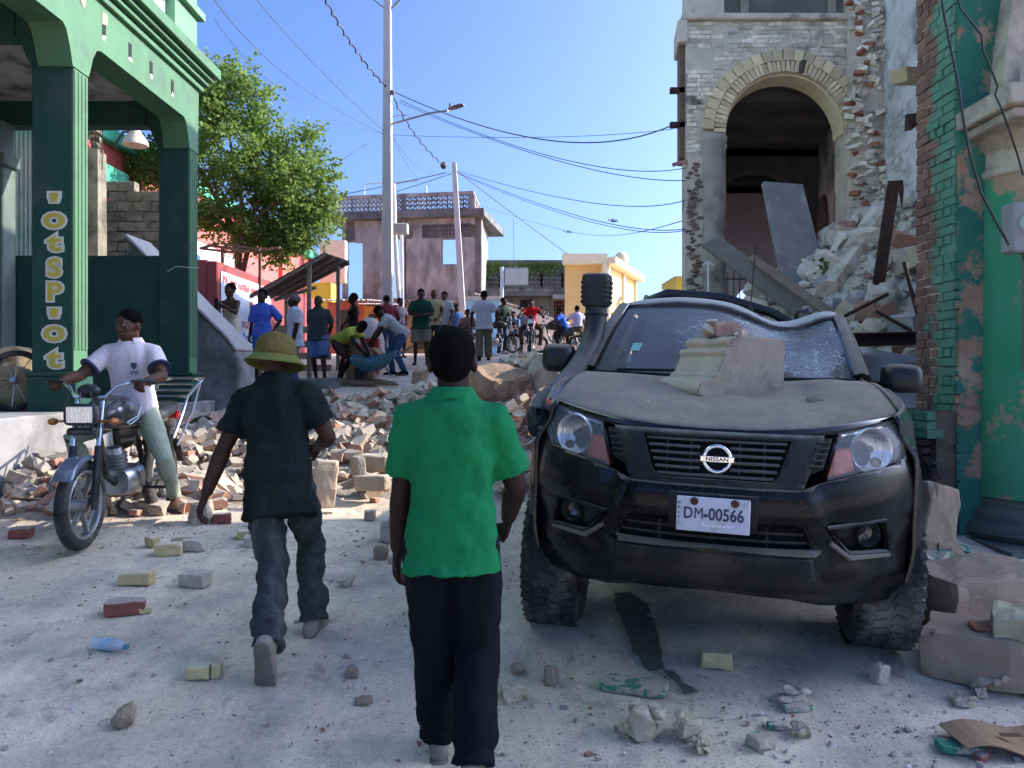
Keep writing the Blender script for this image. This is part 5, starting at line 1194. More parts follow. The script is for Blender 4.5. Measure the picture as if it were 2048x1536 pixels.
b = MB(); b.rock((-.93, .72, 1.09), (.05, .1, .06), 3); b.build('snorkel_flange', m_sn, sn, bevel=.01)

# ---- masonry fallen on the bonnet
hp = lambda u, v, dz=0: tk.matrix_basis @ (bonnet(u, v)+V((0, 0, dz)))
bpy.context.view_layer.update()
bk = thing('stone_block', 'moulded cornice block with grey cut face lying on the bonnet', 'stone block')
q = at(1500, 800, 3.80); bk.location = q; bk.rotation_euler = (R(1), R(2), R(22)); bk.scale = (1.05, 1.25, 1.18)
m_cut = mat('grey_cut_stone', (.3, .26, .21), (.22, .19, .155), 8, .95, .5, 60, dirt=(.07, .06, .052), damt=.3, dscale=6)
m_mld = mat('tan_moulded_stone', (.55, .45, .32), (.43, .35, .25), 10, .95, .45, 60)
pf = [(.20, 0), (.2, .262), (-.09, .268), (-.092, .255), (-.125, .25), (-.13, .232), (-.118, .225), (-.118, .212), (-.16, .206), (-.165, .188), (-.15, .18), (-.172, .14), (-.188, .108), (-.212, .1), (-.212, .085), (-.235, .082), (-.272, .07), (-.292, .045), (-.288, .018), (-.25, 0)]
b = MB(); b.prism(pf, 0, .3, lambda u, v, w: V((u, w, v))); k0 = len(b.f)
b.m = [0, 0]+[0, 0, 0]+[1]*(len(b.f)-5)
o = b.build('block', [m_cut, m_mld], bk, bevel=.006)
b = MB(); b.rough((-.03, .16, .295), (.16, .1, .07), 4, 3, .12); b.build('broken_brick', mat('maroon_brick', (.2, .1, .08), (.34, .26, .2), 14, .95, .5, 50), bk)
for k, (x, y, z, r_) in enumerate(((-.1, .15, .3, .04), (.08, .18, .285, .05), (-.05, .2, .325, .03), (.03, .13, .275, .05))):
    b = MB(); b.rock((x, y, z), (r_*1.2, r_, r_*.8), k+30); b.build('mortar_lump', m_mld, bk)
small = [(1632, 812, 3.62, .05, 'flat brown stone chip on the bonnet right of the block'), (1295, 805, 3.55, .012, 'tiny pale stone on the bonnet left of the block'), (1650, 815, 3.6, .015, 'tiny white stone beside the brown chip on bonnet'), (1392, 810, 3.5, .009, 'small pebble on the bonnet under the block corner')]
for k, (px, py, d, r_, lb) in enumerate(small):
    b = MB(); b.rock((0, 0, r_*.5), (r_, r_*.8, r_*.5), k+60); o = tag(b.build('stone', m_mld if k else mat('brown_stone', (.26, .2, .14), (.16, .13, .1), 12), loc=at(px, py, d)), lb, 'stone')
# ================================================================== people
def ik(a, t, l1, l2, hint):
    a, t = V(a), V(t); d = t-a; L = min(d.length, (l1+l2)*.999); n = d.normalized()
    x = (l1*l1-l2*l2+L*L)/(2*L); h = math.sqrt(max(0, l1*l1-x*x))
    hp_ = V(hint); hp_ = hp_-n*hp_.dot(n)
    if hp_.length < 1e-4: hp_ = n.orthogonal()
    return a+n*x+hp_.normalized()*h, a+n*L
def skin_mat(k, c):
    return mat('skin_%d' % k, c, tuple(x*.82 for x in c), 14, .55, .06, 120, spec=.18)
SKIN = [(.055, .025, .015), (.042, .019, .012), (.085, .04, .023), (.026, .0125, .009)]
m_hair = mat('black_hair', (.004, .0035, .0035), (.008, .007, .007), 90, .95, 1.0, 260, spec=.05)
TEX = {}
def cloth_tex(s):
    if s not in TEX:
        t = bpy.data.textures.new('folds', 'CLOUDS'); t.noise_scale = s; t.noise_depth = 3; TEX[s] = t
    return TEX[s]
def fabric(name, c, c2=None, fold=(1, 1, 1), scale=14, bump=.5, bs=9, **k):
    return mat(name, c, c2 or tuple(x*.82 for x in c), scale, .88, bump, bs, spec=.15, stretch=fold, bdist=.03, **k)
def soft(b, name, m, parent, vox, disp=0, dscale=.12, smooth=6):
    o = b.build(name, m, parent, smooth=True, angle=180)
    r = o.modifiers.new('fuse', 'REMESH'); r.mode = 'VOXEL'; r.voxel_size = vox; r.use_smooth_shade = True
    s = o.modifiers.new('relax', 'SMOOTH'); s.factor = .5; s.iterations = smooth
    if disp:
        d = o.modifiers.new('folds', 'DISPLACE'); d.texture = cloth_tex(dscale); d.strength = disp; d.mid_level = .5
    return o
def ell(c, ax, ay, w, d, n=18, pw=.85):
    c = V(c); out = []
    for k in range(n):
        t = 2*math.pi*k/n; ct, st = math.cos(t), math.sin(t)
        out.append(c+V(ax)*(w*math.copysign(abs(ct)**pw, ct))+V(ay)*(d*math.copysign(abs(st)**pw, st)))
    return out
def hand(b, W, dr, pn, curl, side, s=1, spread=.0):
    W, dr = V(W), V(dr).normalized(); pn = V(pn); pn = (pn-dr*pn.dot(dr)).normalized(); lat = dr.cross(pn)*side   # lat points to the thumb side
    b.loft([ell(W+dr*t*s, lat, pn, w*s, h*s, 12) for t, w, h in ((-.02, .026, .022), (.01, .03, .019), (.05, .041, .017), (.085, .042, .015), (.097, .036, .011))])
    for k, (o_, L) in enumerate(((.030, .076), (.0105, .086), (-.0095, .08), (-.029, .064))):
        p = W+dr*.088*s+lat*o_*s; d = dr+lat*(o_*spread*10); pts = [p-dr*.015*s, p]; c = curl*(1+.12*k)
        for j, f in enumerate((.45, .32, .23)):
            d = Matrix.Rotation(c*(.8, 1.0, .7)[j], 3, dr.cross(pn).normalized()) @ d if True else d
            d.normalize(); p = p+d*L*f*s; pts.append(p.copy())
        b.tube(pts, [.0108*s, .0112*s, .0106*s, .0098*s, .0075*s], 8)
    p = W+dr*.028*s+lat*.03*s; d = (dr*.75+lat*.75+pn*.25).normalized(); d2 = (dr+lat*.25+pn*.35*max(.3, curl)).normalized()
    b.tube([W+dr*.015*s+lat*.012*s, p, p+d*.035*s, p+d*.035*s+d2*.032*s], [.015*s, .014*s, .0115*s, .008*s], 8)
def person(label, loc, rotz, H=1.72, hip=(0, 0, .93), lean=0, side=0, twist=0, head=(0, 0, 0), hands=None, elbows=None, feet=None, knees=None, skin=0,
           top=None, bottom=None, shoes=None, hair='short', vox=.0105, curl=.5, fem=False, palm=None, group=None, eyes=False, stout=1.0, hero=False, sw_=None):
    t = thing('person', label, 'person', loc, rotz, group); k = H/1.75
    t.scale = (k, k, k); t.location = loc
    ms = skin_mat(skin, SKIN[skin])
    hip = V(hip)
    u = (rotm(-lean, side, 0) @ V((0, 0, 1))).normalized(); fw = (rotm(-lean, side, 0) @ V((0, 1, 0))); rx = (rotm(-lean, side, 0) @ V((1, 0, 0)))
    rot_t = Matrix.Rotation(R(twist), 3, u); srx = rot_t @ rx; sfw = rot_t @ fw
    T = [(-.09, .10, .09), (-.03, .155, .112), (.03, .163, .115), (.1, .152, .105), (.19, .14, .097), (.28, .148, .103), (.37, .165, .113), (.44, .168, .108), (.485, .142, .092), (.52, .105, .078), (.56, .066, .06)]
    if fem: T = [(-.09, .11, .1), (-.03, .17, .12), (.03, .168, .118), (.1, .142, .1), (.19, .122, .088), (.28, .13, .1), (.35, .148, .122), (.42, .15, .105), (.49, .138, .082), (.53, .095, .066), (.56, .056, .05)]
    def sp(tt): return hip+u*tt
    def axes(tt):
        f = sm(.05, .4, tt); m_ = Matrix.Rotation(R(twist)*f, 3, u); return m_ @ rx, m_ @ fw
    def torso(b, grow, t0=-.2, t1=1, hem=0):
        rows = [q for q in T if t0 <= q[0] <= t1 and (not hem or q[0] > -.05)]
        if hem: rows = [(t0, T[1][1]*stout+hem, T[1][2]*stout+hem)]+[q for q in rows if q[0] > t0+.02]
        b.loft([ell(sp(a), *axes(a), (w*(stout if a < .45 else 1)+grow), (d*(stout if a < .45 else 1)+grow)) for a, w, d in rows])
    sw = sw_ or (.145 if fem else .168)
    sh = [sp(.465)-srx*sw, sp(.465)+srx*sw]
    hj = [hip-rx*.09, hip+rx*.09]
    hands = hands or ((-.25, .05, .75), (.25, .05, .75)); elbows = elbows or ((-.6, -1, 0), (.6, -1, 0))
    feet = feet or ((-.1, 0, 0, 5, 0), (.1, 0, 0, -5, 0)); knees = knees or ((-.1, 1, 0), (.1, 1, 0)); palm = palm or ((1, 0, 0), (-1, 0, 0))
    E, W = [], []
    for i in (0, 1):
        e, w = ik(sh[i], hands[i], .285, .255, elbows[i]); E.append(e); W.append(w)
    K, A, FD = [], [], []
    for i in (0, 1):
        x, y, z, yaw, pit = feet[i]
        fd = rotm(0, 0, yaw) @ rotm(-pit, 0, 0) @ V((0, 1, 0)); fu = rotm(0, 0, yaw) @ rotm(-pit, 0, 0) @ V((0, 0, 1))
        a = V((x, y, z))+fu*.085
        kk, a2 = ik(hj[i], a, .435, .43, knees[i]); K.append(kk); A.append(a2); FD.append((fd, fu))
    # ---- body
    b = MB(); torso(b, -.012)
    hc = sp(.56)+(u*.7+V((0, 0, .3))).normalized()*.108+sfw*.015
    Hm = rotm(head[1], head[2], head[0]) @ (Matrix((srx, sfw, u)).transposed() if abs(lean) > 25 else Matrix.Rotation(R(twist), 3, 'Z'))
    HS = 1.09
    def hd(x, y, z): return hc+Hm @ V((x*HS, y*HS, z*HS))
    b.tube([sp(.50), sp(.56)+sfw*.005, hd(0, -.012, -.05), hd(0, -.01, 0)], [.07, .058 if not fem else .048, .056 if not fem else .046, .05], 14)
    b.sphere(hd(0, -.008, .032), (.081, .102, .092), 18, 12, Hm); b.sphere(hd(0, .028, -.045), (.06, .069, .073), 16, 10, Hm); b.sphere(hd(0, .04, -.085), (.034, .036, .028), 12, 8, Hm); b.sphere(hd(0, .03, .0), (.073, .067, .065), 14, 10, Hm)
    for s_ in (-1, 1):
        b.sphere(hd(s_*.077, -.008, -.005), (.012, .021, .034), 10, 8, Hm @ rotm(0, 0, s_*18)); b.sphere(hd(s_*.042, .062, -.015), (.02, .02, .018), 8, 6, Hm)
        b.sphere(hd(s_*.017, .096, -.026), (.011, .012, .009), 8, 6, Hm)
    b.tube([hd(0, .084, .02), hd(0, .1, -.012), hd(0, .107, -.024)], [.009, .013, .013], 8); b.tube([hd(-.045, .074, .032), hd(0, .088, .03), hd(.045, .074, .032)], .012, 8)
    b.tube([hd(-.024, .084, -.052), hd(0, .094, -.049), hd(.024, .084, -.052)], [.006, .0095, .006], 8); b.tube([hd(-.022, .081, -.064), hd(0, .091, -.066), hd(.022, .081, -.064)], [.006, .01, .006], 8)
    for i in (0, 1):
        b.tube([sh[i]-(sh[i]-sp(.465))*.35, sh[i], sh[i].lerp(E[i], .35), sh[i].lerp(E[i], .75), E[i], E[i].lerp(W[i], .25), E[i].lerp(W[i], .65), W[i]], [.062, .062, .054, .047, .043, .047, .039, .03] if not fem else [.05, .05, .042, .036, .033, .035, .028, .022], 12)
        hdv = (W[i]-E[i]).normalized(); hand(b, W[i], hdv, V(palm[i]), curl if isinstance(curl, (int, float)) else curl[i], 1 if i == 0 else -1, 1.05 if not fem else .92)
        b.tube([hj[i]+u*.02, hj[i].lerp(K[i], .35), hj[i].lerp(K[i], .8), K[i], K[i].lerp(A[i], .3), K[i].lerp(A[i], .75), A[i]], [.085, .08, .06, .053, .055, .038, .034], 12)
        fd, fu = FD[i]; h0 = A[i]-fu*.05
        b.loft([ell(h0+fd*y_+fu*z_, fd.cross(fu), fu, w_, t_, 12) for y_, z_, w_, t_ in ((-.065, -.005, .02, .02), (-.05, .0, .032, .032), (.02, .012, .036, .042), (.09, -.005, .043, .027), (.15, -.016, .044, .017), (.175, -.018, .032, .013))])
    soft(b, 'body', ms, t, vox, 0, smooth=2)
    # ---- hair and eyes
    b = MB()
    if hair in ('short', 'cap', 'grey'): b.sphere(hd(0, -.016, .043), (.087, .1055, .091), 20, 14, Hm)
    elif hair == 'hero': b.sphere(hd(0, -.02, .04), (.089, .106, .098), 24, 16, Hm); b.sphere(hd(0, -.045, -.005), (.077, .07, .07), 20, 14, Hm)
    elif hair == 'bald': pass
    else:
        b.sphere(hd(0, -.02, .04), (.091, .107, .098), 16, 12, Hm)
        if hair == 'bun': b.sphere(hd(0, -.075, .09), (.05, .05, .045), 12, 8, Hm)
        if hair == 'puff': b.sphere(hd(0, -.02, .07), (.085, .09, .075), 12, 8, Hm)
    if b.v: soft(b, 'hair', mat('grey_hair', (.12, .11, .1)) if hair == 'grey' else m_hair, t, .009, .006, .02, 3)
    if hair == 'cap':
        b = MB(); b.sphere(hd(0, -.01, .05), (.096, .113, .093), 16, 10, Hm); b.loft([ell(hd(0, y_, .055), Hm @ V((1, 0, 0)), Hm @ V((0, 0, 1)), w_, .006, 12) for y_, w_ in ((.04, .085), (.12, .075), (.16, .04))]); soft(b, 'cap', fabric('dark_cap', (.02, .02, .025)), t, .01)
    if eyes:
        for s_ in (-1, 1):
            b = MB(); b.sphere(hd(s_*.031, .0755, .012), .0125, 12, 8); e_ = b.build('eye', plain('eye_white', (.22, .19, .17), .4), t, smooth=True)
            b = MB(); b.sphere(hd(s_*.031, .0835, .012), .0066, 10, 6); b.build('iris', plain('eye_iris', (.008, .005, .004), .2), e_, smooth=True)
    # ---- clothes
    def leg_tube(b, i, f, r0, r1, r2, bunch=0):
        pts = [hj[i]+u*.03, hj[i].lerp(K[i], .3), hj[i].lerp(K[i], .7), K[i]]; rs = [.084*stout, .09*stout, .078, r1]
        if f > 1:
            g = f-1; pts += [K[i].lerp(A[i], .25*g), K[i].lerp(A[i], .55*g), K[i].lerp(A[i], .8*g), K[i].lerp(A[i], .9*g), K[i].lerp(A[i], g)]; rs += [r1+.003, r2+.006, r2+bunch, r2-bunch*.3, r2+bunch*.8]
        else: pts = [hj[i]+u*.03, hj[i].lerp(K[i], .3*f), hj[i].lerp(K[i], .7*f), hj[i].lerp(K[i], f)]; rs = [.086*stout, .094*stout, .092*stout, .09*stout]
        b.tube(pts, [q+r0 for q in rs], 16)
    if bottom:
        kind, m_, ex = bottom; b = MB()
        if kind != 'skirt': torso(b, .0, -.09, .11)
        if kind == 'trousers': [leg_tube(b, i, ex.get('len', 2), ex.get('loose', .006), ex.get('knee', .066), ex.get('cuff', .055), ex.get('bunch', .008)) for i in (0, 1)]
        if kind == 'shorts': [leg_tube(b, i, ex.get('len', .95), ex.get('loose', .012), 0, 0) for i in (0, 1)]
        if kind == 'skirt':
            kn = (K[0]+K[1])/2; b.loft([ell(hip+u*.12, rx, fw, .142, .108), ell(hip, rx, fw, .18, .135), ell(hip.lerp(kn, .5), rx, fw, .17, .13), ell(hip.lerp(kn, ex.get('len', .8)), rx, fw, .165, .125)])
        soft(b, {'trousers': 'trousers', 'shorts': 'shorts', 'skirt': 'skirt'}[kind], m_, t, vox+.001, ex.get('disp', .012), .09, 5)
    if top:
        kind, m_, ex = top; b = MB(); g = ex.get('grow', .012)
        tt = 1 if kind != 'dress' else .36
        torso(b, g, ex.get('hem', -.1), tt if kind != 'strap' else .47, hem=ex.get('flare', .018))
        f = ex.get('sleeve', .62)
        if f and kind == 'shirt':
            for i in (0, 1):
                if f <= 1: b.tube([sh[i].lerp(sp(.465), .45)+u*.012, sh[i]-u*.008, sh[i].lerp(E[i], f*.5), sh[i].lerp(E[i], f)], [.066, .07+g*.4, .066+g*.5, .062+g*.8], 16)
                else: b.tube([sh[i].lerp(sp(.465), .45)+u*.012, sh[i]-u*.008, sh[i].lerp(E[i], .5), E[i], E[i].lerp(W[i], .4*(f-1)), E[i].lerp(W[i], f-1)], [.074, .074+g*.4, .062+g*.4, .056+g*.4, .052+g*.3, .05], 16)
        o = soft(b, 'dress' if kind == 'dress' else 'shirt', m_, t, vox+.001, ex.get('disp', .014), ex.get('ds', .1), 6)
        if ex.get('collar'):
            b = MB(); n_ = 20; rings = []
            for j in range(n_+1):
                a = -2.6+5.2*j/n_-math.pi/2; c_ = sp(.545)+srx*(.079*math.cos(a))+sfw*(.074*math.sin(a))+u*.008
                o_ = (srx*math.cos(a)+sfw*math.sin(a)); rings.append([c_+o_*x_+u*z_ for x_, z_ in ((-.012, .03), (-.004, .032), (.016, -.004), (.024, -.022), (.016, -.024), (.006, -.006))])
            b.loft(rings); soft(b, 'collar', ex.get('cmat', m_), t, .007, 0)
        if ex.get('cuff'):
            for i in (0, 1):
                p_, q_ = sh[i].lerp(E[i], f-.05), sh[i].lerp(E[i], f+.012); b = MB(); b.tube([p_, q_], .0785+g*.3, 20); b.build('cuff', ex['cuff'], t, smooth=True)
    if shoes:
        kind, m_ = shoes
        for i in (0, 1):
            fd, fu = FD[i]; h0 = A[i]-fu*.05; b = MB()
            if kind == 'sandal': b.loft([ell(h0+fd*y_-fu*.03, fd.cross(fu), fu, w_, .01, 12) for y_, w_ in ((-.08, .02), (-.06, .036), (.03, .038), (.11, .048), (.16, .046), (.185, .028))]); b.tube([h0+fd*.09+fd.cross(fu)*s_*.046+fu*(.02*(1-abs(s_))-.02) for s_ in (-1, -.5, 0, .5, 1)], .012, 6)
            else:
                b.loft([ell(h0+fd*y_+fu*z_, fd.cross(fu), fu, w_, t_, 14) for y_, z_, w_, t_ in ((-.085, .0, .02, .03), (-.07, .005, .038, .04), (.0, .025, .044, .056), (.05, .014, .046, .045), (.11, -.002, .051, .032), (.165, -.01, .049, .024), (.195, -.014, .032, .016))]); b.tube([A[i]+fu*.02, A[i]-fu*.03], .045, 12)
                so = MB(); so.loft([ell(h0+fd*y_-fu*.036, fd.cross(fu), fu, w_, .011, 16) for y_, w_ in ((-.092, .022), (-.075, .04), (0, .042), (.06, .046), (.12, .054), (.17, .051), (.2, .032))]); soft(so, 'shoe_sole', ex_sole(m_), t, .007, .004, .02, 2)
            soft(b, 'sandal' if kind == 'sandal' else 'shoe', m_, t, .008, 0)
    t['_j'] = 0; del t['_j']
    return t, dict(sh=sh, E=E, W=W, K=K, A=A, hd=hd, Hm=Hm, sp=sp, srx=srx, sfw=sfw, u=u)
def ex_sole(m_): return mat('worn_sole', (.2, .165, .14), (.15, .125, .105), 20, .95, .6, 80)
def stand(px, d, dz=0):
    x = (px-1024)/FPX*d; return V((x, d, ground(x, d)+dz))

# ---- man in the green polo shirt, walking away
m_polo = fabric('green_polo_cloth', (.006, .165, .055), (.005, .13, .046), (1, 1, .55), 10, .45, 7)
t, J = person('man in bright green polo shirt and navy trousers walking away', stand(903, 2.80), 0, 1.70, hip=(.0, 0, .93), lean=2, twist=-4, head=(3, -3, 0),
    hands=((-.23, .16, .80), (.21, .27, .97)), elbows=((-.5, -1, .1), (.6, -1, -.1)), sw_=.152, feet=((-.07, .26, 0, 4, 0), (.08, -.14, .075, -6, 30)), knees=((-.05, 1, 0), (.05, 1, 0)), skin=3,
    top=('shirt', m_polo, dict(grow=.02, hem=-.10, flare=.028, sleeve=.8, collar=True, disp=.034, ds=.1)), bottom=('trousers', fabric('navy_trousers', (.004, .0045, .0095), (.003, .0035, .007), (1, 1, .4), 12, .5, 10), dict(loose=.012, knee=.072, cuff=.064, bunch=.014, disp=.022)),
    shoes=('shoe', fabric('grey_suede', (.22, .19, .16))), hair='hero', vox=.008, curl=.7, stout=.95)
# ---- man in the bucket hat, hurrying away
m_dsh = fabric('charcoal_green_shirt', (.008, .013, .013), (.006, .01, .01), (1, 1, .6), 9, .6, 8, dirt=(.017, .024, .022), damt=.25, dscale=3)
m_jean = fabric('dusty_grey_jeans', (.05, .06, .06), (.028, .036, .04), (1, 1, .35), 9, .7, 16, dirt=(.13, .13, .12), damt=.3, dscale=4)
t, J = person('man in olive bucket hat and dark shirt hurrying up the road', stand(530, 3.85), 0, 1.66, hip=(.07, .0, .87), lean=13, side=-6, twist=-14, head=(4, -12, 4),
    hands=((-.33, -.02, .74), (.2, .32, 1.02)), elbows=((-1, -.5, .2), (.8, -1, -.2)), feet=((.13, -.44, .10, 2, 70), (.2, .2, 0, -4, 0)), knees=((0, 1, 0), (0, 1, 0)), skin=0,
    top=('shirt', m_dsh, dict(grow=.028, hem=-.19, flare=.03, sleeve=.72, collar=True, disp=.05, ds=.13)), bottom=('trousers', m_jean, dict(loose=.006, knee=.07, cuff=.062, bunch=.018, disp=.055)),
    shoes=('shoe', fabric('dusty_canvas_shoe', (.3, .25, .21), (.22, .19, .16))), hair='short', vox=.008, curl=(.55, .6), palm=((1, .2, 0), (-1, 0, 0)), stout=.94)
hd, Hm = J['hd'], J['Hm']
m_hat = mat('olive_hat_cloth', (.15, .1, .028), (.07, .07, .025), 22, .9, .4, 60, spec=.15)
b = MB(); b.loft([ell(hd(0, -.008, z), Hm @ V((1, 0, 0)), Hm @ V((0, 1, 0)), w, w*1.14, 28, 1) for z, w in ((.005, .108), (.03, .11), (.07, .104), (.1, .09), (.122, .062), (.13, .022))])
soft(b, 'hat_crown', m_hat, t, .007, .006, .05, 3)
b = MB(); n_ = 40
b.loft([[hd((w+.006*math.sin(3*a))*math.cos(a), -.008+(w*1.1)*math.sin(a), z+.008*math.sin(2*a+1)) for a in [2*math.pi*k_/n_ for k_ in range(n_)]] for w, z in ((.1, .012), (.115, -.004), (.134, -.024), (.147, -.035), (.145, -.039), (.131, -.03), (.112, -.01), (.099, .004))], False)
b.build('hat_brim', mat('green_brim_cloth', (.13, .11, .03), (.08, .13, .03), 14, .9, .4, 60, spec=.15), t, smooth=True, angle=180)
# ---- concrete landing behind the stair wall
b = MB(); b.bb((-5.58, 11.95, .9), (-3.95, 13.7, 1.76)); P_(b, 'landing', m_step, parent=sw, bevel=.02)
# ---- bystanders up the street (each is dressed and posed as in the photograph)
def look(px, d): return math.pi+math.atan2(((px-1024)/FPX), 1)*0
F = math.pi                                            # facing the camera
white = fabric('white_cotton', (.5, .5, .54), (.42, .42, .46)); denim = fabric('blue_denim', (.05, .09, .17), (.035, .065, .13)); khaki = fabric('khaki_cotton', (.2, .17, .13), (.15, .13, .1)); black = fabric('black_cotton', (.012, .012, .014)); brown = fabric('brown_cotton', (.07, .045, .035))
BG = dict(vox=.013)
def at_z(px, d, z): x = (px-1024)/FPX*d; return V((x, d, z))
person('woman in cream fitted dress photographing with a phone', at_z(461, 12.5, 1.76), F-.25, 1.64, hands=((-.05, .30, 1.33), (.05, .31, 1.33)), elbows=((-1, -.2, -1), (1, -.2, -1)), skin=2, fem=True, hair='bun', curl=1.0, head=(0, -8, 0), eyes=True,
    top=('dress', fabric('cream_dress', (.55, .46, .33), (.48, .4, .29)), dict(grow=.006, hem=-.1, flare=.004, disp=.004)), bottom=('skirt', fabric('cream_dress', (.55, .46, .33)), dict(len=.85, disp=.006)), shoes=('sandal', black), **BG)
ph = MB(); q = at_z(461, 12.5, 1.76)+Matrix.Rotation(F-.25, 3, 'Z') @ V((0, .40, 1.36))*(1.64/1.75); ph.box(q, (.075, .01, .15), rotm(0, 0, math.degrees(-.25))); tag(ph.build('phone', plain('phone_black', (.01, .01, .012), .2), bevel=.006), 'black phone held up by the woman in cream dress', 'phone')
person('woman in patterned blue blouse with hand on hip', at_z(525, 13.3, 1.745), F+.1, 1.64, hands=((-.2, .06, .97), (.23, .05, .80)), elbows=((-1, -.35, -.3), (.4, -1, 0)), skin=1, fem=True, hair='puff', curl=.8, head=(-6, 0, 0), eyes=True,
    top=('shirt', fabric('blue_blouse', (.045, .08, .4), (.09, .15, .5), scale=22), dict(grow=.022, hem=-.06, flare=.02, sleeve=.95)), bottom=('skirt', fabric('teal_skirt', (.02, .13, .3)), dict(len=.9)), shoes=('sandal', black), **BG)
person('man in white short-sleeved shirt and jeans seen from the side', stand(590, 14.3), 2.1, 1.76, hands=((-.2, .1, .78), (.2, .06, .78)), skin=1, hair='grey', twist=4, head=(-10, 0, 0), top=('shirt', white, dict(grow=.03, hem=-.16, flare=.03, sleeve=.75, collar=True)), bottom=('trousers', denim, {}), shoes=('shoe', black), **BG)
person('man in dark grey shirt and denim shorts standing with arms behind', stand(637, 15.0), F-.1, 1.72, hands=((-.12, -.18, .92), (.12, -.2, .92)), elbows=((-1, -.6, 0), (1, -.6, 0)), skin=0, hair='bald', eyes=True, feet=((-.17, .12, 0, 25, 0), (.08, -.1, 0, -15, 0)), top=('shirt', fabric('dark_grey_shirt', (.04, .05, .052), (.03, .04, .042)), dict(grow=.026, hem=-.1, flare=.02, sleeve=.8, collar=True)), bottom=('shorts', fabric('light_denim', (.09, .15, .27), (.065, .11, .21)), dict(len=1.0, loose=.02)), shoes=('sandal', brown), stout=1.12, **BG)
person('person in yellow-green top bending over the wheelbarrow', stand(682, 15.2), F+1.15, 1.66, hip=(0, -.1, .84), lean=68, hands=((-.12, .62, .55), (.15, .66, .6)), elbows=((-1, 0, -.6), (1, 0, -.6)), feet=((-.14, -.1, 0, 10, 0), (.14, .05, 0, -10, 0)), skin=3, hair='puff', head=(0, 0, 0), top=('shirt', fabric('lime_top', (.42, .48, .07), (.34, .4, .06)), dict(grow=.022, hem=-.04, flare=.02, sleeve=.5)), bottom=('shorts', brown, dict(len=1.15, loose=.015)), shoes=('sandal', black), **BG)
person('woman in black vest top and grey skirt behind the bent figure', stand(707, 17.4), F-.9, 1.70, skin=3, fem=True, hair='puff', head=(-10, 0, 0), hands=((-.15, .2, .95), (.15, .22, .95)), top=('strap', black, dict(grow=.01, hem=-.1, flare=.01)), bottom=('skirt', fabric('maroon_skirt', (.12, .02, .03)), dict(len=1.0)), shoes=('sandal', black), **BG)
person('man in white tee and jeans bending down beside the wheelbarrow', stand(795, 16.2), F-1.25, 1.76, hip=(0, -.12, .86), lean=50, hands=((-.1, .55, .62), (.14, .6, .6)), elbows=((-1, 0, -.6), (1, 0, -.6)), feet=((-.14, -.12, 0, 8, 0), (.14, .08, 0, -8, 0)), skin=1, hair='short', top=('shirt', fabric('off_white_tee', (.46, .45, .44)), dict(grow=.02, hem=-.08, flare=.015, sleeve=.7)), bottom=('trousers', denim, {}), shoes=('shoe', black), **BG)
person('man in maroon shirt and dark cap turned away', stand(777, 19.0), .5, 1.66, lean=12, skin=0, hair='cap', head=(-20, -10, 0), hands=((-.1, .3, 1.0), (.25, .2, .95)), top=('shirt', fabric('maroon_shirt', (.2, .025, .045)), dict(grow=.024, sleeve=.7)), bottom=('trousers', denim, {}), shoes=('shoe', black), **BG)
person('woman in pale pink top beside the man in maroon', stand(800, 20.2), F+.6, 1.58, skin=2, fem=True, hair='bun', hands=((-.12, .2, 1.0), (.12, .2, 1.0)), top=('shirt', fabric('pale_pink_top', (.5, .36, .38)), dict(grow=.018, sleeve=.6)), bottom=('skirt', denim, dict(len=.9)), shoes=('sandal', black), **BG)
person('man in dark green tee and khaki shorts holding his hands together', stand(842, 18.0), F+.15, 1.80, hands=((-.04, .26, 1.12), (.05, .27, 1.12)), elbows=((-1, -.2, -.6), (1, -.2, -.6)), skin=0, hair='short', eyes=True, feet=((-.13, .0, 0, 15, 0), (.13, -.06, 0, -15, 0)), top=('shirt', fabric('dark_green_tee', (.012, .06, .035), (.01, .05, .03)), dict(grow=.028, hem=-.12, flare=.022, sleeve=.8)), bottom=('shorts', khaki, dict(len=1.0, loose=.022)), shoes=('sandal', brown), stout=1.12, **BG)
person('tall man in pale yellow vest behind the green tee man', stand(868, 19.6), F, 1.80, hands=((-.12, .25, 1.0), (.12, .25, 1.0)), skin=2, hair='bald', eyes=True, top=('shirt', fabric('pale_yellow_tee', (.5, .4, .2)), dict(grow=.018, sleeve=.4)), bottom=('trousers', fabric('charcoal_trousers', (.03, .03, .035)), {}), shoes=('shoe', black), **BG)
person('man in grey and white tee carrying a dark bag strap', stand(889, 20.6), F-.3, 1.76, hands=((-.2, .15, .9), (.28, .1, .85)), skin=2, hair='short', eyes=True, top=('shirt', fabric('grey_white_tee', (.4, .4, .41)), dict(grow=.02, sleeve=.6)), bottom=('trousers', black, {}), shoes=('shoe', black), **BG)
person('man in white shirt and dusty khaki trousers walking away', stand(968, 19.2), .1, 1.76, hands=((-.3, .08, .9), (.3, .1, .95)), elbows=((-1, -.6, 0), (1, -.6, 0)), feet=((-.12, -.1, .0, 5, 0), (.12, .15, 0, -8, 0)), skin=1, hair='short', top=('shirt', white, dict(grow=.034, hem=-.16, flare=.03, sleeve=.75)), bottom=('trousers', fabric('dusty_khaki', (.17, .14, .09), (.12, .1, .07)), dict(loose=.02, knee=.08, cuff=.075)), shoes=('shoe', black), stout=1.08, **BG)
person('person in plaid top sitting by the leaning pole', stand(935, 22.0, .05), F, 1.62, hip=(0, 0, .55), feet=((-.12, .35, 0, 5, 0), (.12, .35, 0, -5, 0)), hands=((-.1, .3, .75), (.12, .3, .75)), skin=1, hair='short', top=('shirt', fabric('plaid_top', (.2, .14, .12), (.1, .08, .07), scale=30), dict(grow=.02)), bottom=('trousers', brown, {}), shoes=('sandal', black), **BG)
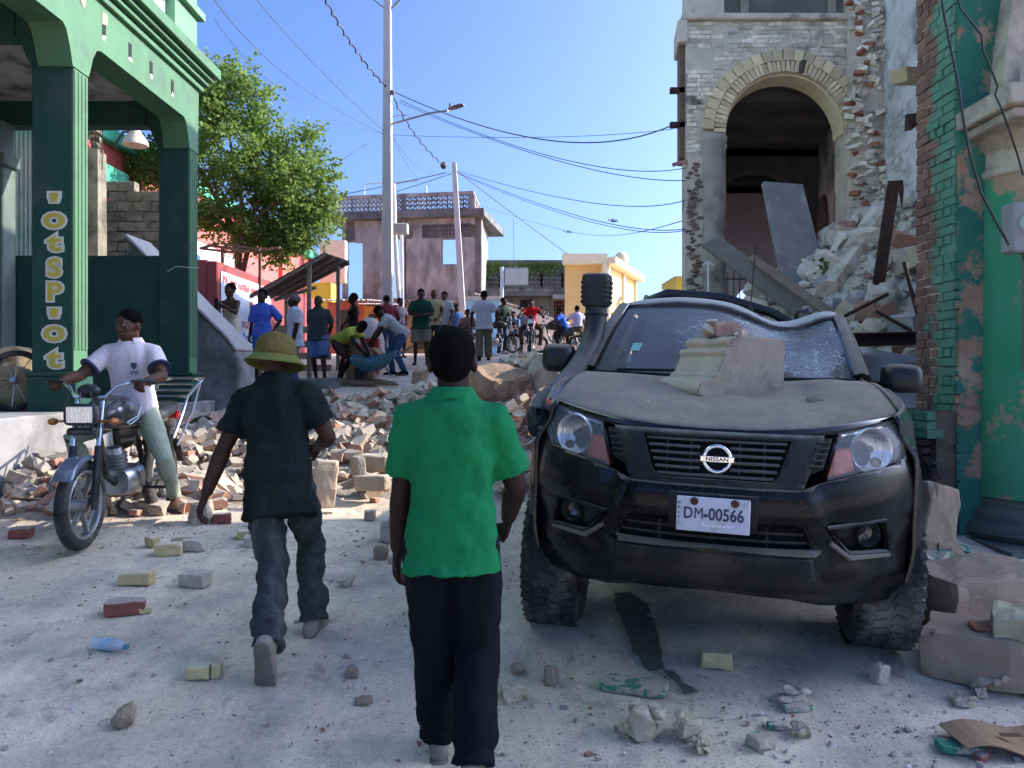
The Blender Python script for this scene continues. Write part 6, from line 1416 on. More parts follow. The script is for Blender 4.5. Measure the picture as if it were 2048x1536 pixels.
person('person in blue top standing left of the leaning pole', stand(913, 22.5), F+.4, 1.45, skin=3, hair='short', top=('shirt', fabric('mid_blue_top', (.06, .12, .3)), dict(grow=.02)), bottom=('trousers', black, {}), shoes=('shoe', black), **BG)
person('man in dark jacket and jeans leaning by the motorcycles', stand(1003, 23.8), F+.7, 1.74, lean=8, hands=((-.1, .35, .95), (.2, .3, 1.0)), skin=3, hair='short', top=('shirt', fabric('dark_olive_jacket', (.03, .045, .03)), dict(grow=.026, sleeve=1.9)), bottom=('trousers', fabric('mid_denim', (.06, .09, .15)), {}), shoes=('shoe', black), **BG)
for k, (px, dd, sc_, lb) in enumerate(((1029, 24.6, 1.56, 'left of two men in faded denim shirts sitting together'), (1046, 25.0, 1.66, 'right of two men in faded denim shirts sitting together'))):
    person(lb, stand(px, dd), F+.25*(k*2-1), sc_, hip=(0, 0, .72), lean=14, feet=((-.14, .25, 0, 5, 0), (.14, .25, 0, -5, 0)), hands=((-.05, .4, .85), (.1, .4, .85)), skin=k, hair='short', eyes=True, top=('shirt', fabric('faded_denim_shirt', (.13, .2, .3), (.1, .15, .24)), dict(grow=.022, sleeve=.9)), bottom=('trousers', fabric('mid_denim', (.06, .09, .15)), {}), shoes=('shoe', black), **BG)
# ================================================================== motorcycles
m_alu = mat('brushed_alloy', (.45, .45, .45), (.35, .35, .36), 10, .35, .1, 60, metal=.9); m_steel = mat('bright_chrome', (.62, .62, .62), (.5, .5, .5), 6, .18, 0, metal=1)
m_mblk = mat('bike_black', (.012, .012, .013), (.02, .019, .018), 8, .35, .05, 60, dirt=(.09, .08, .07), damt=.3, dscale=5)
m_btyre = mat('bike_tyre', (.03, .029, .028), (.022, .021, .02), 8, .9, .3, 60, dirt=(.13, .115, .1), damt=.35, dscale=6)
def motorcycle(label, loc, rotz, paint, hero=False, lean=0, steer=0, rack=True, name='motorcycle', group=None):
    t = thing(name, label, 'motorcycle', loc, rotz, group); t.rotation_euler = (0, lean, rotz)
    def ring(par, c, r, tr, n=40): b = MB(); b.tube([V((0, r*math.cos(2*math.pi*i/n), r*math.sin(2*math.pi*i/n)))+V(c) for i in range(n+1)], tr, 10, False, flat=1.0); return b
    fk = bpy.data.objects.new('front_fork', None); C.objects.link(fk); fk.parent = t; fk.location = (0, .50, .9); fk.rotation_euler = (0, 0, steer)
    FW = V((0, .16, -.585))
    def wheel(par, c):
        w = ring(par, c, .262, .042).build('tyre', m_btyre, par, smooth=True, angle=180)
        b = MB(); c = V(c); n = 40
        for s_ in (-1, 1): b.tube([c+V((s_*.025, .222*math.cos(2*math.pi*i/n), .222*math.sin(2*math.pi*i/n))) for i in range(n+1)], .012, 8, False)
        b.lathe([(.222, -.025), (.214, 0), (.222, .025)], 40, c, rotm(0, 90, 0))
        for k in range(6):
            a = 2*math.pi*k/6+.2; b.bar(c+V((0, .03*math.cos(a), .03*math.sin(a))), c+V((0, .217*math.cos(a), .217*math.sin(a))), .022, .03, (1, 0, 0))
        b.lathe([(0, -.06), (.05, -.055), (.055, 0), (.05, .055), (0, .06)], 18, c, rotm(0, 90, 0))
        b.build('wheel_rim', m_alu, par, smooth=True)
    wheel(fk, FW)
    for s_ in (-1, 1):
        b = MB(); b.tube([(s_*.085, .0, .1), (s_*.085, .09, -.25)], .018, 10); b.build('fork_tube', m_steel, fk, smooth=True)
        b = MB(); b.tube([(s_*.085, .075, -.2), (s_*.085, .16, -.585)], .027, 10); b.tube([(s_*.085, .16, -.585), (s_*.085, .165, -.62)], .02, 8); b.build('fork_leg', m_mblk, fk, smooth=True)
    b = MB(); n = 14
    b.loft([[FW+V((x, .325*math.cos(a), .325*math.sin(a)+(-.02 if abs(x) > .05 else 0))) for x in (-.068, -.05, 0, .05, .068)] for a in [R(38+75*i/n) for i in range(n+1)]], False, False)
    o = b.build('front_mudguard', mat('blue_grey_guard', (.11, .14, .19), (.08, .1, .14), 6, .25, 0, coat=.5) if hero else m_mblk, fk, smooth=True); s = o.modifiers.new('s', 'SOLIDIFY'); s.thickness = .006
    b = MB(); b.tube([(-.34, -.2, .22), (-.26, -.13, .23), (-.16, -.04, .2), (-.1, .0, .13), (.1, .0, .13), (.16, -.04, .2), (.26, -.13, .23), (.34, -.2, .22)], .012, 8); b.build('handlebar', m_steel, fk, smooth=True)
    for s_ in (-1, 1):
        b = MB(); b.tube([(s_*.26, -.135, .23), (s_*.36, -.215, .22)], .02, 10); b.build('grip', m_mblk, fk, smooth=True)
        b = MB(); b.tube([(s_*.24, -.08, .235), (s_*.32, -.12, .23), (s_*.39, -.16, .225)], [.009, .007, .006], 6); b.build('brake_lever', m_mblk, fk, smooth=True)
        if not hero: b = MB(); b.tube([(s_*.26, -.1, .23), (s_*.3, -.08, .4)], .006, 5); b.sphere((s_*.32, -.08, .43), (.06, .015, .04), 12, 8); b.build('mirror', m_mblk, fk, smooth=True)
        b = MB(); b.sphere((s_*.2, .1, -.03), (.03, .045, .025), 10, 8); b.tube([(s_*.09, .07, -.03), (s_*.18, .09, -.03)], .008, 6); b.build('indicator', plain('orange_lens', (.4, .12, .02), .3), fk, smooth=True)
    b = MB(); rings = []
    for y_, k in ((.04, .55), (.08, .9), (.15, 1), (.16, .97)):
        rings.append([V((.105*k*math.copysign(abs(math.cos(a))**.4, math.cos(a)), y_, .02+.075*k*math.copysign(abs(math.sin(a))**.4, math.sin(a)))) for a in [2*math.pi*i/28 for i in range(28)]])
    b.loft(rings); hl_ = b.build('headlamp', m_mblk, fk, smooth=True)
    b = MB(); b.box((0, .158, .02), (.175, .012, .115)); b.build('headlamp_glass', mat('lamp_reflector', (.6, .6, .6), (.5, .5, .5), 14, .15, .3, 30, metal=.9), hl_, bevel=.02)
    b = MB(); b.box((0, .13, -.095), (.19, .05, .05)); b.build('lower_cowl', m_mblk, fk, bevel=.015)
    b = MB(); b.sphere((0, .02, .17), (.08, .045, .05), 14, 8); b.build('instrument', m_mblk, fk, smooth=True)
    if hero:
        for k in range(3): b = MB(); b.tube([(.1-.06*k, .05, .18), (.12-.1*k, .12, .06), (.06-.04*k, .06, -.1)], .005, 5); b.build('cable', m_mblk, fk, smooth=True)
    RW = V((0, -.62, .304)); wheel(t, RW)
    b = MB(); b.loft([[RW+V((x, .33*math.cos(a), .33*math.sin(a))) for x in (-.075, -.05, 0, .05, .075)] for a in [R(55+115*i/n) for i in range(n+1)]], False, False); o = b.build('rear_mudguard', m_mblk, t, smooth=True); s = o.modifiers.new('s', 'SOLIDIFY'); s.thickness = .008
    b = MB(); b.tube([(0, .46, .95), (0, .40, .78), (0, .3, .45), (0, .05, .3), (0, -.15, .32)], .025, 8); b.tube([(0, .42, .9), (0, 0, .78), (0, -.35, .72), (0, -.75, .75)], .022, 8)
    for s_ in (-1, 1): b.tube([(s_*.1, -.62, .304), (s_*.1, -.1, .33)], .018, 8); b.tube([(s_*.12, -.6, .34), (s_*.13, -.48, .7)], .024, 8)
    b.build('frame', m_mblk, t, smooth=True)
    b = MB(); b.loft([ell((0, y, z), (1, 0, 0), (0, 0, 1), w, h, 20, .75) for y, z, w, h in ((-.08, .82, .07, .05), (0, .86, .12, .1), (.15, .89, .145, .125), (.3, .89, .14, .11), (.4, .88, .09, .07), (.43, .87, .05, .04))]); tn = b.build('fuel_tank', paint, t, smooth=True, angle=180)
    if hero:
        for s_ in (-1, 1): b = MB(); b.tube([(s_*.146, .28, .83), (s_*.152, .12, .86), (s_*.14, .03, .93), (s_*.146, .1, .84), (s_*.148, .24, .81), (s_*.146, .28, .83)], .005, 5); b.build('tank_decal', plain('pale_decal', (.4, .55, .55), .5), tn)
    b = MB(); b.loft([ell((0, y, z), (1, 0, 0), (0, 0, 1), w, h, 18, .7) for y, z, w, h in ((-.02, .83, .08, .03), (-.1, .81, .12, .045), (-.35, .80, .135, .05), (-.65, .84, .13, .05), (-.8, .87, .1, .035))]); b.build('seat', m_mblk, t, smooth=True, angle=180)
    b = MB(); b.loft([ell((0, y, .38), (1, 0, 0), (0, 0, 1), w, h, 16, .6) for y, w, h in ((-.12, .09, .08), (-.05, .13, .11), (.1, .14, .11), (.18, .1, .09))]); b.lathe([(.06, .0), (.085, .02), (.06, .03), (.085, .05), (.06, .06), (.085, .08), (.06, .09), (.085, .11), (.06, .12), (.05, .16)], 18, (0, .14, .48), rotm(-12)); b.build('engine', m_alu, t, smooth=True)
    b = MB(); b.tube([(.09, .2, .5), (.12, .26, .38), (.14, .12, .24), (.15, -.2, .24), (.17, -.45, .33), (.17, -.85, .42)], [.02, .02, .022, .025, .038, .04], 12); b.build('exhaust', m_steel, t, smooth=True)
    b = MB(); b.tube([(-.27, -.05, .3), (.27, -.05, .3)], .012, 8); b.build('foot_peg', m_mblk, t, smooth=True)
    b = MB(); b.box((0, -.9, .78), (.12, .05, .08)); b.build('tail_lamp', plain('red_lens', (.4, .02, .02), .3), t, bevel=.015)
    for s_ in (-1, 1): b = MB(); b.prism([(-.08, .55), (-.42, .58), (-.45, .74), (-.05, .74)], s_*.1, s_*.125, lambda u, v, w: V((w, u, v))); b.build('side_panel', m_mblk, t, bevel=.01)
    if rack:
        b = MB()
        for s_ in (-1, 1): b.tube([(s_*.17, -.48, .62), (s_*.19, -.62, .80), (s_*.19, -.75, .94), (s_*.18, -1.12, 1.06), (s_*.1, -1.18, 1.08)], .013, 8); b.tube([(s_*.17, -.56, .55), (s_*.19, -.85, .8), (s_*.18, -1.08, 1.04)], .011, 8)
        for y_, z_ in ((-.75, .945), (-.9, .99), (-1.04, 1.035), (-1.17, 1.08)): b.tube([(-.19, y_, z_), (.19, y_, z_)], .011, 8)
        b.build('luggage_rack', m_steel, t, smooth=True)
    return t
# hero motorcycle: front wheel and rear wheel found on the road
A_ = on_ground(150, 1094); bx, by = -2.92, 5.86
hz_ = (ground(bx, by-.64)+ground(bx, by+.64))/2
mc = motorcycle('black motorcycle with chrome rack ridden by man in white polo', (bx, by, hz_), math.pi+.04, mat('dark_grey_tank', (.03, .03, .032), (.02, .02, .022), 5, .25, .03, 60, coat=.5, dirt=(.1, .09, .08), damt=.25), True, 0, .02)
mc.rotation_euler = (R(-2.5), 0, math.pi+.04)
m_wp = fabric('pinkish_white_polo', (.66, .57, .58), (.57, .5, .51), (1, 1, .6), 12, .4, 9)
t, J = person('man in white polo and sage trousers riding the black motorcycle', (bx, by, hz_), math.pi+.04, 1.74, hip=(0, -.13, .875), lean=6, twist=0, head=(-24, -5, 0),
    hands=((-.29, .34, 1.115), (.29, .35, 1.125)), elbows=((-.8, -.6, -.8), (.8, -.6, -.8)), feet=((-.27, -.25, .1, 12, 0), (.26, -.05, .26, -8, 0)), knees=((-.35, 1, .5), (.45, 1, .3)), skin=2, eyes=True, hair='short', vox=.0075, curl=1.05, palm=((0, 0, -1), (0, 0, -1)),
    top=('shirt', m_wp, dict(grow=.014, hem=-.07, flare=.012, sleeve=.68, collar=True, disp=.014, cuff=plain('navy_cuff', (.02, .025, .06), .9))), bottom=('trousers', fabric('sage_trousers', (.34, .37, .27), (.28, .31, .22), (1, 1, .5), 10, .5, 11), dict(loose=.0, knee=.064, cuff=.05, len=1.93, bunch=.004, disp=.012)), shoes=('sandal', fabric('dark_sandal', (.03, .025, .03))))
sp, srx, sfw, u_ = J['sp'], J['srx'], J['sfw'], J['u']
c_ = sp(.37)+sfw*.137-srx*.075
b = MB(); b.prism([(-.022, .028), (.022, .028), (.022, .0), (.0, -.026), (-.022, .0)], 0, .004, lambda x, z, w: c_+srx*x+u_*z+sfw*w); b.build('crest', plain('crest_ink', (.04, .06, .1), .8), t)
for k in range(3):
    b = MB(); b.prism([(-.03, -.036-.01*k), (.03, -.036-.01*k), (.03, -.041-.01*k), (-.03, -.041-.01*k)], 0, .004, lambda x, z, w: c_+srx*x+u_*z+sfw*w); b.build('crest_lettering', plain('crest_ink', (.04, .06, .1), .8), t)
# background motorcycles and riders
def gm(px, d): return stand(px, d)
motorcycle('red motorcycle ridden towards the camera by man in red', gm(1062, 23.0), math.pi-.05, mat('red_tank', (.4, .02, .02), (.3, .015, .015), 5, .25, 0, coat=.5), False, 0, 0, False)
person('man in red tee riding the red motorcycle', gm(1062, 23.0), math.pi-.05, 1.74, hip=(0, -.2, .875), lean=4, hands=((-.36, .35, 1.1), (.36, .35, 1.1)), elbows=((-1, -.5, -.4), (1, -.5, -.4)), feet=((-.28, -.05, .26, 5, 0), (.28, -.05, .26, -5, 0)), knees=((-.5, 1, .3), (.5, 1, .3)), skin=1, eyes=True, hair='short', palm=((0, 0, -1), (0, 0, -1)), curl=1.0, top=('shirt', fabric('red_tee', (.45, .02, .02)), dict(grow=.02, sleeve=.75)), bottom=('trousers', brown, {}), shoes=('shoe', black), **BG)
motorcycle('dark motorcycle side-on behind the truck mirror', gm(1118, 25.2), R(75), m_mblk, False, 0, 0, False)
person('man in blue tee sitting on the side-on motorcycle', gm(1118, 25.2), R(75), 1.62, hip=(0, -.25, .875), lean=22, hands=((-.36, .3, 1.05), (.36, .3, 1.05)), feet=((-.3, -.05, .2, 5, 0), (.3, -.05, .2, -5, 0)), knees=((-.5, 1, .3), (.5, 1, .3)), skin=1, hair='short', palm=((0, 0, -1), (0, 0, -1)), top=('shirt', fabric('royal_blue_tee', (.03, .1, .45)), dict(grow=.02, sleeve=.75)), bottom=('trousers', black, {}), shoes=('shoe', black), **BG)
motorcycle('maroon motorcycle ridden away by man in lilac tee', gm(1152, 26.5), .1, mat('maroon_tank', (.12, .02, .02), (.1, .015, .015), 5, .25, 0, coat=.5), False, 0, 0, False)
person('man in lilac white tee riding away on the maroon motorcycle', gm(1152, 26.5), .1, 1.74, hip=(0, -.25, .875), lean=4, hands=((-.36, .32, 1.08), (.36, .32, 1.08)), elbows=((-1, -.5, -.4), (1, -.5, -.4)), feet=((-.28, -.05, .26, 5, 0), (.28, -.05, .26, -5, 0)), knees=((-.5, 1, .3), (.5, 1, .3)), skin=3, hair='short', palm=((0, 0, -1), (0, 0, -1)), top=('shirt', fabric('lilac_tee', (.46, .42, .6)), dict(grow=.022, sleeve=.75)), bottom=('trousers', black, {}), shoes=('shoe', black), **BG)
motorcycle('parked motorcycle behind the man in white shirt', gm(985, 23.5), R(-70), m_mblk, False, R(8), 0, False)

# ================================================================== market stall, wheelbarrow and goods
m_tim = mat('grey_timber', (.3, .22, .15), (.2, .15, .11), 5, .9, .4, 20, stretch=(1, 1, 6)); m_rsheet = mat('dark_rusty_sheet', (.06, .045, .045), (.11, .08, .07), 2.5, .7, .15, 30)
stl = thing('market_stall', 'wooden market stall with sloping dark sheet roof before red wall', 'stall', stand(610, 16.2))
SD = 16.0
c1, c2, c3, c4 = at(498, 590, 15.2), at(648, 505, 15.4), at(700, 522, 17.4), at(560, 592, 17.6)
def rf_(u, v): return c1.lerp(c2, u).lerp(c4.lerp(c3, u), v)
b = MB(); b.grid(lambda u, v: rf_(u, v)+V((0, 0, .012*math.sin(v*70))), 12, 60); o = P_(b, 'sheet_roof', m_rsheet, parent=stl, smooth=True, angle=180); s = o.modifiers.new('s', 'SOLIDIFY'); s.thickness = .012
for v in (.02, .35, .65, .97): b = MB(); b.bar(rf_(.0, v)-V((0, 0, .05)), rf_(1, v)-V((0, 0, .05)), .05, .06); P_(b, 'rafter', m_tim, parent=stl)
for u_2, v in ((.78, .05), (.9, .8), (.1, .1), (.15, .85)):
    p = rf_(u_2, v); b = MB(); b.bar((p.x, p.y, ground(p.x, p.y)-.05), p-V((0, 0, .06)), .075, .075); P_(b, 'post', m_tim, parent=stl)
for k, zz in enumerate((.25, .5, .75, 1.0, 1.3)):
    a = at(548, 700, 15.9); c = at(662, 700, 16.6); b = MB(); b.bar((a.x, a.y, 1.9+zz-.35), (c.x, c.y, 1.9+zz-.35), .03, .14); P_(b, 'shelf_board', m_tim, parent=stl)
a = at(548, 600, 15.85); c = at(632, 575, 16.0); b = MB(); b.bar(a, c, .06, .07); P_(b, 'tie_beam', m_tim, parent=stl)
a = at(590, 770, 14.4); b = MB(); b.brick((0, 0, 0), (1.2, .5, .18), None, 3, .02); tag(b.build('kerb_slab', m_stain, loc=stand(622, 14.6, .06), rot=(0, 0, R(-15))), 'low concrete slab at the feet of the man in shorts', 'slab')
wbr = thing('wheelbarrow', 'battered teal wheelbarrow standing in the road', 'wheelbarrow', stand(742, 14.6))
m_teal = mat('scuffed_teal_paint', (.04, .16, .2), (.03, .11, .15), 6, .5, .2, 30, dirt=(.16, .11, .08), damt=.35, dscale=4)
g0 = wbr.location.z
def wp(px, py, d=14.6): return at(px, py, d)
rim_ = [wp(700, 718, 14.35), wp(745, 722, 14.3), wp(790, 706, 14.35), wp(794, 702, 14.9), wp(752, 712, 14.95), wp(706, 712, 14.9)]
cen = sum(rim_, V())/6; flr = [cen+(p-cen)*.5+V((0, 0, -.24)) for p in rim_]
b = MB(); b.loft([rim_, [p*.8+q*.2+V((0, 0, -.05)) for p, q in zip(rim_, flr)], flr], False); b.f.append(tuple(range(12, 18))); b.m.append(0)
o = P_(b, 'tray', m_teal, parent=wbr); s = o.modifiers.new('s', 'SOLIDIFY'); s.thickness = .012
b = MB(); b.tube(rim_+[rim_[0]], .014, 6); P_(b, 'tray_rim', m_teal, parent=wbr, smooth=True)
for dd in (14.4, 14.85):
    b = MB(); b.tube([wp(722, 748, 14.6), wp(750, 735, dd), wp(790, 715, dd), wp(826, 691, dd)], .018, 8); h_ = P_(b, 'handle_bar', m_teal, parent=wbr, smooth=True)
    b = MB(); b.tube([wp(772, 726, dd), wp(778, 745, dd), wp(782, 752, dd-.05), wp(770, 735, dd)], .012, 6); P_(b, 'leg', m_teal, parent=wbr, smooth=True)
b = MB(); wc = wp(722, 746); b.tube([wc+Matrix.Rotation(.9, 3, 'Z') @ V((0, .15*math.cos(2*math.pi*i/24), .15*math.sin(2*math.pi*i/24))) for i in range(25)], .035, 8, False); b.lathe([(0, -.03), (.12, -.01), (.12, .01), (0, .03)], 16, wc, Matrix.Rotation(.9, 3, 'Z') @ rotm(0, 90, 0)); P_(b, 'wheel', m_btyre, parent=wbr, smooth=True)
m_card = mat('cardboard', (.32, .2, .11), (.26, .16, .09), 4, .9, .15, 30)
cbx = thing('cardboard_box', 'open brown cardboard box behind the wheelbarrow', 'box', stand(722, 15.6))
p = stand(724, 15.6); b = MB(); b.bb((p.x-.28, p.y-.2, p.z), (p.x+.26, p.y+.2, p.z+.62)); P_(b, 'carton', m_card, parent=cbx)
b = MB(); b.bar((p.x-.28, p.y-.2, p.z+.63), (p.x-.3, p.y-.42, p.z+.72), .5, .008); P_(b, 'flap', m_card, parent=cbx)
b = MB(); b.bar((p.x+.26, p.y, p.z+.62), (p.x+.5, p.y-.05, p.z+.42), .4, .008); P_(b, 'flap', m_card, parent=cbx)
rnd = random.Random(44)
for k in range(7):
    p = stand(700+k*10, 14.5+.1*(k % 3)); a = rnd.uniform(-.5, .5)
    b = MB(); L_ = rnd.uniform(.25, .5); b.tube([V((-L_, 0, .05)), V((-L_*.3, .03, .09)), V((L_*.4, -.02, .06)), V((L_, .02, .04))], [.03, .045, .04, .02], 7)
    tag(b.build('firewood', mat('split_wood', (.25, .16, .09), (.17, .11, .07), 6, .9, .4, 20), smooth=True, loc=p, rot=(0, 0, a)), ('thickest split log under the wheelbarrow tray' if k == 3 else 'split firewood stick on the road under the wheelbarrow'), 'firewood', 'firewood under the wheelbarrow')
ws_ = stand(738, 17.0); b = MB(); b.loft([ell(ws_+V((0, 0, z)), (1, 0, 0), (0, 1, 0), w, w*.8, 14) for z, w in ((0, .3), (.3, .36), (.7, .33), (1.0, .25), (1.15, .12))]); o = soft(b, 'white_sack', fabric('white_sacking', (.6, .55, .5)), None, .03, .05, .15); tag(o, 'bulging white sack behind the cardboard box', 'sack')
b = MB(); q = stand(741, 16.4); b.bb((q.x-.19, q.y-.15, q.z), (q.x+.19, q.y+.15, q.z+.75)); tag(b.build('red_crate', mat('red_plastic', (.55, .03, .02), (.45, .02, .02), 5, .4), bevel=.02), 'bright red plastic crate between the bending people', 'crate')
# sack and parked wheel on the green plinth
b = MB(); q = V((-5.05, 7.9, zr(-.355))); b.loft([ell(q+V((0, 0, z)), (1, 0, 0), (0, 1, 0), w, w*.7, 16) for z, w in ((0, .3), (.15, .38), (.4, .36), (.58, .25), (.64, .1))]); tag(soft(b, 'straw_sack', fabric('straw_sacking', (.4, .3, .18)), None, .025, .05, .12), 'full straw-coloured sack on the green arcade floor', 'sack')
bc = thing('bicycle_wheel', 'dirty spoked wheel leaning on the sack at left edge', 'wheel', (-4.9, 7.62, zr(-.355)))
b = MB(); c = V((0, 0, .30)); rm_ = rotm(-12, 0, 8); n_ = 40; b.tube([c+rm_ @ V((.28*math.cos(2*math.pi*i/n_), 0, .28*math.sin(2*math.pi*i/n_))) for i in range(n_+1)], .03, 8, False); b.build('tyre', m_btyre, bc, smooth=True)
for k in range(12): a = 2*math.pi*k/12; b = MB(); b.tube([c, c+rm_ @ V((.26*math.cos(a), 0, .26*math.sin(a)))], .004, 4); b.build('spoke', m_alu, bc)
b = MB(); b.tube([c+rm_ @ V((0, -.05, 0)), c+rm_ @ V((0, .05, 0))], .03, 10); b.build('hub', m_alu, bc, smooth=True)
# ================================================================== rubble across the road
def heap(x, y):
    h = 1.08*math.exp(-((x-.15)/1.0)**2-((y-9.5)/1.2)**2)+.66*math.exp(-((x+1.6)/1.5)**2-((y-9.3)/1.3)**2)+.42*math.exp(-((x+3.6)/1.0)**2-((y-8.7)/1.1)**2)+.36*math.exp(-((x+4.0)/1.0)**2-((y-6.75)/.5)**2)+.25*math.exp(-((x-1.2)/.8)**2-((y-8.3)/.9)**2)
    return h
rnd = random.Random(99)
m_earth = mat('rubble_dust', (.4, .335, .265), (.28, .235, .185), 6, .95, .8, 16, dirt=(.2, .13, .09), damt=.35, dscale=3, world_co=True, bdist=.05)
b = MB()
def mound(u, v):
    x, y = lin(-5.2, 2.2, u), lin(5.9, 12, v); h = heap(x, y)
    return V((x, y, ground(x, y)-.03+h*(.82+.18*noise.noise(V((x*3, y*3, 1))))+.05*min(1, h*6)*noise.noise(V((x*7, y*7, 4)))))
b.grid(mound, 90, 70)
tag(b.build('rubble_mound', m_earth, smooth=False), 'earth and mortar dust of the rubble heap across the road', 'rubble', kind='stuff')
m_rb = [mat('rubble_brick_red', (.4, .2, .135), (.32, .165, .115), 9, .95, .5, 50, rand=.3, up_dust=((.46, .38, .3), .7, 1.3)), mat('rubble_brick_tan', (.44, .335, .24), (.35, .265, .19), 9, .95, .5, 50, rand=.25, up_dust=((.46, .39, .31), .75, 1.35)), mat('rubble_brick_grey', (.36, .31, .26), (.27, .235, .195), 9, .95, .5, 50, rand=.25), mat('rubble_mortar', (.42, .36, .29), (.3, .255, .21), 12, .95, .8, 40, rand=.2)]
bricks = []
for i in range(12):
    me = []
    for m_ in m_rb:
        q = MB()
        if i < 5: q.chipped((0, 0, 0), (.2, .1, .06), None, i)
        elif i < 9: q.chipped((0, 0, 0), (.115, .095, .06), None, i+40, .26)
        else: q.rock((0, 0, 0), (.1+.02*(i % 3), .075, .06), i+3)
        z = q.mesh('brick'); z.materials.append(m_); me.append(z)
    bricks.append(me)
spots = []
tries = 0
while len(spots) < 3400 and tries < 90000:
    tries += 1
    x, y = rnd.uniform(-5, 2.0), rnd.uniform(6.0, 12.4); h = heap(x, y)
    if x < -4.15 and y > 7.2: continue
    if h < .04 and rnd.random() > .05: continue
    if rnd.random() > .25+h*1.5: continue
    spots.append((x, y, h))
def seen_size(s): return s[1]+(.0 if abs(s[0]) < 6 else 3)+(0 if s[2] > .1 else 1)
spots.sort(key=seen_size)
first = []
for lo_, hi_, n_z in ((-9, -2.9, 120), (-2.9, -.8, 100), (-.8, 9, 80)): first += [s for s in spots if lo_ <= s[0] < hi_][:n_z]
ids_ = set(map(id, first)); spots = first+[s for s in spots if id(s) not in ids_]
stf = [MB() for _ in m_rb]
ZL = [(-9, -2.9, 'dusty broken brick in the rubble beside the green plinth', 'bricks by the green plinth'), (-2.9, -.8, 'dusty broken brick in the middle of the rubble heap', 'bricks in the middle of the heap'), (-.8, 9, 'dusty broken brick in the rubble heap beside the truck', 'bricks beside the truck')]
for k, s in enumerate(spots):
    x, y, h = s; z = mound((x+5.2)/7.4, (y-5.9)/6.1).z if -5.2 < x < 2.2 and 5.9 < y < 12 else ground(x, y)
    mi = rnd.choices(range(4), (3.2, 3.0, 2.0, 1.6))[0]; sc_ = .45+rnd.random()**1.3*.95+(.5 if rnd.random() < .05 else 0); flat = h < .06
    e = Euler((rnd.uniform(-.15, .15) if flat else rnd.uniform(-.7, .7), rnd.uniform(-.15, .15) if flat else rnd.uniform(-.7, .7), rnd.uniform(0, 6.28)))
    if k < 300:
        o = bpy.data.objects.new('brick', bricks[rnd.randrange(12)][mi]); C.objects.link(o)
        o.location = (x, y, z+.03*sc_); o.rotation_euler = e; o.scale = (sc_,)*3
        zl = [q for q in ZL if q[0] <= x < q[1]][0]; tag(o, zl[2], 'brick', zl[3])
    else:
        p = V((x, y, z+.03)); r = rnd.random()
        if r < .3: stf[mi].chipped(p, (.2*sc_, .1*sc_, .06*sc_), e.to_matrix(), k)
        elif r < .6: stf[mi].chipped(p, (.12*sc_, .095*sc_, .06*sc_), e.to_matrix(), k, .26)
        else: stf[mi].rock(p, (.11*sc_, .08*sc_, .065*sc_), k, e.to_matrix())
al = MB(); ms_ = []
for i, q in enumerate(stf): al.mi = i; al.add(q.v, q.f)
tag(al.build('brick_rubble', m_rb), 'mass of broken bricks and mortar lumps across the road', 'rubble', kind='stuff')
def chunk(label, px, py, d, size, m, seed, rot=(0, 0, 0), kind='rock', name='stone', cat='stone', dz=None, bev=.01):
    p = at(px, py, d); b = MB()
    if kind == 'rock': b.rough((0, 0, 0), tuple(q*1.9 for q in size), seed, 5, .28, .35)
    else: b.rough((0, 0, 0), size, seed, 4, .1)
    return tag(b.build(name, m, loc=p, rot=tuple(R(a) for a in rot), bevel=bev), label, cat)
m_chk = mat('brown_masonry', (.32, .215, .14), (.23, .155, .105), 5, .95, .7, 30, dirt=(.2, .1, .07), damt=.25, dscale=4)
chunk('largest brown masonry chunk crowning the heap beside the truck', 1003, 772, 8.9, (.36, .26, .2), m_chk, 5, (8, 5, 20), name='masonry_chunk', cat='masonry')
chunk('tall pale masonry chunk next to the truck snorkel', 1085, 750, 8.9, (.17, .16, .22), mat('pale_masonry', (.42, .36, .28), (.32, .27, .21), 6, .95, .6, 30), 9, (0, 12, 0), name='masonry_chunk', cat='masonry')
chunk('round pale masonry lump against the truck mirror', 1110, 800, 8.2, (.16, .15, .14), m_chk, 14, name='masonry_chunk', cat='masonry')
chunk('small brick stub standing at the top of the heap', 840, 755, 9.6, (.1, .1, .09), m_chk, 16, name='masonry_chunk', cat='masonry')
chunk('dark stone alone at the back edge of the heap', 657, 795, 10.6, (.1, .1, .12), m_chk, 18, name='masonry_chunk', cat='masonry')
chunk('upright pale slab of brickwork in sunlight behind the hat man', 650, 968, 6.75, (.2, .12, .42), m_rb[1], 3, (0, 6, 18), 'box', 'brick_slab', 'brickwork')
chunk('upright grey faced brick lump left of the green shirt', 718, 945, 7.0, (.09, .2, .3), m_rb[2], 4, (0, -8, 30), 'box', 'brick_slab', 'brickwork')
chunk('sunlit tan brickwork lump behind the green shirt', 752, 925, 7.2, (.28, .2, .16), m_rb[1], 6, (4, 0, -12), 'box', 'brick_slab', 'brickwork')
chunk('flat tan brickwork lump under the sunlit one', 745, 965, 6.95, (.3, .2, .14), m_rb[1], 7, (-3, 0, -8), 'box', 'brick_slab', 'brickwork')
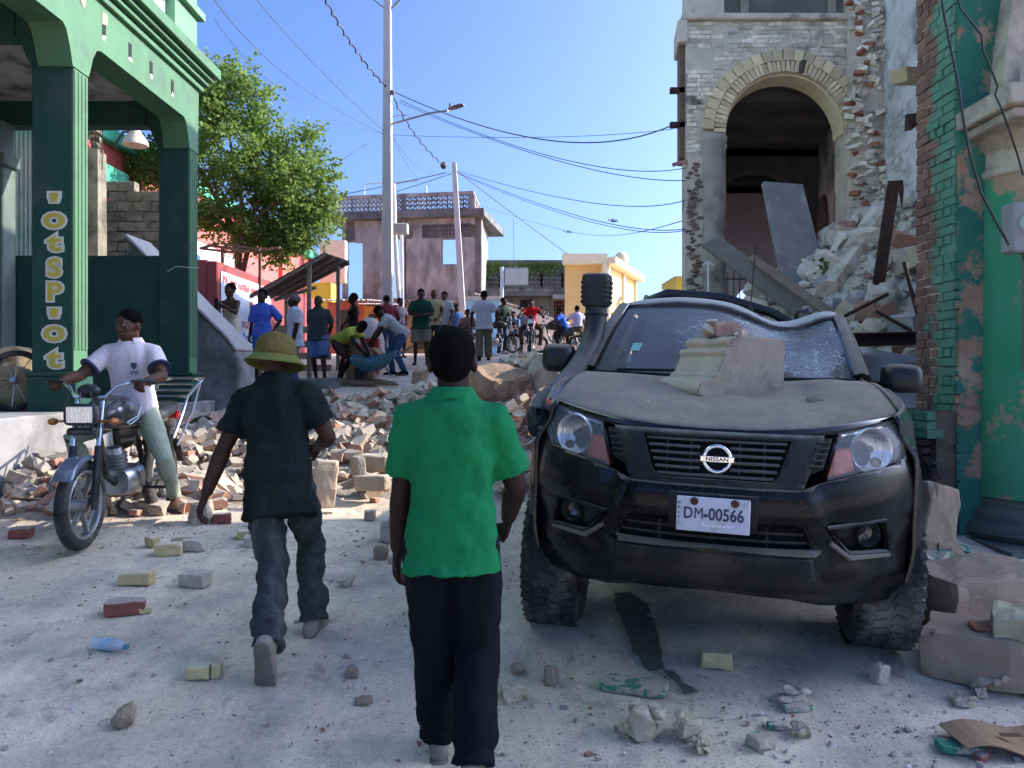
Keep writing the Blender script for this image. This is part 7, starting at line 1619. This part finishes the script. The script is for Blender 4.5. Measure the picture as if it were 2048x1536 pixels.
# pebbles and grit over the road
b = MB(); bits = [MB(), MB(), MB()]
for k in range(5200):
    y = 1.9+rnd.random()**1.5*9; x = rnd.uniform(-.72, .72)*y
    if rnd.random() < .25: x, y = rnd.gauss(1.2, 1.0), rnd.uniform(2.2, 3.4)
    if rnd.random() < .15: y = rnd.gauss(6.1, .5); x = rnd.uniform(-4.4, 1)
    if x < -4.15 and y > 1.8: continue
    r = min(.03, .0032+rnd.expovariate(1)*.0035)
    bits[rnd.choices((0, 1, 2), (5, 3, 1))[0]].rock((x, y, ground(x, y)+r*.3), (r*rnd.uniform(.8, 1.6), r, r*.7), k, rotm(0, 0, rnd.uniform(0, 360)), 7)
al = MB()
for i, q in enumerate(bits): al.mi = i; al.add(q.v, q.f)
tag(al.build('road_grit', [mat('grit_grey', (.3, .26, .22), (.2, .17, .15)), mat('grit_pale', (.55, .5, .44), (.42, .38, .33)), mat('grit_red', (.3, .14, .09), (.2, .1, .07))]), 'scattered grit and pebbles over the dusty road', 'grit', kind='stuff')
# single pieces lying in the foreground, each where the photograph has it
m_yb = mat('pale_yellow_brick', (.62, .5, .25), (.5, .4, .2), 9, .95, .4, 50, up_dust=((.58, .48, .34), .8, 1.4)); m_rdb = mat('single_red_brick', (.3, .1, .07), (.22, .08, .06), 9, .95, .4, 50, up_dust=((.38, .31, .26), .85, 1.4)); m_gyb = mat('grey_white_brick', (.56, .48, .38), (.42, .36, .285), 7, .95, .5, 40); m_rk = mat('grey_brown_stone', (.34, .255, .18), (.23, .175, .125), 12, .95, .6, 40); m_cor = mat('pale_coral_stone', (.64, .53, .38), (.38, .3, .215), 16, .95, .9, 50); m_gch = painted_brick('green_faced_plaster', (.46, .38, .29), (.36, .3, .23), (.05, .2, .13), (.07, .24, .16), .5, .52, ('Z', 0, .01) and None, 9)
def lie(label, px, py, size, m, rz=0, kind='brick', seed=1, name='brick', cat='brick', tilt=(0, 0)):
    'px, py = where the piece touches the road'
    p = on_ground(px, py); b = MB()
    if kind == 'brick': b.rough((0, 0, size[2]/2), size, seed, 3 if max(size) < .25 else 6, .13 if max(size) < .25 else .1)
    elif kind == 'rock': b.rough((0, 0, size[2]*.8), tuple(q*1.95 for q in size), seed, 4, .3, .5)
    else:
        b.rock((0, 0, size[2]*.7), size, seed, None, 16)
        r_ = random.Random(seed)
        for j in range(9): b.rock((r_.uniform(-.8, .8)*size[0], r_.uniform(-.8, .8)*size[1], r_.uniform(.2, 1.5)*size[2]), tuple(q*.45 for q in size), seed*7+j)
    return tag(b.build(name, m, loc=p, rot=(R(tilt[0]), R(tilt[1]), R(rz)), bevel=.004 if kind == 'brick' else 0), label, cat)
lie('pale yellow brick left of the other pale brick on open road', 275, 1168, (.19, .1, .075), m_yb, 4)
lie('grey-white broken brick with rough face on open road', 392, 1172, (.17, .11, .085), m_gyb, -12, seed=5)
lie('red brick with dusty top lying left on the road', 250, 1228, (.2, .11, .075), m_rdb, 22, seed=7)
lie('small yellow chip leaning at the end of the red brick', 290, 1226, (.07, .06, .035), m_yb, 30, seed=8)
lie('left half of the yellow brick snapped in two', 398, 1357, (.105, .075, .06), m_yb, 5, seed=3); lie('right half of the yellow brick snapped in two', 434, 1352, (.045, .075, .06), m_yb, 9, seed=4)
lie('dark knobbly stone alone at the lower left', 250, 1452, (.045, .04, .045), m_rk, 10, 'rock', 6, 'stone', 'stone')
lie('yellow broken brick in front of the cluster near motorcycle', 337, 1110, (.17, .12, .08), m_yb, 20, seed=11); lie('small tilted yellow brick end left in the cluster', 306, 1094, (.09, .07, .08), m_yb, -25, seed=12, tilt=(12, 10)); lie('grey brick on the right of the yellow cluster', 388, 1102, (.16, .1, .075), m_gyb, 0, seed=13); lie('dark brick piece behind the yellow cluster', 362, 1092, (.13, .09, .05), m_rk, 15, seed=14)
lie('pale brick beside the hat man left leg', 508, 1092, (.14, .1, .07), m_gyb, 8, seed=15); lie('yellow brick end behind the hat man leg', 488, 1078, (.1, .09, .06), m_yb, 14, seed=16)
lie('small cracked stone between the two walking men', 706, 1352, (.03, .026, .024), m_rk, 0, 'rock', 21, 'stone', 'stone'); lie('flat stone left of the green shirt man foot', 728, 1408, (.04, .026, .016), m_rk, 20, 'rock', 22, 'stone', 'stone'); lie('broken pale stone behind the hat man on the road', 692, 1172, (.05, .04, .035), m_gyb, 0, 'lump', 23, 'stone', 'stone'); lie('round brown stone by the hat man leg', 540, 1192, (.04, .035, .032), m_cor, 0, 'rock', 24, 'stone', 'stone')
lie('upper grey block beside the green shirt man arm', 788, 1082, (.2, .16, .17), m_gyb, 12, seed=25, name='concrete_block', cat='block'); lie('small stone left of the grey block', 762, 1118, (.055, .05, .045), m_rk, 0, 'rock', 26, 'stone', 'stone'); lie('small cube stone before the grey block', 783, 1128, (.05, .05, .05), m_gyb, 10, seed=27, name='stone', cat='stone')
lie('small brown stone nearest the green shirt man right leg', 1036, 1348, (.032, .026, .022), m_rk, 0, 'rock', 31, 'stone', 'stone'); lie('pointed grey stone right of the green shirt man', 1102, 1368, (.036, .035, .045), m_rk, 0, 'rock', 32, 'stone', 'stone'); lie('rough tan stone lump before the pointed stone', 1028, 1398, (.06, .045, .032), m_cor, 15, 'rock', 33, 'stone', 'stone')
lie('flat green-edged tile slab lying before the truck', 1268, 1380, (.3, .16, .026), m_gch, -18, seed=34, name='tile_slab', cat='tile')
lie('pale yellow brick end in front of the truck', 1432, 1335, (.15, .1, .075), m_yb, -8, seed=35)
lie('largest knobbly coral lump at the road edge', 1287, 1476, (.075, .06, .075), m_cor, 10, 'lump', 36, 'stone', 'stone'); lie('second knobbly coral lump right of the largest', 1376, 1480, (.065, .05, .055), m_cor, 40, 'lump', 37, 'stone', 'stone'); lie('crumbled mortar pieces under the second coral lump', 1405, 1500, (.05, .04, .03), m_cor, 70, 'lump', 38, 'stone', 'stone')
lie('white plaster chunk behind the green plaster chip', 1586, 1405, (.08, .05, .04), m_gyb, 5, 'lump', 39, 'stone', 'stone'); lie('long green plaster chip below the white chunk', 1592, 1425, (.13, .06, .025), m_gch, 6, seed=40, name='plaster_chip', cat='plaster'); lie('thick triangular green plaster chip', 1522, 1496, (.09, .08, .045), m_gch, 25, seed=41, name='plaster_chip', cat='plaster'); lie('small green plaster chip above the triangular one', 1555, 1462, (.09, .04, .025), m_gch, -10, seed=42, name='plaster_chip', cat='plaster'); lie('knobbly coral stone right of the triangular chip', 1604, 1480, (.045, .04, .04), m_cor, 0, 'lump', 43, 'stone', 'stone')
lie('pale squarish stone standing before the right tyre', 1758, 1370, (.06, .06, .085), m_gyb, 15, seed=44, name='stone', cat='stone', tilt=(0, 8)); lie('tiny green chip right of the squarish stone', 1828, 1395, (.04, .025, .012), m_gch, 0, seed=45, name='plaster_chip', cat='plaster'); lie('knobbly pale stone before the right-hand blocks', 1926, 1415, (.05, .04, .03), m_cor, 0, 'lump', 46, 'stone', 'stone'); lie('green plaster chip under the cardboard', 1918, 1505, (.16, .08, .03), m_gch, -6, seed=47, name='plaster_chip', cat='plaster'); lie('red brick chip before the cardboard', 1962, 1526, (.05, .04, .028), m_rdb, 20, seed=48)
lie('lone dark red brick end at the left edge', 42, 1076, (.14, .1, .075), m_rdb, 10, seed=49); lie('broken red brick at the feet of the motorcycle rider', 445, 1046, (.13, .09, .075), m_rdb, 15, seed=50); lie('brown stone lump right of the rider foot', 402, 1046, (.09, .08, .09), m_cor, 0, 'rock', 51, 'stone', 'stone'); lie('brick end standing in sun left of hat man knee', 740, 1040, (.09, .09, .08), m_rb[1], 10, seed=52)
# big blocks at the foot of the green column
m_bl = mat('brown_stone_block', (.36, .265, .18), (.28, .205, .14), 5, .95, .4, 40, dirt=(.33, .3, .26), damt=.2, dscale=3)
lie('largest broken stone block against the green column base', 1955, 1255, (.62, .4, .33), m_bl, 10, seed=61, name='stone_block', cat='stone block', tilt=(4, -3))
lie('brown stone block lying nearest the right edge', 1950, 1350, (.42, .34, .22), m_bl, -36, seed=62, name='stone_block', cat='stone block')
lie('pale green-grey block resting beyond the brown block', 2035, 1370, (.22, .3, .34), mat('mossy_block', (.45, .4, .24), (.35, .31, .19), 7, .95, .4, 40), -30, seed=63, name='stone_block', cat='stone block')
lie('crumbled lump at the foot of the brown block', 1975, 1390, (.07, .06, .06), m_cor, 0, 'lump', 64, 'stone', 'stone')
q = on_ground(1950, 1350); b = MB(); b.box((0, 0, 0), (.2, .1, .016), rotm(0, 0, -12)); tag(b.build('tile', mat('terracotta_tile', (.42, .19, .1), (.36, .16, .09), 8), loc=q+V((.07, -.04, .232)), bevel=.002), 'orange clay tile lying on the brown block', 'tile')
for k in range(26):
    px, py = rnd.uniform(1815, 1900), rnd.uniform(1080, 1245); p = on_ground(px, py)
    if p.x < 2.15 and p.y < 4.6: continue
    b = MB(); r_ = rnd.uniform(.05, .14); b.rock((0, 0, r_*.5), (r_*1.3, r_, r_*.8), k+200); tag(b.build('rubble_stone', m_rk if k % 3 else m_gch, loc=p), 'grey rubble stone wedged between truck and green pier', 'stone', 'rubble beside the right tyre')
chunk('tall grey slab fragment leaning against the pier foot', 1862, 1040, 5.4, (.3, .2, .5), m_bl, 71, (0, 12, 20), 'box', 'concrete_slab', 'slab')
cbd = thing('cardboard_sheet', 'flattened brown cardboard with hand slot at lower right corner', 'cardboard', on_ground(1985, 1500))
b = MB(); b.grid(lambda u, v: V((lin(-.16, .22, u), lin(-.1, .1, v), .05+.05*u*v+.02*math.sin(u*6)-.04*u)), 8, 4); o = b.build('sheet', m_card, cbd); s = o.modifiers.new('s', 'SOLIDIFY'); s.thickness = .005
b = MB(); b.box((.06, -.02, .062), (.08, .025, .004)); b.build('hand_slot', plain('slot_brown', (.12, .07, .04), .9), cbd)
bt = thing('plastic_bottle', 'crushed clear plastic bottle with blue label on the road', 'bottle', on_ground(216, 1302)); bt.rotation_euler = (0, 0, R(-8))
b = MB(); b.tube([(-.09, 0, .03), (-.08, 0, .032), (-.02, .004, .028), (.03, -.002, .03), (.065, 0, .028), (.085, 0, .024)], [.012, .03, .027, .03, .022, .011], 14); b.build('bottle_body', mat('clear_plastic', (.6, .68, .72), (.5, .6, .68), 12, .15, .3, 40, alpha=.55), bt, smooth=True)
b = MB(); b.tube([(-.03, .003, .0285), (.025, 0, .03)], [.0285, .031], 14, False); b.build('label', plain('blue_label', (.3, .45, .58), .4), bt, smooth=True)
b = MB(); b.tube([(.085, 0, .024), (.105, 0, .023)], .013, 12); b.build('cap', plain('teal_cap', (.05, .25, .3), .4), bt, smooth=True)
# oil leaked from under the truck
def blob(pts, z, name, m, label, cat):
    b = MB(); vs = []
    for px, py in pts: p = on_ground(px, py); vs.append(V((p.x, p.y, p.z)))
    c = sum(vs, V())/len(vs)
    n = len(vs); ring = []
    for i in range(n):
        for j in range(6):
            a = vs[i].lerp(vs[(i+1) % n], j/6); a += V((noise.noise(a*22)*.014, noise.noise(a*22+V((5, 0, 0)))*.014, 0)); ring.append(a)
    rows = []
    for f in (1, .75, .5, .25): rows.append([V((q.x, q.y, 0)) for q in [c.lerp(r, f) for r in ring]])
    for r in rows:
        for q in r: q.z = ground(q.x, q.y)+.013+z
    b.loft(rows, False); k = len(b.v); b.v.append(V((c.x, c.y, ground(c.x, c.y)+.013+z))); nn = len(ring)
    for i in range(nn): b.f.append((3*nn+i, 3*nn+(i+1) % nn, k)); b.m.append(0)
    return tag(b.build(name, m, smooth=True, angle=180), label, cat)
m_oil = mat('spilt_oil', (.085, .073, .06), (.165, .14, .11), 34, .55, 0, 60)
blob([(1226, 1192), (1262, 1190), (1295, 1212), (1312, 1260), (1324, 1310), (1328, 1345), (1295, 1348), (1268, 1310), (1250, 1260), (1232, 1222)], 0, 'oil_stain', m_oil, 'broad dark oil stain on the road under the truck', 'oil stain')
blob([(1328, 1345), (1350, 1352), (1368, 1372), (1398, 1392), (1370, 1398), (1350, 1375), (1325, 1352)], .002, 'oil_stain', m_oil, 'thin oil trickle running from the broad stain', 'oil stain')

# ================================================================== collapsed bay between the two right-hand buildings
def pile(x, y): return max(ground(x, y), zr(.75+(x-3.5)*.80-(11-y)*.5)+.12*noise.noise(V((x*1.5, y*1.5, 7))))
m_pile = mat('pale_rubble_dust', (.68, .61, .51), (.53, .475, .4), 5, .95, .8, 16, bdist=.05, world_co=True)
b = MB(); b.grid(lambda u, v: (lambda x, y: V((x, y, pile(x, y)-.1+.08*noise.noise(V((x*5, y*5, 2))))))(lin(2.6, 6.2, u), lin(7.0, 12.0, v)), 50, 60)
tag(b.build('collapse_mound', m_pile), 'pale earth and mortar heap of the collapsed arcade bay', 'rubble', kind='stuff')
m_ps = [mat('pale_rubble_stone', (.8, .72, .61), (.66, .59, .5), 5, .95, .6, 30, rand=.22), mat('tan_rubble_stone', (.58, .46, .34), (.46, .37, .27), 5, .95, .6, 30, rand=.22), mat('grey_rubble_stone', (.5, .48, .45), (.38, .365, .345), 5, .95, .5, 30, rand=.2), mat('pinkish_brick_lump', (.4, .22, .16), (.3, .18, .14), 5, .95, .5, 30, rand=.2)]
shapes = []
for i in range(14):
    q = MB()
    if i < 6: q.rough((0, 0, 0), (1.8, 1.5, 1.2), i+3, 3, .3, .35)
    elif i < 9: q.rock((0, 0, 0), (1, .8, .65), i+500, None, 24)
    else: q.chipped((0, 0, 0), (1.8, 1.2, .8), None, i, .2)
    row = []
    for m_ in m_ps: z = q.mesh('stone'); z.materials.append(m_); row.append(z)
    shapes.append(row)
for k in range(290):
    x, y = rnd.uniform(3.0, 5.95), rnd.uniform(8.2, 11.6); z = pile(x, y)
    if x < 3.3 and y < 9: continue
    r_ = .05+rnd.random()**2.2*.2
    o = bpy.data.objects.new('rubble_stone', shapes[rnd.randrange(14)][rnd.choices(range(4), (5, 2.5, 2, 1))[0]]); C.objects.link(o)
    o.location = (x, y, z-.03+r_*.3); o.rotation_euler = (rnd.uniform(-.6, .6), rnd.uniform(-.6, .6), rnd.uniform(0, 6.28)); o.scale = (r_,)*3
    big = r_ > .13
    tag(o, 'large pale masonry lump in the collapsed arcade heap' if big else 'pale broken stone in the collapsed arcade heap', 'stone', 'large lumps of the collapsed arcade' if big else 'broken stones of the collapsed arcade')
sb = MB(); sm_ = []
for k in range(1500):
    x, y = rnd.uniform(2.8, 6.0), rnd.uniform(7.6, 11.8); z = pile(x, y); r_ = rnd.uniform(.02, .06); sb.mi = rnd.randrange(2)
    sb.rock((x, y, z-.06+r_*.5), (r_*1.3, r_, r_*.8), k, rotm(0, 0, rnd.uniform(0, 360)), 8)
tag(sb.build('small_rubble', m_ps[:2]), 'small broken stones filling the collapsed heap', 'rubble', kind='stuff')
def plank(label, p, q, w, h, m, name, cat, up=(0, 0, 1), bev=.006):
    p, q = at(*p), at(*q); c = (p+q)/2; b = MB(); b.bar(p-c, q-c, w, h, up); return tag(b.build(name, m, loc=c, bevel=bev), label, cat)
m_slab = mat('grey_fallen_slab', (.25, .245, .25), (.19, .185, .19), 3, .9, .35, 30, dirt=(.4, .38, .35), damt=.2, dscale=5)
b = MB(); pq = [at(1527, 362, 11.7), at(1606, 368, 11.8), at(1655, 560, 11.2), at(1572, 585, 11.1)]; nrm = (pq[1]-pq[0]).cross(pq[3]-pq[0]).normalized()
c = sum(pq, V())/4; b.add([p-c for p in pq]+[p-c+nrm*.09 for p in pq], [(0, 1, 2, 3), (7, 6, 5, 4), (0, 4, 5, 1), (1, 5, 6, 2), (2, 6, 7, 3), (3, 7, 4, 0)]); tag(b.build('concrete_slab', m_slab, loc=c, bevel=.008), 'grey concrete slab propped upright inside the arch', 'slab')
plank('long whitish broken concrete beam leaning across the heap', (1640, 610, 10.6), (1772, 415, 11.1), .3, .26, mat('whitish_concrete', (.72, .66, .57), (.5, .44, .36), 4, .95, .7, 25, dirt=(.25, .18, .12), damt=.35, dscale=3), 'concrete_beam', 'beam', bev=.02)
plank('wide grey plank fallen from the round column', (1420, 482, 11.3), (1640, 645, 10.2), .3, .05, mat('grey_plank', (.2, .175, .155), (.15, .13, .115), 4, .9, .4, 20), 'timber_plank', 'plank', (0, -1, .4))
plank('narrow reddish plank lying beside the wide plank', (1500, 515, 11.0), (1668, 632, 9.9), .14, .05, mat('reddish_plank', (.24, .17, .135), (.18, .13, .1), 4, .9, .4, 20), 'timber_plank', 'plank', (0, -1, .4))
ip = thing('steel_post', 'rusty torn steel post standing in the collapsed heap', 'steel post', at(1740, 690, 9.5))
b = MB(); b.bar(at(1738, 690, 9.5), at(1786, 372, 9.8), .14, .03, (0, 1, 0)); P_(b, 'flange', RUST(), parent=ip); b = MB(); b.bar(at(1745, 690, 9.58), at(1793, 372, 9.88), .03, .1, (0, 1, 0)); P_(b, 'web', RUST(), parent=ip)
b = MB(); b.prism([(1775, 362), (1806, 360), (1808, 380), (1804, 420), (1798, 385), (1790, 382), (1788, 400)], 0, .03, lambda u, v, w: at(u, v, 9.78+w)); P_(b, 'torn_tip', RUST(), parent=ip)
ib = thing('steel_beam', 'rusty horizontal steel beam between truck and green pier', 'steel beam', at(1765, 678, 8.2))
for y0 in (667, 690): b = MB(); b.bar(at(1680, y0+2, 8.2), at(1846, y0-2, 8.1), .1, .02); P_(b, 'flange', RUST(), parent=ib)
b = MB(); b.bar(at(1680, 680, 8.22), at(1846, 677, 8.12), .02, .115); P_(b, 'web', RUST(), parent=ib)
for lb, p, q in (('rusty rod sticking up left of the steel post', (1672, 641, 9.0), (1776, 588, 9.0)), ('rusty rod sloping down right of the steel post', (1752, 622, 9.0), (1822, 662, 8.8)), ('short rusty rod leaning on the green pier', (1808, 525, 8.6), (1838, 640, 8.4))):
    P, Q = at(*p), at(*q); b = MB(); b.tube([P-(P+Q)/2, Q-(P+Q)/2], .022, 7); tag(b.build('steel_rod', RUST(), smooth=True, loc=(P+Q)/2), lb, 'rod')
b = MB(); c = at(1770, 760, 6.9); b.grid(lambda u, v: at(lin(1690, 1842, u), lin(690, 812, v)+26*u+10*math.sin(v*4), 7.2-.5*v+.1*math.sin(u*5))-c, 16, 10); o = tag(b.build('metal_sheet', mat('dull_metal_sheet', (.16, .165, .175), (.11, .11, .115), 3, .5, .2, 20, metal=.4), smooth=True, loc=c), 'crumpled grey metal sheet behind the truck right side', 'metal sheet'); s = o.modifiers.new('s', 'SOLIDIFY'); s.thickness = .008
b = MB(); c = at(1417, 600, 10.5); b.tube([V((0, 0, -.3)), at(1416, 527, 10.5)-c], .012, 6); b.tube([at(1405, 530, 10.5)-c, at(1416, 524, 10.5)-c, at(1428, 531, 10.5)-c], .014, 6); tag(b.build('white_rod', plain('white_rod', (.62, .64, .66)), smooth=True, loc=c), 'thin white rod with hooked top before the brick pier', 'rod')
b = MB()
for k in range(60):
    p = at(1655+rnd.gauss(0, 12), 535+rnd.gauss(0, 16), 10.9); d = V((rnd.uniform(-1, 1), rnd.uniform(-1, .2), rnd.uniform(-.2, 1))).normalized()*rnd.uniform(.05, .12); w = V((-d.z, .1, d.x))*.3
    b.add([p, p+d*.5+w, p+d, p+d*.5-w], [(0, 1, 2, 3)])
tag(b.build('weed', mat('weed_leaf', (.09, .15, .04))), 'small green weed growing at the beam foot', 'weeds', kind='stuff')
# litter at the top of the street
for k, (px, py) in enumerate(((950, 722), (985, 712), (1010, 708), (1035, 715), (975, 735), (1000, 728), (958, 741))):
    p = on_ground(px, py); b = MB(); b.rock((0, 0, .03), (.22, .14, .05), k+80, None, 16); tag(b.build('litter_bag', mat('pale_plastic', (.5, .52, .56), (.36, .38, .42), 6), loc=p, rot=(0, 0, k)), 'pale plastic litter on the road behind the heap', 'litter', 'plastic litter behind the heap')
